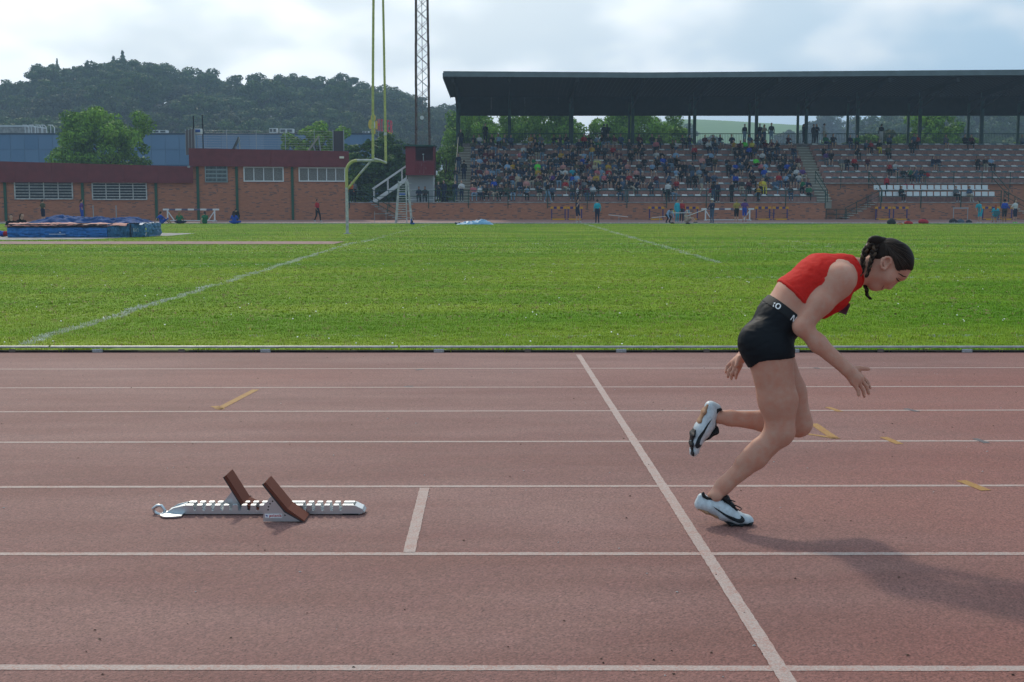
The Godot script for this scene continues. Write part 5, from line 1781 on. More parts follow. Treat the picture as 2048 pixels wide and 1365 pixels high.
	for k in 8:
		var y := 1.36 - k * 0.165
		part("step", mb().box(Vector3(0.15 + k * 0.27, y, 0), Vector3(0.36, 0.06, 0.9)).done(), M.concrete, cs)
	part("handrail", mb().rod(Vector3(-0.3, 2.2, 0.42), Vector3(2.3, 0.75, 0.42), 0.03, 6).rod(Vector3(-0.3, 1.8, 0.42), Vector3(2.3, 0.35, 0.42), 0.03, 6).done(), M.dark_green, cs)
	for k in 4: part("post", mb().rod(Vector3(0.1 + k * 0.7, 1.36 - k * 0.43, 0.42), Vector3(0.1 + k * 0.7, 2.0 - k * 0.4, 0.42), 0.028, 6).done(), M.dark_green, cs)

func judges_stand() -> void:
	# white ladder stand for the finish judges
	var d := 87.6
	var p := P(806, 449, d)
	var o := thing("judges_ladder", "narrow white ladder stand with many rungs at the edge of the grass", "ladder", Vector3(p.x, 0.0, -d))
	var lx := func(px): return X(px, d) - p.x
	var ly := func(py): return P(806, py, d).y
	var top: float = ly.call(362)
	for q in [[790.0, 797.0], [822.0, 815.0]]:
		for z in [0.0, -1.0]:
			part("stile", mb().bar(Vector3(lx.call(q[0]), 0, z), Vector3(lx.call(q[1]), top if z == 0.0 else top * 0.95, z * 0.4 - 0.2), 0.09).done(), M.white_worn, o)
	part("stile", mb().bar(Vector3(lx.call(813), 0, -0.1), Vector3(lx.call(811), top, -0.2), 0.07).done(), M.white_worn, o)
	for k in 17:
		var y := 0.18 + k * (top - 0.2) / 17.0
		var t := y / top
		part("rung", mb().bar(Vector3(lerpf(lx.call(791), lx.call(797), t), y, -0.2 * t - 0.02), Vector3(lerpf(lx.call(812), lx.call(811), t), y, -0.2 * t - 0.02), 0.05, 0.045).done(), M.white_worn, o)
	for k in 6:
		var y := 0.4 + k * 0.48
		part("side_bar", mb().bar(Vector3(lx.call(812), y, -0.25), Vector3(lx.call(827 - k), y, -0.5), 0.04).done(), M.white_worn, o)
	part("base_bar", mb().bar(Vector3(lx.call(747), 0.04, -0.2), Vector3(lx.call(823), 0.04, -0.2), 0.05).done(), M.grey_metal, o)
	for px in [748, 771]: part("thin_leg", mb().bar(Vector3(lx.call(px), 0.04, -0.2), Vector3(lx.call(px), 0.85, -0.2), 0.03).done(), M.grey_metal, o)
	part("thin_bar", mb().bar(Vector3(lx.call(748), 0.68, -0.2), Vector3(lx.call(771), 0.68, -0.2), 0.03).done(), M.grey_metal, o)
	part("blue_banner", mb().box(Vector3(lx.call(804), ly.call(388), -0.3), Vector3(0.42, 0.2, 0.02)).done(), mat(0.04, 0.12, 0.45, 0.6), o)

# ---------- starting block ----------
func starting_block() -> void:
	var foot := T(520, 1040)
	var o := thing("starting_block", "galvanised starting block with two brown footplates on the red track", "starting block", foot)
	var d := -foot.z
	var steel := mat(0.58, 0.6, 0.62, 0.38, 1.0)
	steel.albedo_color = Color(0.60, 0.63, 0.65).linear_to_srgb()
	steel.roughness = 0.38
	steel.metallic = 1.0
	var s := d / FOCAL
	var lx := func(px): return X(px, d + 0.12) - foot.x
	var x0: float = lx.call(345)
	var x1: float = lx.call(722)
	var ZC := -0.12        # the rail's middle, behind the near footplate
	# the rail: an upright U channel with a row of notches in its two walls
	var hgt := 0.042
	for z in [ZC + 0.038, ZC - 0.038]:
		var outl := PackedVector2Array([Vector2(x0, 0.004), Vector2(x1 - 0.02, 0.004), Vector2(x1, 0.012), Vector2(x1 - 0.008, 0.026), Vector2(x1 - 0.04, hgt)])
		var nx: Array = []
		for k in 9: nx.append(375.0 + k * 18.3)
		nx.append(599.0)
		for k in 4: nx.append(617.0 + k * 18.4)
		nx.sort()
		nx.reverse()
		for q in nx:
			var c: float = lx.call(q) + 0.003
			outl.append(Vector2(c + 0.009, hgt))
			outl.append(Vector2(c + 0.006, 0.022))
			outl.append(Vector2(c, 0.018))
			outl.append(Vector2(c - 0.006, 0.022))
			outl.append(Vector2(c - 0.007, hgt))
		outl.append(Vector2(x0 + 0.02, hgt))
		outl.append(Vector2(x0 - 0.025, 0.032))
		outl.append(Vector2(x0 - 0.06, 0.012))
		outl.append(Vector2(x0 - 0.05, 0.004))
		part("channel_wall", mb().prism(outl, z - 0.0015, z + 0.0015).done(), steel, o)
		# folded lip along the top, broken at the notches
		var lip := mb()
		var edges: Array = [x0 + 0.02]
		for k in nx.size(): edges.append(lx.call(nx[nx.size() - 1 - k]) + 0.003)
		edges.append(x1 - 0.04)
		for k in edges.size() - 1:
			lip.box(Vector3((edges[k] + edges[k + 1]) * 0.5, hgt + 0.001, z - signf(z - ZC) * 0.010), Vector3(edges[k + 1] - edges[k] - 0.018, 0.003, 0.028))
		part("channel_lip", lip.done(), steel, o)
	part("channel_floor", mb().box(Vector3((x0 + x1) * 0.5, 0.006, ZC), Vector3(x1 - x0 - 0.02, 0.004, 0.07)).done(), steel, o)
	var nose := PackedVector2Array([Vector2(x1 - 0.04, hgt), Vector2(x1 - 0.008, 0.027), Vector2(x1 + 0.002, 0.012), Vector2(x1 - 0.006, 0.010), Vector2(x1 - 0.014, 0.024), Vector2(x1 - 0.044, hgt - 0.004)])
	part("channel_nose", mb().prism(nose, ZC - 0.037, ZC + 0.037).done(), steel, o)
	part("spike_strip", mb().box(Vector3(x1 - 0.06, 0.003, ZC + 0.03), Vector3(0.07, 0.006, 0.02)).done(), M.black, o)
	# flat tail plate with a loop handle
	var tail := PackedVector2Array()
	for k in 17:
		var a := PI * 0.5 + PI * k / 16.0
		tail.append(Vector2(x0 - 0.04 + cos(a) * 0.04, sin(a) * 0.055))
	tail.append(Vector2(x0 + 0.0, -0.05))
	tail.append(Vector2(x0 + 0.02, -0.04))
	tail.append(Vector2(x0 + 0.02, 0.04))
	tail.append(Vector2(x0 + 0.0, 0.05))
	part("tail_plate", mb().prism(tail, 0.0, 0.006, Transform3D(Basis(Vector3.RIGHT, -PI / 2), Vector3(0, 0.004, ZC + 0.05))).done(), steel, o)
	part("tail_slope", mb().quad(Vector3(x0 - 0.055, 0.014, ZC - 0.037), Vector3(x0 - 0.055, 0.014, ZC + 0.037), Vector3(x0 + 0.02, hgt - 0.002, ZC + 0.037), Vector3(x0 + 0.02, hgt - 0.002, ZC - 0.037), Vector3.UP).done(), steel, o)
	var hp := PackedVector3Array()
	for q in [[327, 1034], [310, 1026], [305.5, 1018], [314, 1012], [322, 1012], [329, 1021], [326, 1032]]:
		hp.append(P(q[0], q[1], d + 0.1) - foot)
	part("carry_handle", mb().tube(hp, PackedFloat32Array([0.008]), 8).done(), steel, o)
	# two pedals: side plates with holes' worth of scale marks, brown rubber footplates bent in two
	var rub := grain(mat(0.27, 0.085, 0.055, 0.95), 0.5, 1.0, 0.2, Vector3(9, 9, 9), 68)
	for q in [[0.045, 1.0, 0.0], [-0.23, 0.0, 0.0]]:
		var near: bool = q[1] > 0.5
		var zc: float = q[0]
		var dd := d - zc
		var K := func(px, py): return P(px, py, dd) - foot
		# outline of the plate and pad in side view
		var pl: Array
		var pad: Array
		if near:
			pl = [[526, 1044], [527, 1010], [547, 992], [560, 1008], [575, 1027], [601, 1046]]
			pad = [[527, 967], [532, 964], [576, 1017], [610, 1041], [607, 1046], [571, 1022]]
		else:
			pl = [[453, 1010], [456, 995], [475, 971], [490, 994], [500, 1006], [500, 1012]]
			pad = [[459, 943], [464, 940], [499, 995], [527, 1009], [525, 1013], [494, 1000]]
		var pp := PackedVector2Array()
		for w in pl:
			var v: Vector3 = K.call(w[0], w[1])
			pp.append(Vector2(v.x, maxf(v.y, 0.004)))
		var ped := part("pedal", mb().prism(pp, zc - 0.002, zc + 0.002).done(), steel, o)
		part("inner_plate", mb().prism(pp, zc - 0.102 if near else zc + 0.098, zc - 0.098 if near else zc + 0.102).done(), steel, ped)
		var qd := PackedVector2Array()
		for w in pad:
			var v: Vector3 = K.call(w[0], w[1])
			qd.append(Vector2(v.x, maxf(v.y, 0.006)))
		var back := PackedVector2Array([qd[0], qd[5], qd[4]])
		var za := zc + 0.012 if near else zc - 0.01
		var zb := zc - 0.115 if near else zc + 0.115
		part("footplate_pad", mb().prism(qd, za, zb).done(), rub, ped)
		var bk := PackedVector2Array([qd[0], qd[5], qd[4], qd[4] + Vector2(-0.004, -0.003), qd[5] + Vector2(-0.004, -0.004), qd[0] + Vector2(-0.005, -0.003)])
		part("footplate_back", mb().prism(bk, za + 0.002, zb - 0.002 * signf(zb - za)).done(), mat(0.05, 0.055, 0.06, 0.5, 0.6), ped)
		var cen := (pp[0] + pp[2]) * 0.5
		var marks := [[536, 1020], [537, 1014], [540, 1008], [545, 1003]] if near else [[461, 994], [464, 990], [468, 984], [472, 981]]
		for w in marks:
			var v: Vector3 = K.call(w[0], w[1])
			part("adjusting_hole", mb().rod(Vector3(v.x, v.y, zc + 0.0005), Vector3(v.x, v.y, zc + 0.0032), 0.0035, 8).done(), M.black, ped)
		if near:
			var v0: Vector3 = K.call(530, 1036)
			var v1: Vector3 = K.call(564, 1028)
			var plate := part("maker_sticker", mb().box(Vector3((v0.x + v1.x) * 0.5, (v0.y + v1.y) * 0.5, zc + 0.0028), Vector3(v1.x - v0.x, v1.y - v0.y, 0.0012)).done(), mat(0.75, 0.75, 0.75, 0.4), ped)
			var font := SystemFont.new()
			font.font_names = PackedStringArray(["Droid Sans"])
			font.font_weight = 700
			font.font_italic = true
			var tm := TextMesh.new()
			tm.font = font
			tm.text = "polanik"
			tm.font_size = 48
			tm.pixel_size = 0.00031
			tm.depth = 0.0006
			part("maker_name", tm, mat(0.5, 0.02, 0.03, 0.5), plate, Vector3((v0.x + v1.x) * 0.5 + 0.008, (v0.y + v1.y) * 0.5 + 0.0005, zc + 0.0038))
			var lg := PackedVector2Array([Vector2(0, 0.004), Vector2(0.005, 0.004), Vector2(0.009, 0), Vector2(0.006, -0.005), Vector2(0.004, -0.001)])
			part("maker_emblem", mb().prism(lg, 0, 0.0006, Transform3D(Basis.IDENTITY, Vector3(v0.x + 0.003, (v0.y + v1.y) * 0.5, zc + 0.0036))).done(), mat(0.06, 0.05, 0.3, 0.5), plate)
			var tri_: Vector3 = K.call(570, 1031)
			part("pointer_mark", mb().prism(PackedVector2Array([Vector2(-0.003, -0.004), Vector2(0.005, 0), Vector2(-0.003, 0.004)]), 0, 0.0006, Transform3D(Basis.IDENTITY, Vector3(tri_.x, tri_.y, zc + 0.0024))).done(), M.black, ped)

# ---------- people ----------
# A figure is modelled facing +x with its left and right along z; parts: 0 skin, 1 top, 2 trousers, 3 shoes, 4 hair, 5 sleeves' skin is 0
func figure(j: Dictionary, sleeves := true, legs := true, hair := 0, cell := 0.03, belly := 1.0) -> ArrayMesh:
	var f := Field.new()
	var hip: Vector3 = j.hip
	var chest: Vector3 = j.chest
	var neck: Vector3 = j.neck
	var head: Vector3 = j.head
	var up := (neck - hip).normalized()
	f.add(hip, hip + up * 0.1, 0.115, 0.11, 2, 1.3, 0.05)
	f.add(hip + up * 0.12, chest, 0.105 * belly, 0.12 * belly, 1, 1.35, 0.05)
	f.add(chest, chest + up * 0.1, 0.115, 0.09, 1, 1.5, 0.05)
	f.add(neck - up * 0.05, head - up * 0.04, 0.055, 0.052, 0, 1.0, 0.02)
	var fw: Vector3 = j.get("look", Vector3(1, 0, 0))
	var hu := (head - neck).normalized()
	f.add(head + hu * 0.02, head - hu * 0.035 + fw * 0.02, 0.086, 0.066, 0, 0.88, 0.02)
	f.add(head + fw * 0.088 - hu * 0.02, head + fw * 0.09 - hu * 0.03, 0.016, 0.018, 0, 0.8, 0.015)
	f.add(head + hu * 0.035 - fw * 0.022, head + hu * 0.02 - fw * 0.03, 0.088, 0.084, 4, 0.92, 0.01)
	if hair == 1: f.add(head - fw * 0.07, neck - fw * 0.08 - hu * 0.1, 0.06, 0.045, 4, 1.2, 0.02)
	if hair == 2: f.add(head - fw * 0.1 + hu * 0.03, head - fw * 0.16 - hu * 0.16, 0.035, 0.022, 4, 1.0, 0.01)
	for s in ["L", "R"]:
		var z := -1.0 if s == "L" else 1.0
		var sh: Vector3 = j.get("s" + s, chest + up * 0.09 + Vector3(0, 0, z * 0.165))
		var el: Vector3 = j["e" + s]
		var wr: Vector3 = j["w" + s]
		f.add(sh, el, 0.056, 0.042, 1, 1.0, 0.03)
		f.add(el, wr, 0.042, 0.03, 1 if sleeves else 0, 1.0, 0.015)
		var hd := (wr - el).normalized()
		f.add(wr + hd * 0.03, wr + hd * 0.09, 0.034, 0.024, 0, 0.7, 0.015)
		var hp: Vector3 = hip + Vector3(0, 0, z * 0.085)
		var kn: Vector3 = j["k" + s]
		var an: Vector3 = j["a" + s]
		var toe: Vector3 = j["t" + s]
		f.add(hp, kn, 0.092, 0.062, 2, 1.0, 0.03)
		f.add(kn, an, 0.06, 0.042, 2 if legs else 0, 1.0, 0.02)
		f.add(an + (an - kn).normalized() * 0.03, toe, 0.046, 0.036, 3, 0.9, 0.02)
	return f.mesh(cell, 5)

func stand_pose(o := {}) -> Dictionary:
	var j := {"hip": Vector3(0, 0.90, 0), "chest": Vector3(0.0, 1.24, 0), "neck": Vector3(-0.01, 1.42, 0), "head": Vector3(0.02, 1.56, 0),
		"eL": Vector3(-0.03, 1.08, -0.23), "wL": Vector3(0.06, 0.84, -0.23), "eR": Vector3(-0.03, 1.08, 0.23), "wR": Vector3(0.06, 0.84, 0.23),
		"kL": Vector3(0.03, 0.48, -0.09), "aL": Vector3(-0.02, 0.09, -0.1), "tL": Vector3(0.13, 0.04, -0.12),
		"kR": Vector3(0.03, 0.48, 0.09), "aR": Vector3(-0.02, 0.09, 0.1), "tR": Vector3(0.13, 0.04, 0.12)}
	j.merge(o, true)
	return j
func seat_pose(o := {}) -> Dictionary:      # origin on the seat; the feet rest 0.45 below
	var j := {"hip": Vector3(0, 0.11, 0), "chest": Vector3(0.04, 0.42, 0), "neck": Vector3(0.05, 0.60, 0), "head": Vector3(0.09, 0.73, 0),
		"eL": Vector3(0.08, 0.29, -0.24), "wL": Vector3(0.30, 0.24, -0.12), "eR": Vector3(0.08, 0.29, 0.24), "wR": Vector3(0.30, 0.24, 0.12),
		"kL": Vector3(0.42, 0.13, -0.12), "aL": Vector3(0.43, -0.33, -0.11), "tL": Vector3(0.56, -0.39, -0.13),
		"kR": Vector3(0.42, 0.13, 0.12), "aR": Vector3(0.43, -0.33, 0.11), "tR": Vector3(0.56, -0.39, 0.13)}
	j.merge(o, true)
	return j

var cloth := {}
func cloth_mat(c: String) -> StandardMaterial3D:
	if not cloth.has(c):
		var q: Color = PALETTE[c]
		var cm := mat(q.r, q.g, q.b, 0.85 if c != "skin" and c != "tan skin" else 0.6)
		cm.metallic_specular = 0.2
		cloth[c] = cm
	return cloth[c]
const PALETTE := {
	"black": Color(0.012, 0.012, 0.014), "navy": Color(0.014, 0.02, 0.045), "dark grey": Color(0.035, 0.037, 0.04), "grey": Color(0.13, 0.14, 0.15), "white": Color(0.48, 0.48, 0.48),
	"light blue": Color(0.22, 0.34, 0.5), "denim": Color(0.055, 0.09, 0.15), "pale denim": Color(0.17, 0.25, 0.34), "royal blue": Color(0.015, 0.06, 0.34), "red": Color(0.33, 0.018, 0.022), "pink": Color(0.45, 0.13, 0.15),
	"salmon": Color(0.48, 0.22, 0.2), "lime": Color(0.10, 0.62, 0.05), "green": Color(0.02, 0.14, 0.06), "olive": Color(0.07, 0.065, 0.035), "mustard": Color(0.42, 0.24, 0.02), "yellow": Color(0.6, 0.5, 0.05),
	"orange": Color(0.5, 0.12, 0.02), "beige": Color(0.38, 0.32, 0.24), "cyan": Color(0.02, 0.33, 0.42), "purple": Color(0.10, 0.04, 0.17), "maroon": Color(0.09, 0.012, 0.02), "gold": Color(0.3, 0.22, 0.04),
	"brown hair": Color(0.035, 0.02, 0.012), "black hair": Color(0.009, 0.008, 0.008), "fair hair": Color(0.2, 0.12, 0.05), "grey hair": Color(0.3, 0.3, 0.3), "red hair": Color(0.25, 0.06, 0.02),
	"skin": Color(0.46, 0.28, 0.20), "tan skin": Color(0.30, 0.16, 0.10)}

func person(mesh: ArrayMesh, colours: Array, label: String, at: Vector3, turn: float, group := "", size := 1.0) -> MeshInstance3D:
	# colours: skin, top, trousers, shoes, hair
	var o := MeshInstance3D.new()
	o.mesh = mesh
	o.name = numbered("person")
	add_child(o)
	o.position = at
	o.rotation.y = turn
	o.scale = Vector3.ONE * size
	var ids: Array = mesh.get_meta("ids")
	for k in ids.size(): o.set_surface_override_material(k, cloth_mat(colours[ids[k]]))
	tag(o, label, "person", group)
	return o

const TOWARDS_US := -PI / 2       # a figure facing +x turned to face the camera (+z)
func spectators() -> void:
	var r := RandomNumberGenerator.new()
	r.seed = 2024
	var C := 0.038
	var sit := [
		figure(seat_pose(), true, true, 0, C),
		figure(seat_pose({"chest": Vector3(0.12, 0.40, 0), "neck": Vector3(0.19, 0.56, 0), "head": Vector3(0.26, 0.67, 0), "eL": Vector3(0.27, 0.24, -0.2), "wL": Vector3(0.42, 0.25, -0.05), "eR": Vector3(0.27, 0.24, 0.2), "wR": Vector3(0.42, 0.25, 0.05)}), true, true, 0, C),
		figure(seat_pose({"wL": Vector3(0.22, 0.36, 0.1), "wR": Vector3(0.24, 0.32, -0.1), "kL": Vector3(0.43, 0.14, -0.05), "kR": Vector3(0.43, 0.14, 0.05)}), true, true, 1, C),
		figure(seat_pose({"eR": Vector3(0.16, 0.3, 0.22), "wR": Vector3(0.2, 0.56, 0.1), "head": Vector3(0.10, 0.73, 0.03)}), false, true, 1, C),
		figure(seat_pose({"kR": Vector3(0.40, 0.2, 0.06), "aR": Vector3(0.5, 0.05, -0.18), "tR": Vector3(0.6, 0.02, -0.28), "head": Vector3(0.07, 0.73, 0.04), "chest": Vector3(-0.02, 0.42, 0.02), "neck": Vector3(-0.03, 0.6, 0.03)}), true, true, 2, C),
		figure(seat_pose({"chest": Vector3(0.05, 0.42, 0.05), "neck": Vector3(0.07, 0.6, 0.08), "head": Vector3(0.11, 0.72, 0.12), "wL": Vector3(0.35, 0.19, -0.15), "kL": Vector3(0.4, 0.13, -0.22), "aL": Vector3(0.36, -0.33, -0.2), "tL": Vector3(0.48, -0.39, -0.24)}), false, true, 0, C),
		figure(seat_pose({"eL": Vector3(0.2, 0.36, -0.22), "wL": Vector3(0.33, 0.5, -0.08), "eR": Vector3(0.2, 0.36, 0.22), "wR": Vector3(0.33, 0.5, 0.08)}), true, false, 1, C),
	]
	var stand := [
		figure(stand_pose(), true, true, 0, C),
		figure(stand_pose({"eL": Vector3(0.1, 1.1, -0.24), "wL": Vector3(0.24, 1.2, 0.02), "eR": Vector3(0.1, 1.1, 0.24), "wR": Vector3(0.24, 1.14, 0.0)}), true, true, 1, C),
		figure(stand_pose({"kL": Vector3(0.2, 0.5, -0.09), "aL": Vector3(0.3, 0.1, -0.09), "tL": Vector3(0.44, 0.06, -0.1), "aR": Vector3(-0.25, 0.14, 0.09), "kR": Vector3(-0.03, 0.48, 0.09), "tR": Vector3(-0.14, 0.05, 0.1), "wL": Vector3(-0.12, 0.9, -0.25), "wR": Vector3(0.2, 0.92, 0.25)}), true, true, 2, C),
	]
	var dark_tops := ["black", "navy", "dark grey", "black", "navy", "denim", "olive", "maroon", "dark grey", "black"]
	var tops := ["grey", "white", "white", "light blue", "royal blue", "red", "pink", "beige", "pale denim", "green", "purple", "salmon", "mustard"]
	var legs := ["black", "navy", "dark grey", "denim", "denim", "black", "pale denim", "beige"]
	var hairs := ["brown hair", "black hair", "black hair", "brown hair", "fair hair", "grey hair"]
	var words := ["lowest row", "second lowest row", "third lowest row", "fourth lowest row", "fifth lowest row", "fifth highest row", "fourth highest row", "third highest row", "second highest row", "top row"]
	# people picked out in the photograph: column, row, top, trousers
	var known := [[1075, 4, "lime", "lime"], [1025, 4, "mustard", "denim"], [1043, 5, "grey", "denim"], [1066, 5, "green", "denim"], [988, 1, "royal blue", "black"], [1192, 5, "beige", "denim"], [1169, 6, "light blue", "navy"], [1166, 5, "royal blue", "denim"], [1225, 7, "red", "black"], [961, 5, "light blue", "navy"], [1210, 2, "pink", "black"], [1118, 3, "white", "black"], [1130, 3, "white", "black"], [1144, 3, "cyan", "black"], [1062, 9, "mustard", "white"], [1311, 8, "pink", "black"], [1350, 8, "white", "denim"], [1388, 7, "red", "black"], [1414, 8, "white", "navy"], [1420, 6, "light blue", "black"], [1487, 8, "lime", "black"], [1502, 8, "yellow", "black"], [1496, 7, "royal blue", "black"], [1511, 5, "lime", "maroon"], [1523, 6, "white", "black"], [1528, 4, "light blue", "pale denim"], [1272, 3, "salmon", "black"], [1522, 1, "mustard", "black"], [1525, 1, "yellow", "yellow"], [1604, 1, "green", "black"], [1618, 0, "green", "black"], [1570, 2, "light blue", "navy"], [1573, 4, "royal blue", "navy"], [1408, 9, "maroon", "black"], [1470, 2, "royal blue", "black"], [1352, 3, "light blue", "white"], [1015, 4, "light blue", "denim"], [1040, 6, "pink", "white"], [1048, 7, "white", "navy"]]
	var right := [[1697, 9, "navy", "denim"], [1711, 9, "green", "black"], [1774, 9, "denim", "black"], [1824, 9, "denim", "black"], [1830, 9, "red", "black"], [1887, 9, "grey", "denim"], [1926, 9, "black", "black"], [1939, 9, "maroon", "black"], [2040, 9, "grey", "denim"], [1649, 9, "green", "denim"], [1663, 9, "black", "denim"], [1738, 8, "red", "black"], [1755, 8, "black", "yellow"], [1729, 8, "denim", "black"], [1819, 8, "black", "black"], [1711, 7, "black", "black"], [1646, 7, "black", "black"], [1773, 7, "olive", "black"], [1680, 5, "grey", "beige"], [1692, 5, "black", "navy"], [1706, 5, "red", "black"], [1733, 5, "maroon", "navy"], [1863, 5, "navy", "denim"], [1874, 5, "navy", "grey"], [1952, 5, "black", "black"], [1966, 5, "black", "beige"], [1979, 5, "light blue", "black"], [1776, 4, "red", "black"], [1788, 4, "white", "denim"], [1806, 3, "black", "grey"], [1818, 3, "green", "black"], [1829, 3, "denim", "denim"], [1841, 3, "black", "denim"], [1650, 6, "purple", "grey"], [1660, 6, "black", "black"]]
	var taken := {}
	var place := func(x: float, row: int, top: String, leg: String, beyond: bool) -> void:
		var slot := Vector2i(int(round(x / 0.5)), row)
		if taken.has(slot): return
		taken[slot] = true
		var v: int = r.randi() % sit.size()
		var lean := r.randf_range(-0.3, 0.3)
		var hair: String = hairs[r.randi() % hairs.size()]
		var trait_: String = ["upright", "hunched", "long haired", "long haired", "ponytailed", "leaning", "long haired"][v]
		var lab := "%s spectator in %s top and %s trousers seated in %s" % [trait_, top, leg, words[row]]
		if beyond: lab = "%s spectator in %s top and %s trousers, %s past the stair" % [trait_, top, leg, words[row]]
		person(sit[v], ["skin" if r.randf() < 0.8 else "tan skin", top, leg, ["white", "black", "white", "dark grey"][r.randi() % 4], hair], lab, Vector3(x, row_y(row) + 0.0, -row_d(row) + 0.02), TOWARDS_US + lean, "spectators seated in the stand", r.randf_range(0.95, 1.1))
	for q in known: place.call(X(q[0], row_d(q[1])), q[1], q[2], q[3], false)
	for q in right: place.call(X(q[0], row_d(q[1])), q[1], q[2], q[3], true)
	var dens := [[0.55, 0.62, 0.85, 0.9, 0.82, 0.72, 0.52, 0.4, 0.42, 0.62], [0.3, 0.38, 0.5, 0.5, 0.5, 0.55, 0.28, 0.1, 0.3, 0.36], [0.45, 0.5, 0.5, 0.5, 0.5, 0.55, 0.5, 0.42, 0.3, 0.25]]
	var clump := noise(88, 0.35, 2)
	for row in ROW_N:
		var x := X(947, row_d(row))
		while x < 24.1:
			var px := x / row_d(row) * FOCAL + 1024.0
			var zone := 0 if px < 1262 else (1 if px < 1450 else 2)
			var p: float = dens[zone][row] + 0.5 * clump.get_noise_2d(x, row * 4.0)
			if r.randf() < p * 1.08:
				var top: String = dark_tops[r.randi() % dark_tops.size()] if r.randf() < 0.82 else tops[r.randi() % tops.size()]
				place.call(x + r.randf_range(-0.06, 0.06), row, top, legs[r.randi() % legs.size()], false)
			x += 0.53
	# standing people on the walkway, the stairs and the promenade
	var up_y := 6.58
	var st := [
		[971, 109.3, up_y, 0, 0.2, "black", "black", "person in black standing on the walkway behind the top row, left end"],
		[1207, 110.2, up_y, 0, 2.8, "black", "black", "person in black standing before a column, one of a close pair"],
		[1213, 110.3, up_y, 1, 3.0, "black", "black", "dark haired person in black standing close beside another"],
		[1487, 109.6, up_y, 0, 0.3, "navy", "pale denim", "person in striped navy top and pale trousers standing at the rear railing"],
		[1517, 110.2, up_y, 0, 0.0, "black", "denim", "person in black jacket standing beside a rear column with a companion"],
		[1526, 109.8, up_y, 1, 0.4, "beige", "denim", "long haired person in beige top standing at the walkway"],
		[1540, 109.5, up_y, 0, -0.2, "black", "pale denim", "person in black jacket and blue jeans standing alone on the walkway"],
		[1604, 110.0, up_y, 1, 1.2, "black", "black", "person in long black clothes standing at the top of the stair"],
		[1624, 110.0, up_y, 0, 0.5, "dark grey", "dark grey", "person in grey standing behind the top row past the stair"],
		[1630, 110.4, up_y, 1, -0.3, "black", "black", "dark clothed person with long hair right of the stair top"],
		[1645, 109.8, up_y, 2, 1.6, "white", "beige", "person in white top with a dark backpack walking behind the top row"],
		[1759, 109.8, up_y, 0, PI, "black", "white", "broad person in black jacket and white trousers seen from behind"],
		[922, 108.6, 6.0, 0, 0.1, "black", "navy", "person in open black jacket over a pale shirt on the end stair, topmost"],
		[917, 104.6, 3.85, 0, 0.2, "navy", "denim", "person in navy jacket and jeans midway on the end stair"],
		[928, 103.6, 3.2, 0, PI, "black", "navy", "person in black climbing the end stair, back to the field"],
		[912, 102.8, 2.7, 1, 0.3, "black", "denim", "fair haired person in black on the lower end stair"],
		[911, 100.6, 1.5, 0, 0.2, "navy", "denim", "person in navy standing at the foot of the end stair"],
		[923, 100.2, 1.5, 1, 0.0, "white", "navy", "person in cream top and navy jeans standing on the promenade"],
		[877, 100.6, 1.5, 1, 0.3, "dark grey", "navy", "person in dark clothes behind the parapet rail beside the bush"],
		[888, 100.7, 1.5, 0, -0.6, "navy", "navy", "person in navy jacket behind the parapet rail beside the bush"],
		[702, 100.4, 1.5, 0, 0.5, "orange", "black", "person in orange top behind the parapet beside the goal post"],
		[708, 100.6, 1.5, 0, 0.2, "grey", "black", "person in grey and black behind the parapet beside the goal post"],
		[1095, 100.3, 1.5, 2, 0.9, "black", "pale denim", "person in black top and wide pale jeans striding along the promenade"],
		[1155, 100.3, 1.5, 0, 1.2, "white", "navy", "child in white football shirt and dark shorts on the promenade"],
		[1253, 100.3, 1.5, 1, 0.4, "dark grey", "grey", "person in dark top and grey trousers walking on the promenade"],
		[1336, 100.4, 1.5, 0, PI, "white", "black", "person in white shirt and black trousers facing the seats"],
		[1384, 103.2, 3.0, 0, PI, "dark grey", "denim", "tall person in dark grey seen from behind among the seats"],
		[1403, 101.6, 2.0, 2, 2.0, "grey", "beige", "person in grey hooded top stepping down between the rows"],
		[1427, 100.5, 1.5, 1, 2.6, "black", "denim", "person in black top and denim shorts standing on the promenade"],
		[1435, 100.3, 1.5, 0, 0.3, "navy", "black", "person in navy standing behind the man with the white hat"],
		[1463, 100.4, 1.5, 0, 0.6, "black", "black", "person in black leaning at the parapet rail"],
		[1517, 100.4, 1.5, 2, -0.8, "mustard", "black", "child in mustard jacket on the promenade"],
		[1773, 101.6, 2.0, 0, 0.4, "red", "black", "person in red hooded top standing in the block of white seats"]]
	for q in st:
		var hair: String = hairs[r.randi() % 4]
		if "fair" in q[7]: hair = "fair hair"
		person(stand[q[3]], ["skin", q[5], q[6], "black" if r.randf() < 0.5 else "white", hair], q[7], Vector3(X(q[0], q[1]), q[2], -q[1]), TOWARDS_US + q[4], "", 0.78 if "child" in q[7] else r.randf_range(0.98, 1.05))
	# seated in the white block
	for q in [[1802, 100.05, 1.95, "black", "black", "person in black sitting in the front row of white seats"], [1911, 100.05, 1.95, "grey", "black", "person in grey top sitting in the front row of white seats"], [1938, 100.05, 1.95, "denim", "beige", "woman in denim jacket sitting in the front row of white seats"]]:
		person(sit[0 if q[0] < 1930 else 2], ["skin", q[3], q[4], "white", "brown hair"], q[5], Vector3(X(q[0], q[1]), q[2], -q[1]), TOWARDS_US + 0.2, "")
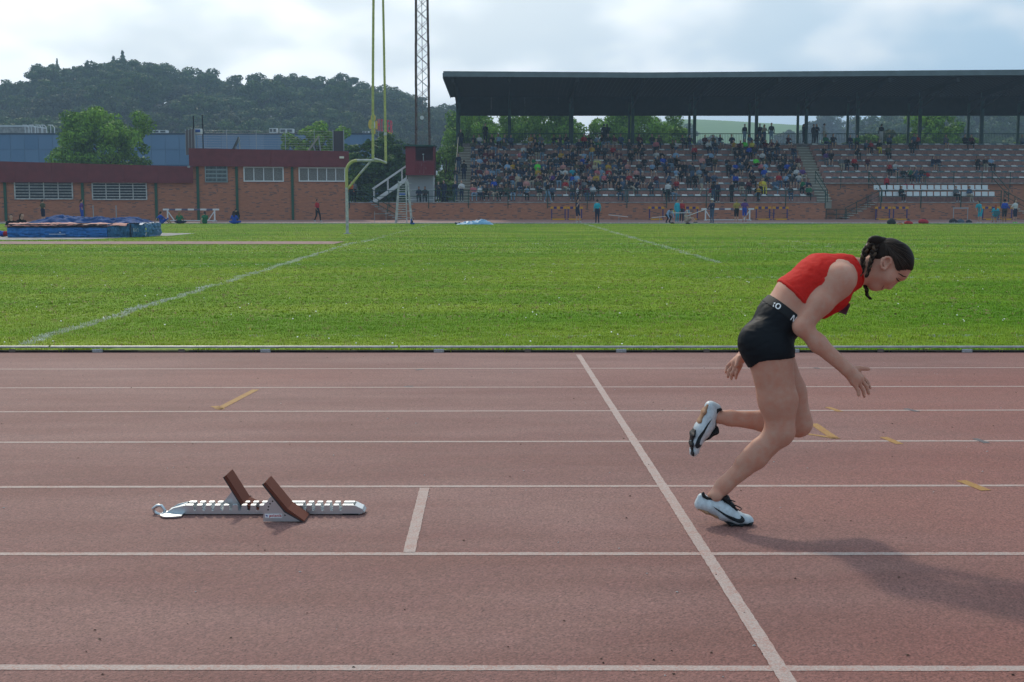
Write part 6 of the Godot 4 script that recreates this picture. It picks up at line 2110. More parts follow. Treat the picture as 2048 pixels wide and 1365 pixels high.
	for q in [[838, 100.9, "navy", "person sitting behind the white rail below the red cabin, nearer the stair"], [850, 100.9, "dark grey", "person sitting behind the white rail below the red cabin, nearer the bush"]]:
		var bench := thing("stool", "low stool below the red cabin", "stool", Vector3(X(q[0], q[1]), 1.45, -q[1]), 0.0, "stools below the red cabin")
		part("seat", mb().bevel_box(Vector3(0, 0.43, 0), Vector3(0.4, 0.05, 0.36), 0.01).done(), M.black, bench)
		for s in [[-0.15, -0.13], [0.15, -0.13], [-0.15, 0.13], [0.15, 0.13]]: part("leg", mb().rod(Vector3(s[0], 0, s[1]), Vector3(s[0], 0.42, s[1]), 0.02, 6).done(), M.black, bench)
		person(sit[0], ["tan skin", q[2], "black", "black", "black hair"], q[3], Vector3(X(q[0], q[1]), 1.92, -q[1]), TOWARDS_US, "")
	# red bags and a yellow placard among the seats
	for q in [[1810, 101.9, 2.62, "red bag on the upper row of white seats beside another"], [1822, 101.9, 2.62, "red sports bag on the upper row of white seats"], [1852, 103.55, 3.55, "red rucksack on the third lowest row, right of the group"]]:
		var f := Field.new()
		f.add(Vector3(-0.12, 0.16, 0), Vector3(0.12, 0.15, 0), 0.14, 0.13, 0, 1.0, 0.05)
		f.add(Vector3(0, 0.25, 0), Vector3(0.05, 0.26, 0), 0.12, 0.11, 0, 1.0, 0.05)
		var o := thing("sports_bag", q[3], "bag", Vector3(X(q[0], q[1]), q[2], -q[1] + 0.05))
		part("body", f.mesh(0.04), cloth_mat("red"), o)
		part("strap", mb().tube(PackedVector3Array([Vector3(-0.1, 0.28, 0.06), Vector3(0, 0.42, 0.08), Vector3(0.1, 0.3, 0.06)]), PackedFloat32Array([0.02]), 5).done(), M.black, o)
	var cp := P(1196, 330, 104.9)
	var card := thing("placard", "large yellow paper placard held up in the middle of the crowd", "placard", cp)
	var cg := mb()
	var bend := func(u, v): return Vector3((u - 0.5) * 0.72, (v - 0.5) * 0.7, 0.04 * sin(u * 5.0) + 0.02 * sin(v * 4.0 + u))
	for i in 8:
		for k in 6: cg.quad(bend.call(i / 8.0, k / 6.0), bend.call((i + 1) / 8.0, k / 6.0), bend.call((i + 1) / 8.0, (k + 1) / 6.0), bend.call(i / 8.0, (k + 1) / 6.0), Vector3.BACK)
	part("sheet", cg.done(), mat(0.52, 0.46, 0.16, 0.7), card)
	part("edge_strip", mb().box(Vector3(0, 0.35, 0.02), Vector3(0.72, 0.02, 0.02)).done(), mat(0.5, 0.44, 0.15, 0.7), card)

func officials_and_athletes() -> void:
	var ty := func(d): return 0.012 + 0.01 * (d - FAR_D) if d > FAR_D else 0.0
	var C := 0.034
	var add := func(px: float, d: float, mesh: ArrayMesh, cols: Array, turn: float, label: String, size := 1.0, y := -1.0) -> MeshInstance3D:
		return person(mesh, cols, label, Vector3(X(px, d), ty.call(d) if y < 0.0 else y, -d), TOWARDS_US + turn, "", size)
	var plain := figure(stand_pose(), true, true, 0, C)
	var bare := figure(stand_pose({"eL": Vector3(-0.06, 1.1, -0.26), "wL": Vector3(0.02, 0.95, -0.16), "eR": Vector3(-0.08, 1.12, 0.26), "wR": Vector3(0.0, 0.94, 0.16)}), false, false, 2, C)
	# athletes behind the landing mat
	add.call(84, 88.5, figure(stand_pose({"eR": Vector3(-0.05, 1.12, 0.26), "wR": Vector3(0.02, 1.0, 0.12), "eL": Vector3(0.08, 1.2, -0.3), "wL": Vector3(0.15, 1.1, -0.5)}), false, false, 2, C), ["skin", "olive", "navy", "white", "brown hair"], 2.7, "athlete in olive and yellow vest and navy shorts behind the landing mat")
	add.call(162, 88.5, bare, ["skin", "purple", "royal blue", "white", "brown hair"], 2.2, "athlete in purple vest and blue briefs, hands on hips, behind the landing mat")
	# athletes sitting on the grass
	var squat := figure({"hip": Vector3(0, 0.12, 0), "chest": Vector3(-0.06, 0.45, 0), "neck": Vector3(-0.06, 0.63, 0), "head": Vector3(-0.03, 0.76, 0), "eL": Vector3(-0.2, 0.4, -0.24), "wL": Vector3(-0.3, 0.15, -0.3), "eR": Vector3(0.12, 0.36, 0.24), "wR": Vector3(0.3, 0.4, 0.15),
		"kL": Vector3(0.42, 0.36, -0.14), "aL": Vector3(0.66, 0.08, -0.12), "tL": Vector3(0.8, 0.06, -0.12), "kR": Vector3(0.42, 0.38, 0.14), "aR": Vector3(0.66, 0.08, 0.12), "tR": Vector3(0.8, 0.06, 0.12)}, false, false, 2, C)
	var cross := figure({"hip": Vector3(0, 0.12, 0), "chest": Vector3(0.03, 0.45, 0), "neck": Vector3(0.04, 0.63, 0), "head": Vector3(0.09, 0.75, 0), "eL": Vector3(0.08, 0.33, -0.26), "wL": Vector3(0.25, 0.2, -0.2), "eR": Vector3(0.08, 0.33, 0.26), "wR": Vector3(0.25, 0.2, 0.2),
		"kL": Vector3(0.28, 0.16, -0.36), "aL": Vector3(0.36, 0.09, 0.05), "tL": Vector3(0.4, 0.05, 0.18), "kR": Vector3(0.28, 0.16, 0.36), "aR": Vector3(0.42, 0.1, -0.05), "tR": Vector3(0.46, 0.06, -0.18)}, false, false, 1, C)
	add.call(321, 86.0, squat, ["skin", "royal blue", "royal blue", "white", "brown hair"], 2.4, "athlete in blue vest sitting on the grass at the end of the barrier")
	add.call(357, 86.4, cross, ["skin", "green", "navy", "black", "fair hair"], PI, "athlete in dark green sitting on the grass with raised arms")
	add.call(408, 86.4, squat, ["skin", "green", "green", "black", "brown hair"], 3.6, "athlete in bright green vest sitting on the grass below the barrier")
	add.call(467, 86.0, cross, ["skin", "royal blue", "royal blue", "black", "brown hair"], PI, "athlete in royal blue vest sitting on the grass before a crouching person")
	var crouch := figure({"hip": Vector3(-0.1, 0.55, 0), "chest": Vector3(0.16, 0.78, 0), "neck": Vector3(0.3, 0.88, 0), "head": Vector3(0.42, 0.92, 0), "look": Vector3(0.8, -0.6, 0), "eL": Vector3(0.3, 0.55, -0.24), "wL": Vector3(0.42, 0.34, -0.2), "eR": Vector3(0.3, 0.55, 0.24), "wR": Vector3(0.42, 0.34, 0.2),
		"kL": Vector3(0.2, 0.42, -0.13), "aL": Vector3(-0.05, 0.09, -0.13), "tL": Vector3(0.1, 0.04, -0.14), "kR": Vector3(0.2, 0.42, 0.13), "aR": Vector3(-0.05, 0.09, 0.13), "tR": Vector3(0.1, 0.04, 0.14)}, true, true, 1, C)
	add.call(470, 86.7, crouch, ["skin", "black", "black", "black", "black hair"], 0.3, "person in black crouching over the athlete in royal blue")
	var walk := figure(stand_pose({"kL": Vector3(0.16, 0.5, -0.09), "aL": Vector3(0.2, 0.1, -0.09), "tL": Vector3(0.34, 0.05, -0.1), "kR": Vector3(-0.02, 0.48, 0.09), "aR": Vector3(-0.2, 0.12, 0.09), "tR": Vector3(-0.08, 0.04, 0.1), "wL": Vector3(-0.1, 0.88, -0.25), "wR": Vector3(0.16, 0.88, 0.25)}), false, true, 0, C)
	add.call(634, 91.5, walk, ["tan skin", "red", "black", "white", "black hair"], 1.1, "man in red vest and black trousers walking before the tall brick wing")
	# two heads and a lying athlete at the left end of the mat
	var lie := figure({"hip": Vector3(0, 0.13, 0), "chest": Vector3(0.32, 0.16, 0), "neck": Vector3(0.5, 0.2, 0), "head": Vector3(0.62, 0.25, 0), "look": Vector3(0.5, 0.85, 0), "eL": Vector3(0.42, 0.08, -0.28), "wL": Vector3(0.6, 0.06, -0.3), "eR": Vector3(0.5, 0.2, 0.28), "wR": Vector3(0.68, 0.12, 0.2),
		"kL": Vector3(-0.4, 0.3, -0.1), "aL": Vector3(-0.72, 0.1, -0.1), "tL": Vector3(-0.8, 0.2, -0.1), "kR": Vector3(-0.42, 0.12, 0.1), "aR": Vector3(-0.82, 0.09, 0.1), "tR": Vector3(-0.9, 0.2, 0.1)}, false, false, 0, C)
	add.call(1, 53.2, lie, ["skin", "red", "royal blue", "black", "brown hair"], PI / 2 - 0.2, "athlete in red lying on the pad at the end of the landing mat")
	add.call(20, 57.4, squat, ["skin", "black", "black", "black", "black hair"], 0.4, "dark haired person sitting behind the near end of the landing mat", 1.05)
	add.call(39, 58.2, cross, ["skin", "black", "black", "black", "brown hair"], 0.9, "brown haired person sitting behind the rain cover", 1.12)
	# in front of the stand
	add.call(1155, 90.0, figure(stand_pose({"eR": Vector3(0.06, 1.12, 0.2), "wR": Vector3(0.14, 1.32, 0.1), "kL": Vector3(0.16, 0.5, -0.07), "aL": Vector3(0.14, 0.1, -0.08), "tL": Vector3(0.28, 0.05, -0.08)}), false, false, 1, C), ["skin", "navy", "navy", "white", "brown hair"], 0.9, "woman in short dark dress walking past the hurdles")
	add.call(1195, 88.2, plain, ["skin", "cyan", "navy", "black", "brown hair"], PI, "person in bright blue jacket and navy trousers seen from behind", 1.0)
	add.call(1337, 88.6, crouch, ["skin", "light blue", "black", "black", "black hair"], 0.5, "person in pale blue top crouching beside the officials' table")
	add.call(1355, 89.6, plain, ["skin", "cyan", "cyan", "white", "black hair"], 0.6, "person in turquoise shirt standing behind the officials' table", 1.0)
	add.call(1364, 90.0, plain, ["skin", "red", "dark grey", "white", "brown hair"], 0.2, "person in red and white standing behind the officials' table, beside the turquoise shirt", 0.97)
	add.call(1374, 88.5, squat, ["skin", "beige", "beige", "black", "grey hair"], 0.9, "person in beige sitting low at the end of the officials' table")
	var man := add.call(1425, 87.6, figure(stand_pose({"eL": Vector3(0.16, 1.25, -0.26), "wL": Vector3(0.34, 1.16, -0.36), "eR": Vector3(0.1, 1.1, 0.25), "wR": Vector3(0.26, 1.02, 0.1)}), true, true, 0, C, 1.2), ["skin", "navy", "denim", "black", "white"], -0.9, "stout man in navy jacket and white cap holding a long pole", 1.02)
	var hat := mb()
	hat.tube(PackedVector3Array([Vector3(0.02, 1.61, 0), Vector3(0.02, 1.66, 0), Vector3(0.02, 1.71, 0)]), PackedFloat32Array([0.105, 0.1, 0.05]), 12).tube(PackedVector3Array([Vector3(0.03, 1.605, 0), Vector3(0.03, 1.62, 0)]), PackedFloat32Array([0.165, 0.15]), 12)
	part("sun_hat", hat.done(), M.white, man)
	var pa := P(1419, 416, 87.4)
	var pb := P(1376, 432, 87.0)
	var vp := thing("vaulting_pole", "long pale pole held slanting by the man in the white cap", "pole", pa)
	part("pole", mb().rod(Vector3.ZERO, pb - pa, 0.022, 6).done(), M.white, vp)
	part("grip", mb().rod((pb - pa) * 0.02, (pb - pa) * 0.14, 0.027, 6).done(), M.black, vp)
	add.call(1474, 88.0, bare, ["skin", "gold", "black", "white", "fair hair"], PI + 0.2, "athlete in gold vest and black briefs walking towards the barrier", 1.02)
	add.call(1490, 92.0, bare, ["skin", "purple", "royal blue", "red", "brown hair"], PI - 0.2, "athlete in lilac top and blue briefs at the white barrier")
	add.call(1962, 88.3, figure(stand_pose({"hip": Vector3(-0.05, 0.9, 0), "chest": Vector3(0.12, 1.2, 0), "neck": Vector3(0.2, 1.36, 0), "head": Vector3(0.26, 1.48, 0), "eR": Vector3(0.22, 1.06, 0.2), "wR": Vector3(0.16, 0.82, 0.14), "eL": Vector3(0.22, 1.06, -0.2), "wL": Vector3(0.18, 0.82, -0.14)}), false, false, 1, C), ["skin", "cyan", "cyan", "white", "brown hair"], -1.0, "woman in cyan and white kit leaning forward at the right bags")
	add.call(1993, 88.0, figure(seat_pose(), false, false, 1, C), ["skin", "cyan", "cyan", "orange", "red hair"], 2.9, "person with orange hair in cyan jacket sitting on the folding chair", 1.0, 0.5)
	add.call(2011, 88.6, figure(stand_pose(), false, false, 0, C), ["tan skin", "royal blue", "dark grey", "white", "black hair"], PI, "man in bright blue shirt and dark shorts seen from behind")
	add.call(2032, 88.2, bare, ["skin", "white", "navy", "lime", "brown hair"], 0.4, "athlete in white top and navy briefs with a ponytail, hands on hips", 1.0)

# ---------- the sprinter ----------
func runner() -> void:
	var base := T(1478, 1049.5)
	var D := -base.z + 0.09
	var u := D / FOCAL                       # metres per photo pixel at the body
	var root := thing("person", "sprinter in red crop top and black shorts leaving the starting line", "person", base)
	var R := func(px: float, py: float, dz := 0.0) -> Vector3: return P(px, py, D - dz) - base
	var f := Field.new()
	var ix := {}
	var bone := func(called: String, ax: float, ay: float, az: float, ra: float, bx: float, by: float, bz: float, rb: float, zs := 1.0, k := 0.03) -> void:
		ix[called] = f.A.size()
		f.add(R.call(ax, ay, az), R.call(bx, by, bz), ra * u, rb * u, 0, zs, k)
	# trunk
	bone.call("pelvis", 1533, 688, 0, 49, 1557, 640, 0, 38, 1.45, 0.04)
	bone.call("seat_l", 1521, 686, -0.07, 42, 1524, 690, -0.07, 42, 1.0, 0.03)
	bone.call("seat_r", 1521, 686, 0.07, 42, 1524, 690, 0.07, 42, 1.0, 0.03)
	bone.call("waist", 1558, 632, 0, 37, 1588, 598, 0, 38, 1.48, 0.05)
	bone.call("ribs", 1600, 588, 0, 43, 1646, 562, 0, 49, 1.38, 0.05)
	bone.call("chest", 1646, 562, 0, 49, 1682, 549, 0, 34, 1.45, 0.05)
	bone.call("bust_l", 1664, 588, -0.065, 31, 1670, 592, -0.065, 27, 1.0, 0.04)
	bone.call("bust_r", 1664, 588, 0.065, 31, 1670, 592, 0.065, 27, 1.0, 0.04)
	bone.call("belly", 1592, 634, 0, 28, 1628, 608, 0, 32, 1.7, 0.05)
	# neck and head
	bone.call("neck", 1686, 549, 0, 34, 1742, 540, 0, 24, 0.95, 0.04)
	bone.call("skull", 1778, 516, 0, 38, 1788, 520, 0, 37, 0.86, 0.03)
	bone.call("face", 1786, 533, 0, 32, 1764, 557, 0, 21, 0.86, 0.03)
	bone.call("jaw", 1766, 544, 0, 23, 1752, 566, 0, 13, 1.0, 0.03)
	bone.call("brow", 1803, 551, -0.02, 9, 1803, 551, 0.02, 9, 1.0, 0.02)
	bone.call("nose", 1790, 563, 0, 6, 1780, 575, 0, 5.2, 0.9, 0.008)
	bone.call("nostril", 1777, 574, -0.008, 4, 1777, 574, 0.008, 4, 1.0, 0.008)
	bone.call("lips", 1763, 575, -0.012, 5, 1763, 575, 0.012, 5, 1.0, 0.008)
	bone.call("lip_low", 1756, 575, -0.01, 5, 1756, 575, 0.01, 5, 1.0, 0.008)
	bone.call("chin", 1748, 572, -0.006, 9, 1748, 572, 0.006, 9, 1.0, 0.015)
	bone.call("cheek_l", 1777, 556, -0.04, 12, 1777, 556, -0.04, 12, 1.0, 0.03)
	bone.call("cheek_r", 1777, 556, 0.04, 12, 1777, 556, 0.04, 12, 1.0, 0.03)
	# near (right) arm
	bone.call("shoulder", 1678, 556, 0.08, 29, 1682, 559, 0.13, 26, 1.0, 0.04)
	bone.call("arm", 1682, 561, 0.13, 26, 1644, 606, 0.15, 20, 1.0, 0.03)
	bone.call("arm", 1644, 606, 0.15, 20, 1606, 654, 0.16, 16, 1.0, 0.03)
	bone.call("elbow", 1600, 659, 0.165, 10, 1603, 661, 0.165, 10, 1.0, 0.02)
	bone.call("fore", 1606, 655, 0.16, 16, 1636, 687, 0.165, 17, 1.0, 0.02)
	bone.call("fore", 1636, 687, 0.165, 17, 1692, 737, 0.185, 13, 0.95, 0.02)
	bone.call("palm", 1694, 739, 0.183, 11.5, 1715, 757, 0.175, 12, 1.15, 0.012)
	bone.call("palm", 1697, 742, 0.19, 10, 1710, 764, 0.185, 10, 1.0, 0.012)
	var fing := [[[1722, 752, 0.150], [1735, 764, 0.148], [1741, 776, 0.150]], [[1722, 759, 0.165], [1734, 774, 0.165], [1738, 788, 0.168]], [[1718, 765, 0.182], [1727, 780, 0.184], [1729, 793, 0.187]], [[1711, 769, 0.197], [1717, 781, 0.2], [1718, 791, 0.203]]]
	for q in fing:
		bone.call("finger", q[0][0] - 6, q[0][1] - 7, q[0][2], 4.6, q[1][0], q[1][1], q[1][2], 4.2, 1.0, 0.004)
		bone.call("finger", q[1][0], q[1][1], q[1][2], 4.2, q[2][0], q[2][1], q[2][2], 3.4, 1.0, 0.003)
	bone.call("thumb", 1700, 739, 0.165, 7, 1720, 737, 0.15, 5, 1.0, 0.01)
	bone.call("thumb", 1720, 737, 0.15, 5, 1738, 738.5, 0.145, 3.8, 1.0, 0.003)
	# far (left) arm, drawn back past the hip
	bone.call("shoulder", 1678, 560, -0.08, 33, 1678, 566, -0.155, 31, 1.0, 0.04)
	bone.call("arm", 1678, 568, -0.16, 31, 1580, 630, -0.235, 20, 1.0, 0.03)
	bone.call("fore", 1580, 630, -0.235, 20, 1548, 655, -0.24, 20, 1.0, 0.02)
	bone.call("fore", 1548, 655, -0.24, 20, 1492, 705, -0.23, 12, 1.0, 0.02)
	bone.call("palm", 1490, 707, -0.23, 11, 1474, 726, -0.22, 12, 1.0, 0.012)
	var fing2 := [[[1466, 724, -0.24], [1456, 733, -0.245], [1452, 745, -0.245]], [[1467, 731, -0.225], [1458, 743, -0.225], [1456, 754, -0.222]], [[1471, 735, -0.21], [1464, 748, -0.208], [1463, 758, -0.205]], [[1477, 737, -0.197], [1473, 748, -0.193], [1472, 757, -0.19]]]
	for q in fing2:
		bone.call("finger", q[0][0] + 5, q[0][1] - 6, q[0][2], 4.8, q[1][0], q[1][1], q[1][2], 4.3, 1.0, 0.004)
		bone.call("finger", q[1][0], q[1][1], q[1][2], 4.3, q[2][0], q[2][1], q[2][2], 3.5, 1.0, 0.003)
	bone.call("thumb", 1480, 716, -0.2, 6, 1473, 733, -0.18, 4.6, 1.0, 0.01)
	# legs
	bone.call("thigh_r", 1541, 708, 0.085, 45, 1555, 800, 0.09, 36, 0.95, 0.03)
	bone.call("thigh_r2", 1555, 800, 0.09, 36, 1561, 856, 0.09, 27.5, 0.95, 0.03)
	bone.call("knee", 1570, 868, 0.09, 17, 1566, 874, 0.09, 17, 1.1, 0.02)
	bone.call("shin", 1559, 864, 0.09, 26, 1512, 915, 0.09, 22.5, 0.95, 0.03)
	bone.call("calf", 1516, 896, 0.1, 16, 1484, 924, 0.1, 13, 1.0, 0.025)
	bone.call("quad", 1578, 800, 0.1, 14, 1575, 845, 0.1, 8, 1.0, 0.03)
	bone.call("shin", 1512, 915, 0.09, 22.5, 1448, 972, 0.09, 15.5, 0.95, 0.02)
	bone.call("shin", 1448, 972, 0.09, 15.5, 1428, 995, 0.09, 14, 0.9, 0.02)
	bone.call("ankle", 1433, 992, 0.075, 12, 1433, 992, 0.11, 12, 1.0, 0.01)
	bone.call("thigh_l", 1541, 708, -0.085, 45, 1575, 785, -0.09, 36, 0.95, 0.03)
	bone.call("thigh_l2", 1575, 785, -0.09, 36, 1598, 846, -0.09, 28, 0.95, 0.03)
	bone.call("shin", 1596, 848, -0.09, 26.5, 1530, 843, -0.09, 21.5, 0.95, 0.02)
	bone.call("shin", 1530, 843, -0.09, 21.5, 1462, 837, -0.09, 15, 0.95, 0.02)
	bone.call("shin", 1462, 837, -0.09, 15, 1434, 834, -0.09, 14, 0.95, 0.02)
	var skin := mat(0.55, 0.33, 0.245, 0.58)
	skin.metallic_specular = 0.3
	skin.subsurf_scatter_enabled = true
	skin.subsurf_scatter_strength = 0.08
	var si := Image.create(256, 256, false, Image.FORMAT_RGB8)      # faint flush and freckles
	var sn := noise(72, 0.03, 4).get_seamless_image(256, 256)
	var srr := RandomNumberGenerator.new()
	srr.seed = 6
	for y in 256:
		for x in 256:
			var v := sn.get_pixel(x, y).r
			var k := srr.randf_range(0.955, 1.0)
			si.set_pixel(x, y, Color(k, k * lerpf(0.86, 1.0, v), k * lerpf(0.82, 1.0, v)))
	skin.albedo_texture = ImageTexture.create_from_image(si)
	skin.uv1_triplanar = true
	skin.uv1_world_triplanar = true
	skin.uv1_scale = Vector3(3.2, 3.2, 3.2)
	var body := part("body", f.mesh(0.0061), skin, root)
	# clothes: shells of the body, a few millimetres out, cut along their hems
	var poly := func(pts: Array) -> PackedVector2Array:
		var o := PackedVector2Array()
		for q in pts:
			var v: Vector3 = R.call(q[0], q[1])
			o.append(Vector2(v.x, v.y))
		return o
	var torso := [ix.waist, ix.ribs, ix.chest, ix.bust_l, ix.bust_r, ix.belly]
	var neckless := f.pick([ix.waist, ix.ribs, ix.chest, ix.bust_l, ix.bust_r, ix.belly, ix.neck], 0.005, poly.call([[1560, 566], [1607, 618], [1640, 636], [1700, 640], [1735, 600], [1722, 574], [1722, 556], [1712, 526], [1702, 500], [1640, 490], [1560, 540]]))
	var red := mat(0.62, 0.026, 0.02, 0.7)
	red.metallic_specular = 0.15
	grain(red, 0.86, 1.0, 0.06, Vector3(5, 5, 5), 73)
	neckless.ripple = 0.0026
	var top := part("crop_top", neckless.mesh(0.006), red, root)
	part("hem_band", f.pick([ix.waist, ix.ribs, ix.belly], 0.0066, poly.call([[1556, 560], [1607, 617], [1640, 635], [1700, 639], [1700, 633], [1642, 629], [1610, 611], [1560, 554]])).mesh(0.005), red, top)
	part("strap_edge", f.pick([ix.chest, ix.neck], 0.0068, poly.call([[1722, 570], [1722, 556], [1712, 526], [1702, 500], [1697, 503], [1707, 528], [1717, 557], [1717, 572]])).mesh(0.005), red, top)
	var lower := [ix.pelvis, ix.seat_l, ix.seat_r, ix.waist, ix.belly, ix.thigh_r, ix.thigh_l]
	var blk := mat(0.009, 0.011, 0.014, 0.6)
	blk.metallic_specular = 0.22
	var shorts_f := f.pick(lower, 0.005, poly.call([[1528, 584], [1545, 597], [1592, 635], [1640, 672], [1650, 700], [1587, 708.5], [1550, 710], [1520, 711], [1505, 715], [1496, 724], [1490, 734], [1440, 738], [1440, 600]]))
	shorts_f.ripple = 0.0028
	part("shorts", shorts_f.mesh(0.006), blk, root)
	var band := f.pick(lower, 0.0075, poly.call([[1530, 582], [1546, 595], [1593, 634], [1636, 664], [1626, 680], [1584, 650], [1534, 611], [1516, 597]]))
	var wb := part("waistband", band.mesh(0.005), mat(0.012, 0.013, 0.015, 0.7), root)
	# lettering woven into the waistband, laid on its surface
	var every := band.all()
	var onto := func(fl: Field, p: Vector3, lift: float) -> Vector3:      # brings a point onto the near face of a shape
		var list := fl.all()
		var z := 0.32
		for k in 60:
			var d := fl.at(Vector3(p.x, p.y, z), list)
			if d < 0.0004: break
			z -= maxf(d * 0.8, 0.0006)
		return Vector3(p.x, p.y, z + lift)
	band.clip = PackedVector2Array()
	var font := SystemFont.new()
	font.font_names = PackedStringArray(["Droid Sans"])
	font.font_weight = 700
	var wd: Vector3 = (R.call(1593, 643) - R.call(1534, 602)).normalized()
	var wu := Vector3(-wd.y, wd.x, 0)
	for q in [["PRO", 1538.0, 603.5, 0.9], ["NIKE", 1582.0, 638.0, 0.95]]:
		var tm := TextMesh.new()
		tm.font = font
		tm.text = q[0]
		tm.font_size = 40
		tm.pixel_size = 0.00085
		tm.depth = 0.0
		var arr := tm.surface_get_arrays(0)
		var m := mb()
		var vs: PackedVector3Array = arr[Mesh.ARRAY_VERTEX]
		var idx: PackedInt32Array = arr[Mesh.ARRAY_INDEX]
		var c: Vector3 = R.call(q[1], q[2])
		var tris: Array = []
		for t in range(0, idx.size(), 3): tris.append([vs[idx[t]], vs[idx[t + 1]], vs[idx[t + 2]]])
		for t in tris:
			var w: Array[Vector3] = []
			for k in 3: w.append(onto.call(band, c + wd * t[k].x * q[3] + wu * t[k].y, 0.0028))
			if maxf(w[0].distance_to(w[1]), w[1].distance_to(w[2])) > 0.05 or minf(w[0].z, minf(w[1].z, w[2].z)) < 0.0: continue
			var n := (w[1] - w[0]).cross(w[2] - w[0]).normalized()
			if n.z < 0: n = -n
			m.tri(w[0], w[1], w[2], n, n, n)
		if m.v.size(): part("waistband_lettering", m.done(), mat(0.7, 0.7, 0.7, 0.6), wb)
	# race number seen edge-on on the chest
	var bib := mb()
	var b0: Vector3 = R.call(1690, 606)
	var b1: Vector3 = R.call(1681, 628)
	for k in 6:
		var z0 := -0.09 + 0.03 * k
		var bulge := func(z: float) -> float: return 0.012 - 1.6 * z * z * 0.9
		var o0 := Vector3(bulge.call(z0), 0, z0)
		var o1 := Vector3(bulge.call(z0 + 0.03), 0, z0 + 0.03)
		bib.quad(b0 + o0, b0 + o1, b1 + o1, b1 + o0, Vector3(1, -0.3, 0))
	part("race_number", bib.done(), mat(0.25, 0.27, 0.5, 0.6), root)
	# hair: drawn back tight over the skull, two braids
	var hairm := mat(0.019, 0.012, 0.009, 0.5)
	hairm.metallic_specular = 0.2
	var hm := f.pick([ix.skull, ix.face], 0.0035, poly.call([[1828, 545], [1821, 541], [1806, 538], [1796, 539], [1786, 541], [1781, 535], [1779, 520], [1774, 511], [1764, 511], [1754, 517], [1735, 520], [1720, 470], [1780, 440], [1840, 470]]))
	part("hair", hm.mesh(0.005), hairm, root)
	# combed strands lying on the hair, from the hairline back to the knot
	hm.clip = PackedVector2Array()
	var sr := RandomNumberGenerator.new()
	sr.seed = 12
	var line := [[1822, 538], [1818, 540], [1808, 538], [1798, 539], [1788, 541], [1783, 535], [1780, 524], [1777, 514], [1770, 511], [1762, 512], [1823, 530], [1822, 520]]
	var strands: Array[MB] = [mb(), mb()]
	for k in 150:
		var e := sr.randf() * (line.size() - 3)
		var i0 := int(e)
		var sx: float = lerpf(line[i0][0], line[i0 + 1][0], e - i0) + sr.randf_range(-1.5, 1.0)
		var sy: float = lerpf(line[i0][1], line[i0 + 1][1], e - i0) + sr.randf_range(-3, 1.6)
		if k > 110:
			sx = sr.randf_range(1785, 1820)
			sy = sr.randf_range(482, 525)
		var mx: float = (sx + 1764) * 0.5 + sr.randf_range(-1, 4)
		var my: float = (sy + 486) * 0.5 - 4.0 + sr.randf_range(-3, 3)
		var pts := PackedVector3Array()
		for t in 8:
			var w := t / 7.0
			var qx := lerpf(lerpf(sx, mx, w), lerpf(mx, 1764, w), w)
			var qy := lerpf(lerpf(sy, my, w), lerpf(my, 486 + (sy - 500) * 0.15, w), w)
			var c0: Vector3 = R.call(qx, qy)
			var p: Vector3 = onto.call(hm, c0, 0.0)
			if p.z < c0.z: continue
			pts.append(p)
		if pts.size() < 4: continue
		strands[k % 2].tube(pts, PackedFloat32Array([0.0006, 0.0012, 0.0013, 0.0013, 0.0012]), 4)
		var far_ := PackedVector3Array()
		var zc: float = R.call(1780, 516).z
		for p in pts: far_.append(Vector3(p.x, p.y, 2.0 * zc - p.z))
		strands[k % 2].tube(far_, PackedFloat32Array([0.0006, 0.0012, 0.0013, 0.0013, 0.0012]), 4)
	part("hair_strands", strands[0].done(), hairm, root).set_meta("kind", "stuff")
	part("hair_strands", strands[1].done(), mat(0.045, 0.027, 0.018, 0.45), root).set_meta("kind", "stuff")
	var knot := Field.new()
	for q in [[1766, 487, 0.0, 13, 1750, 485, 0.0, 12], [1750, 485, 0.0, 12, 1739, 494, 0.0, 9], [1758, 480, 0.015, 6, 1744, 480, 0.015, 6]]:
		knot.add(R.call(q[0], q[1], q[2]), R.call(q[4], q[5], q[6]), q[3] * u, q[7] * u, 0, 1.0, 0.015)
	part("hair_knot", knot.mesh(0.005), hairm, root)
	var streak := mat(0.07, 0.04, 0.022, 0.5)
	var braids := [
		[[1742, 488, 0.02], [1731, 499, 0.035], [1726, 516, 0.05], [1727, 533, 0.06], [1724, 546, 0.07], [1717, 555, 0.08]],
		[[1752, 492, 0.03], [1747, 508, 0.05], [1742, 524, 0.062], [1738, 540, 0.07], [1733, 555, 0.075]],
		[[1740, 494, -0.02], [1727, 520, -0.03], [1724, 545, -0.03], [1728, 566, -0.02], [1734, 580, -0.015], [1734, 590, -0.015], [1742, 599, -0.015]]]
	for b in braids:
		var curve := Curve3D.new()
		for q in b: curve.add_point(R.call(q[0], q[1], q[2]))
		var ln := curve.get_baked_length()
		var n := int(ln / 0.011)
		# a plait: three strands winding round each other
		for s in 3:
			var pts := PackedVector3Array()
			var rad := PackedFloat32Array()
			for k in n * 4 + 1:
				var t := float(k) / (n * 4)
				var p := curve.sample_baked(t * ln)
				var taper := lerpf(1.0, 0.45, t)
				var ph := t * n * 1.25 + s * TAU / 3.0
				pts.append(p + Vector3(cos(ph) * 0.0085, 0.0, sin(2.0 * ph) * 0.0055 + 0.001) * taper)
				rad.append(0.0078 * taper)
			part("braid_strand", mb().tube(pts, rad, 7).done(), hairm if s != 1 else streak, root)
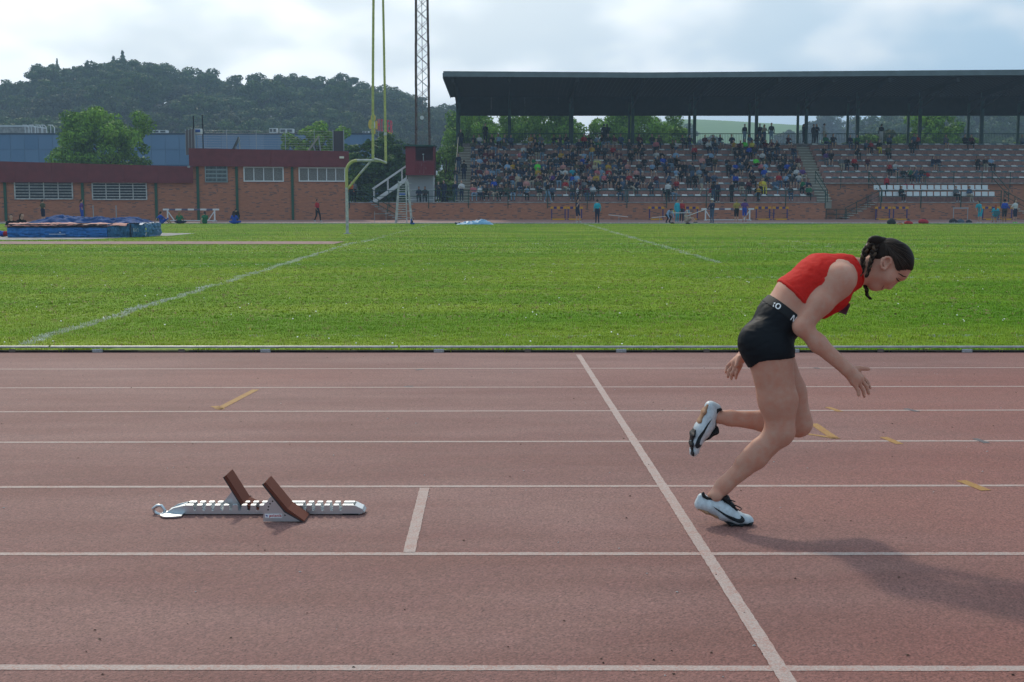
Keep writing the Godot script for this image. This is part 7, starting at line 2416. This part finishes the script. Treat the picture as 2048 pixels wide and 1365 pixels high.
	# ears: rim, bowl, lobe
	for s in [-1, 1]:
		var ear := Field.new()
		var rim := [[1781, 527], [1782.5, 520], [1779, 515.5], [1773, 515], [1767, 518.5], [1763.5, 524], [1762.5, 530], [1764.5, 536], [1769, 539]]
		for k in rim.size() - 1: ear.add(R.call(rim[k][0], rim[k][1], s * 0.071), R.call(rim[k + 1][0], rim[k + 1][1], s * 0.071), 2.3 * u, 2.3 * u, 0, 1.0, 0.003)
		ear.add(R.call(1768, 520, s * 0.0635), R.call(1771, 533, s * 0.0635), 6.0 * u, 5.0 * u, 0, 0.35, 0.003)
		ear.add(R.call(1770, 537, s * 0.068), R.call(1774, 535, s * 0.066), 3.4 * u, 3.0 * u, 0, 0.8, 0.004)
		ear.add(R.call(1778, 529, s * 0.068), R.call(1776, 532, s * 0.068), 2.6 * u, 2.4 * u, 0, 0.8, 0.003)
		ear.add(R.call(1768, 523, s * 0.069), R.call(1770, 532, s * 0.069), 1.8 * u, 1.8 * u, 0, 0.8, 0.003)
		part("ear", ear.mesh(0.0024), skin, root)
	# brow, lashes and mouth, laid on the face
	var face := f.pick([ix.skull, ix.face, ix.jaw, ix.brow, ix.nose, ix.nostril, ix.lips, ix.lip_low, ix.chin, ix.cheek_l, ix.cheek_r], 0.0, PackedVector2Array())
	for q in [["eyebrow", [[1807, 553], [1800, 551.5], [1794, 548], [1789, 545.5]], [0.0016, 0.0024, 0.0024, 0.0012], hairm], ["eyelashes", [[1797, 562.5], [1792.5, 561], [1788, 558], [1785, 554.5]], [0.0014, 0.0026, 0.0024, 0.001], hairm], ["eyelid_crease", [[1798, 559], [1793, 557], [1788.5, 554]], [0.0006, 0.001, 0.0006], mat(0.2, 0.08, 0.06, 0.7)], ["mouth_line", [[1760.5, 579], [1761.5, 575], [1763, 570]], [0.0008, 0.0014, 0.0007], mat(0.16, 0.05, 0.045, 0.6)]]:
		for s in [-1, 1]:
			var pts := PackedVector3Array()
			for w in q[1]:
				var p: Vector3 = onto.call(face, R.call(w[0], w[1]), 0.0004)
				pts.append(Vector3(p.x, p.y, p.z if s > 0 else 2.0 * R.call(w[0], w[1]).z - p.z))
			part(q[0], mb().tube(pts, PackedFloat32Array(q[2]), 5).done(), q[3], root)
	# shoes
	shoe(root, base, D, true)
	shoe(root, base, D, false)

func shoe(root: Node3D, base: Vector3, D: float, near: bool) -> void:
	var u := D / FOCAL
	var dz := 0.09 if near else -0.09
	# the far shoe is the near one turned about its ankle: map near-shoe photo points to the far shoe's
	var R := func(px: float, py: float, z := 0.0) -> Vector3:
		if near: return P(px, py, D - dz - z) - base
		var q := (Vector2(px, py) - Vector2(1400, 1000)).rotated(deg_to_rad(92.0)) * 0.95 + Vector2(1430, 813)
		return P(q.x, q.y, D - dz - z) - base
	var up := Field.new()
	var seg := [
		[1404, 996, 9, 1402, 1009, 10.5, 1.15], [1402, 1009, 10.5, 1420, 1012, 13, 1.25], [1413, 1004, 10, 1432, 1012, 13.5, 1.4], [1420, 1012, 12.5, 1448, 1026, 14.5, 1.4],
		[1440, 1008, 10, 1456, 1020, 12.5, 1.6], [1448, 1026, 14, 1474, 1036, 11.5, 1.75], [1474, 1036, 11.5, 1495, 1040, 8, 1.7], [1495, 1040, 8, 1501, 1042, 6, 1.6]]
	for q in seg: up.add(R.call(q[0], q[1]), R.call(q[3], q[4]), q[2] * u, q[5] * u, 0, q[6], 0.02)
	var white := mat(0.60, 0.66, 0.70, 0.42)
	grain(white, 0.82, 1.0, 0.03, Vector3(6, 6, 6), 74)
	var sh := part("shoe", up.mesh(0.004), white, root)
	if not near: sh.set_meta("label", "raised rear shoe")
	# sole: tan heel wedge and black spike plate
	var sole := func(pts: Array, w: float, m: Material, called: String) -> void:
		var f2 := Field.new()
		for k in pts.size() - 1: f2.add(R.call(pts[k][0], pts[k][1]), R.call(pts[k + 1][0], pts[k + 1][1]), pts[k][2] * u, pts[k + 1][2] * u, 0, w, 0.01)
		part(called, f2.mesh(0.004), m, sh)
	sole.call([[1397, 1016, 3.6], [1412, 1022.5, 4.2], [1432, 1031, 3.8], [1448, 1039, 3.2]], 3.6, mat(0.34, 0.19, 0.11, 0.7), "heel_sole")
	sole.call([[1450, 1041, 3.0], [1460, 1045.6, 3.6], [1480, 1047.2, 3.2], [1499, 1045, 3.0], [1504, 1043, 2.4]], 5.6, M.black, "spike_plate")
	for q in [[1462, 1048.5, 0.02], [1474, 1049.5, 0.03], [1490, 1049, 0.02], [1474, 1049.5, -0.03], [1492, 1049, -0.02]]:
		part("spike", mb().tube(PackedVector3Array([R.call(q[0], q[1] - 2.0, q[2]), R.call(q[0] + 0.5, q[1] + 1.0, q[2])]), PackedFloat32Array([0.003, 0.0012]), 6).done(), M.grey_metal, sh)
	# black collar and tongue
	var col := Field.new()
	for q in [[1407, 987, 2.6, 1408, 993, 3.0], [1408, 993, 3.0, 1415, 997.5, 2.6], [1415, 997.5, 2.6, 1428, 999, 2.4], [1428, 999, 2.4, 1442, 997, 2.8]]:
		for s in [-1, 1]: col.add(R.call(q[0], q[1], s * 0.024), R.call(q[3], q[4], s * 0.026), q[2] * u, q[5] * u, 0, 1.0, 0.006)
	col.add(R.call(1406, 988, -0.018), R.call(1406, 988, 0.018), 3.0 * u, 3.0 * u, 0, 1.0, 0.006)
	part("collar", col.mesh(0.004), M.black, sh)
	var ton := Field.new()
	for q in [[1446, 996, 5, 1452, 997, 6.5], [1452, 997, 6.5, 1464, 1012, 5], [1464, 1012, 5, 1474, 1024, 3]]: ton.add(R.call(q[0], q[1]), R.call(q[3], q[4]), q[2] * u, q[5] * u, 0, 2.4, 0.01)
	part("tongue", ton.mesh(0.004), M.black, sh)
	# laces: zigzag and a bow
	for k in 6:
		var px := 1450.0 + k * 4.6
		var py := 1000.0 + k * 4.9
		part("lace", mb().tube(PackedVector3Array([R.call(px - 8, py + 1.5, 0.024), R.call(px - 2, py - 2.5, 0.018), R.call(px + 1.5, py - 4.5, 0), R.call(px - 2, py - 2.5, -0.018), R.call(px - 8, py + 1.5, -0.024)]), PackedFloat32Array([0.0026]), 6).done(), M.black, sh)
	if near:
		for b in [[[1457, 1000, 0.0], [1462, 1001, 0.03], [1468, 1003, 0.035], [1471, 1004, 0.035]], [[1457, 1000, 0.0], [1464, 1009, 0.02], [1473, 1012, 0.03], [1481, 1016, 0.033], [1483.5, 1019, 0.033], [1480, 1021.5, 0.033], [1474, 1019, 0.03], [1466, 1012, 0.02], [1458, 1002, 0.0]]]:
			var pts := PackedVector3Array()
			for q in b: pts.append(R.call(q[0], q[1], q[2]))
			part("lace", mb().tube(pts, PackedFloat32Array([0.0024]), 6).done(), M.black, sh)
	# the curved side mark, laid on the side of the shoe
	var mk := []
	for q in [[620, 550], [720, 612], [800, 660], [900, 716], [1000, 770], [1100, 818], [1200, 862], [1290, 897], [1350, 912], [1400, 918], [1435, 900], [1450, 872], [1430, 835], [1500, 870], [1545, 920], [1562, 975], [1535, 1028], [1470, 1050], [1400, 1045], [1300, 1015], [1200, 972], [1100, 913], [1000, 850], [900, 782], [800, 708], [710, 640]]:
		mk.append(Vector2(1380 + q[0] / 14.63, 970 + q[1] / 14.63))
	var pm := PackedVector2Array(mk)
	var tri := Geometry2D.triangulate_polygon(pm)
	var list := up.all()
	for side in ([1, -1] if near else [1]):
		var m := mb()
		# subdivide so that the mark follows the curve of the shoe
		var todo: Array = []
		for t in range(0, tri.size(), 3): todo.append([pm[tri[t]], pm[tri[t + 1]], pm[tri[t + 2]]])
		for pass_ in 3:
			var nxt: Array = []
			for t in todo:
				var a: Vector2 = (t[0] + t[1]) * 0.5
				var b: Vector2 = (t[1] + t[2]) * 0.5
				var c: Vector2 = (t[2] + t[0]) * 0.5
				nxt.append_array([[t[0], a, c], [a, t[1], b], [c, b, t[2]], [a, b, c]])
			todo = nxt
		var seen := {}
		for t in todo:
			var w: Array[Vector3] = []
			for q in t:
				if not seen.has(q):
					var p: Vector3 = R.call(q.x, q.y)
					var z: float = p.z + side * 0.07
					for k in 40:
						var d := up.at(Vector3(p.x, p.y, z), list)
						if d < 0.0003: break
						z -= side * maxf(d * 0.7, 0.0004)
						if (z - p.z) * side < 0: break
					seen[q] = Vector3(p.x, p.y, z + side * 0.0014)
				w.append(seen[q])
			var n := (w[1] - w[0]).cross(w[2] - w[0]).normalized()
			if n.z * side < 0: n = -n
			m.tri(w[0], w[1], w[2], n, n, n)
		part("side_mark", m.done(), mat(0.018, 0.022, 0.026, 0.5), sh)
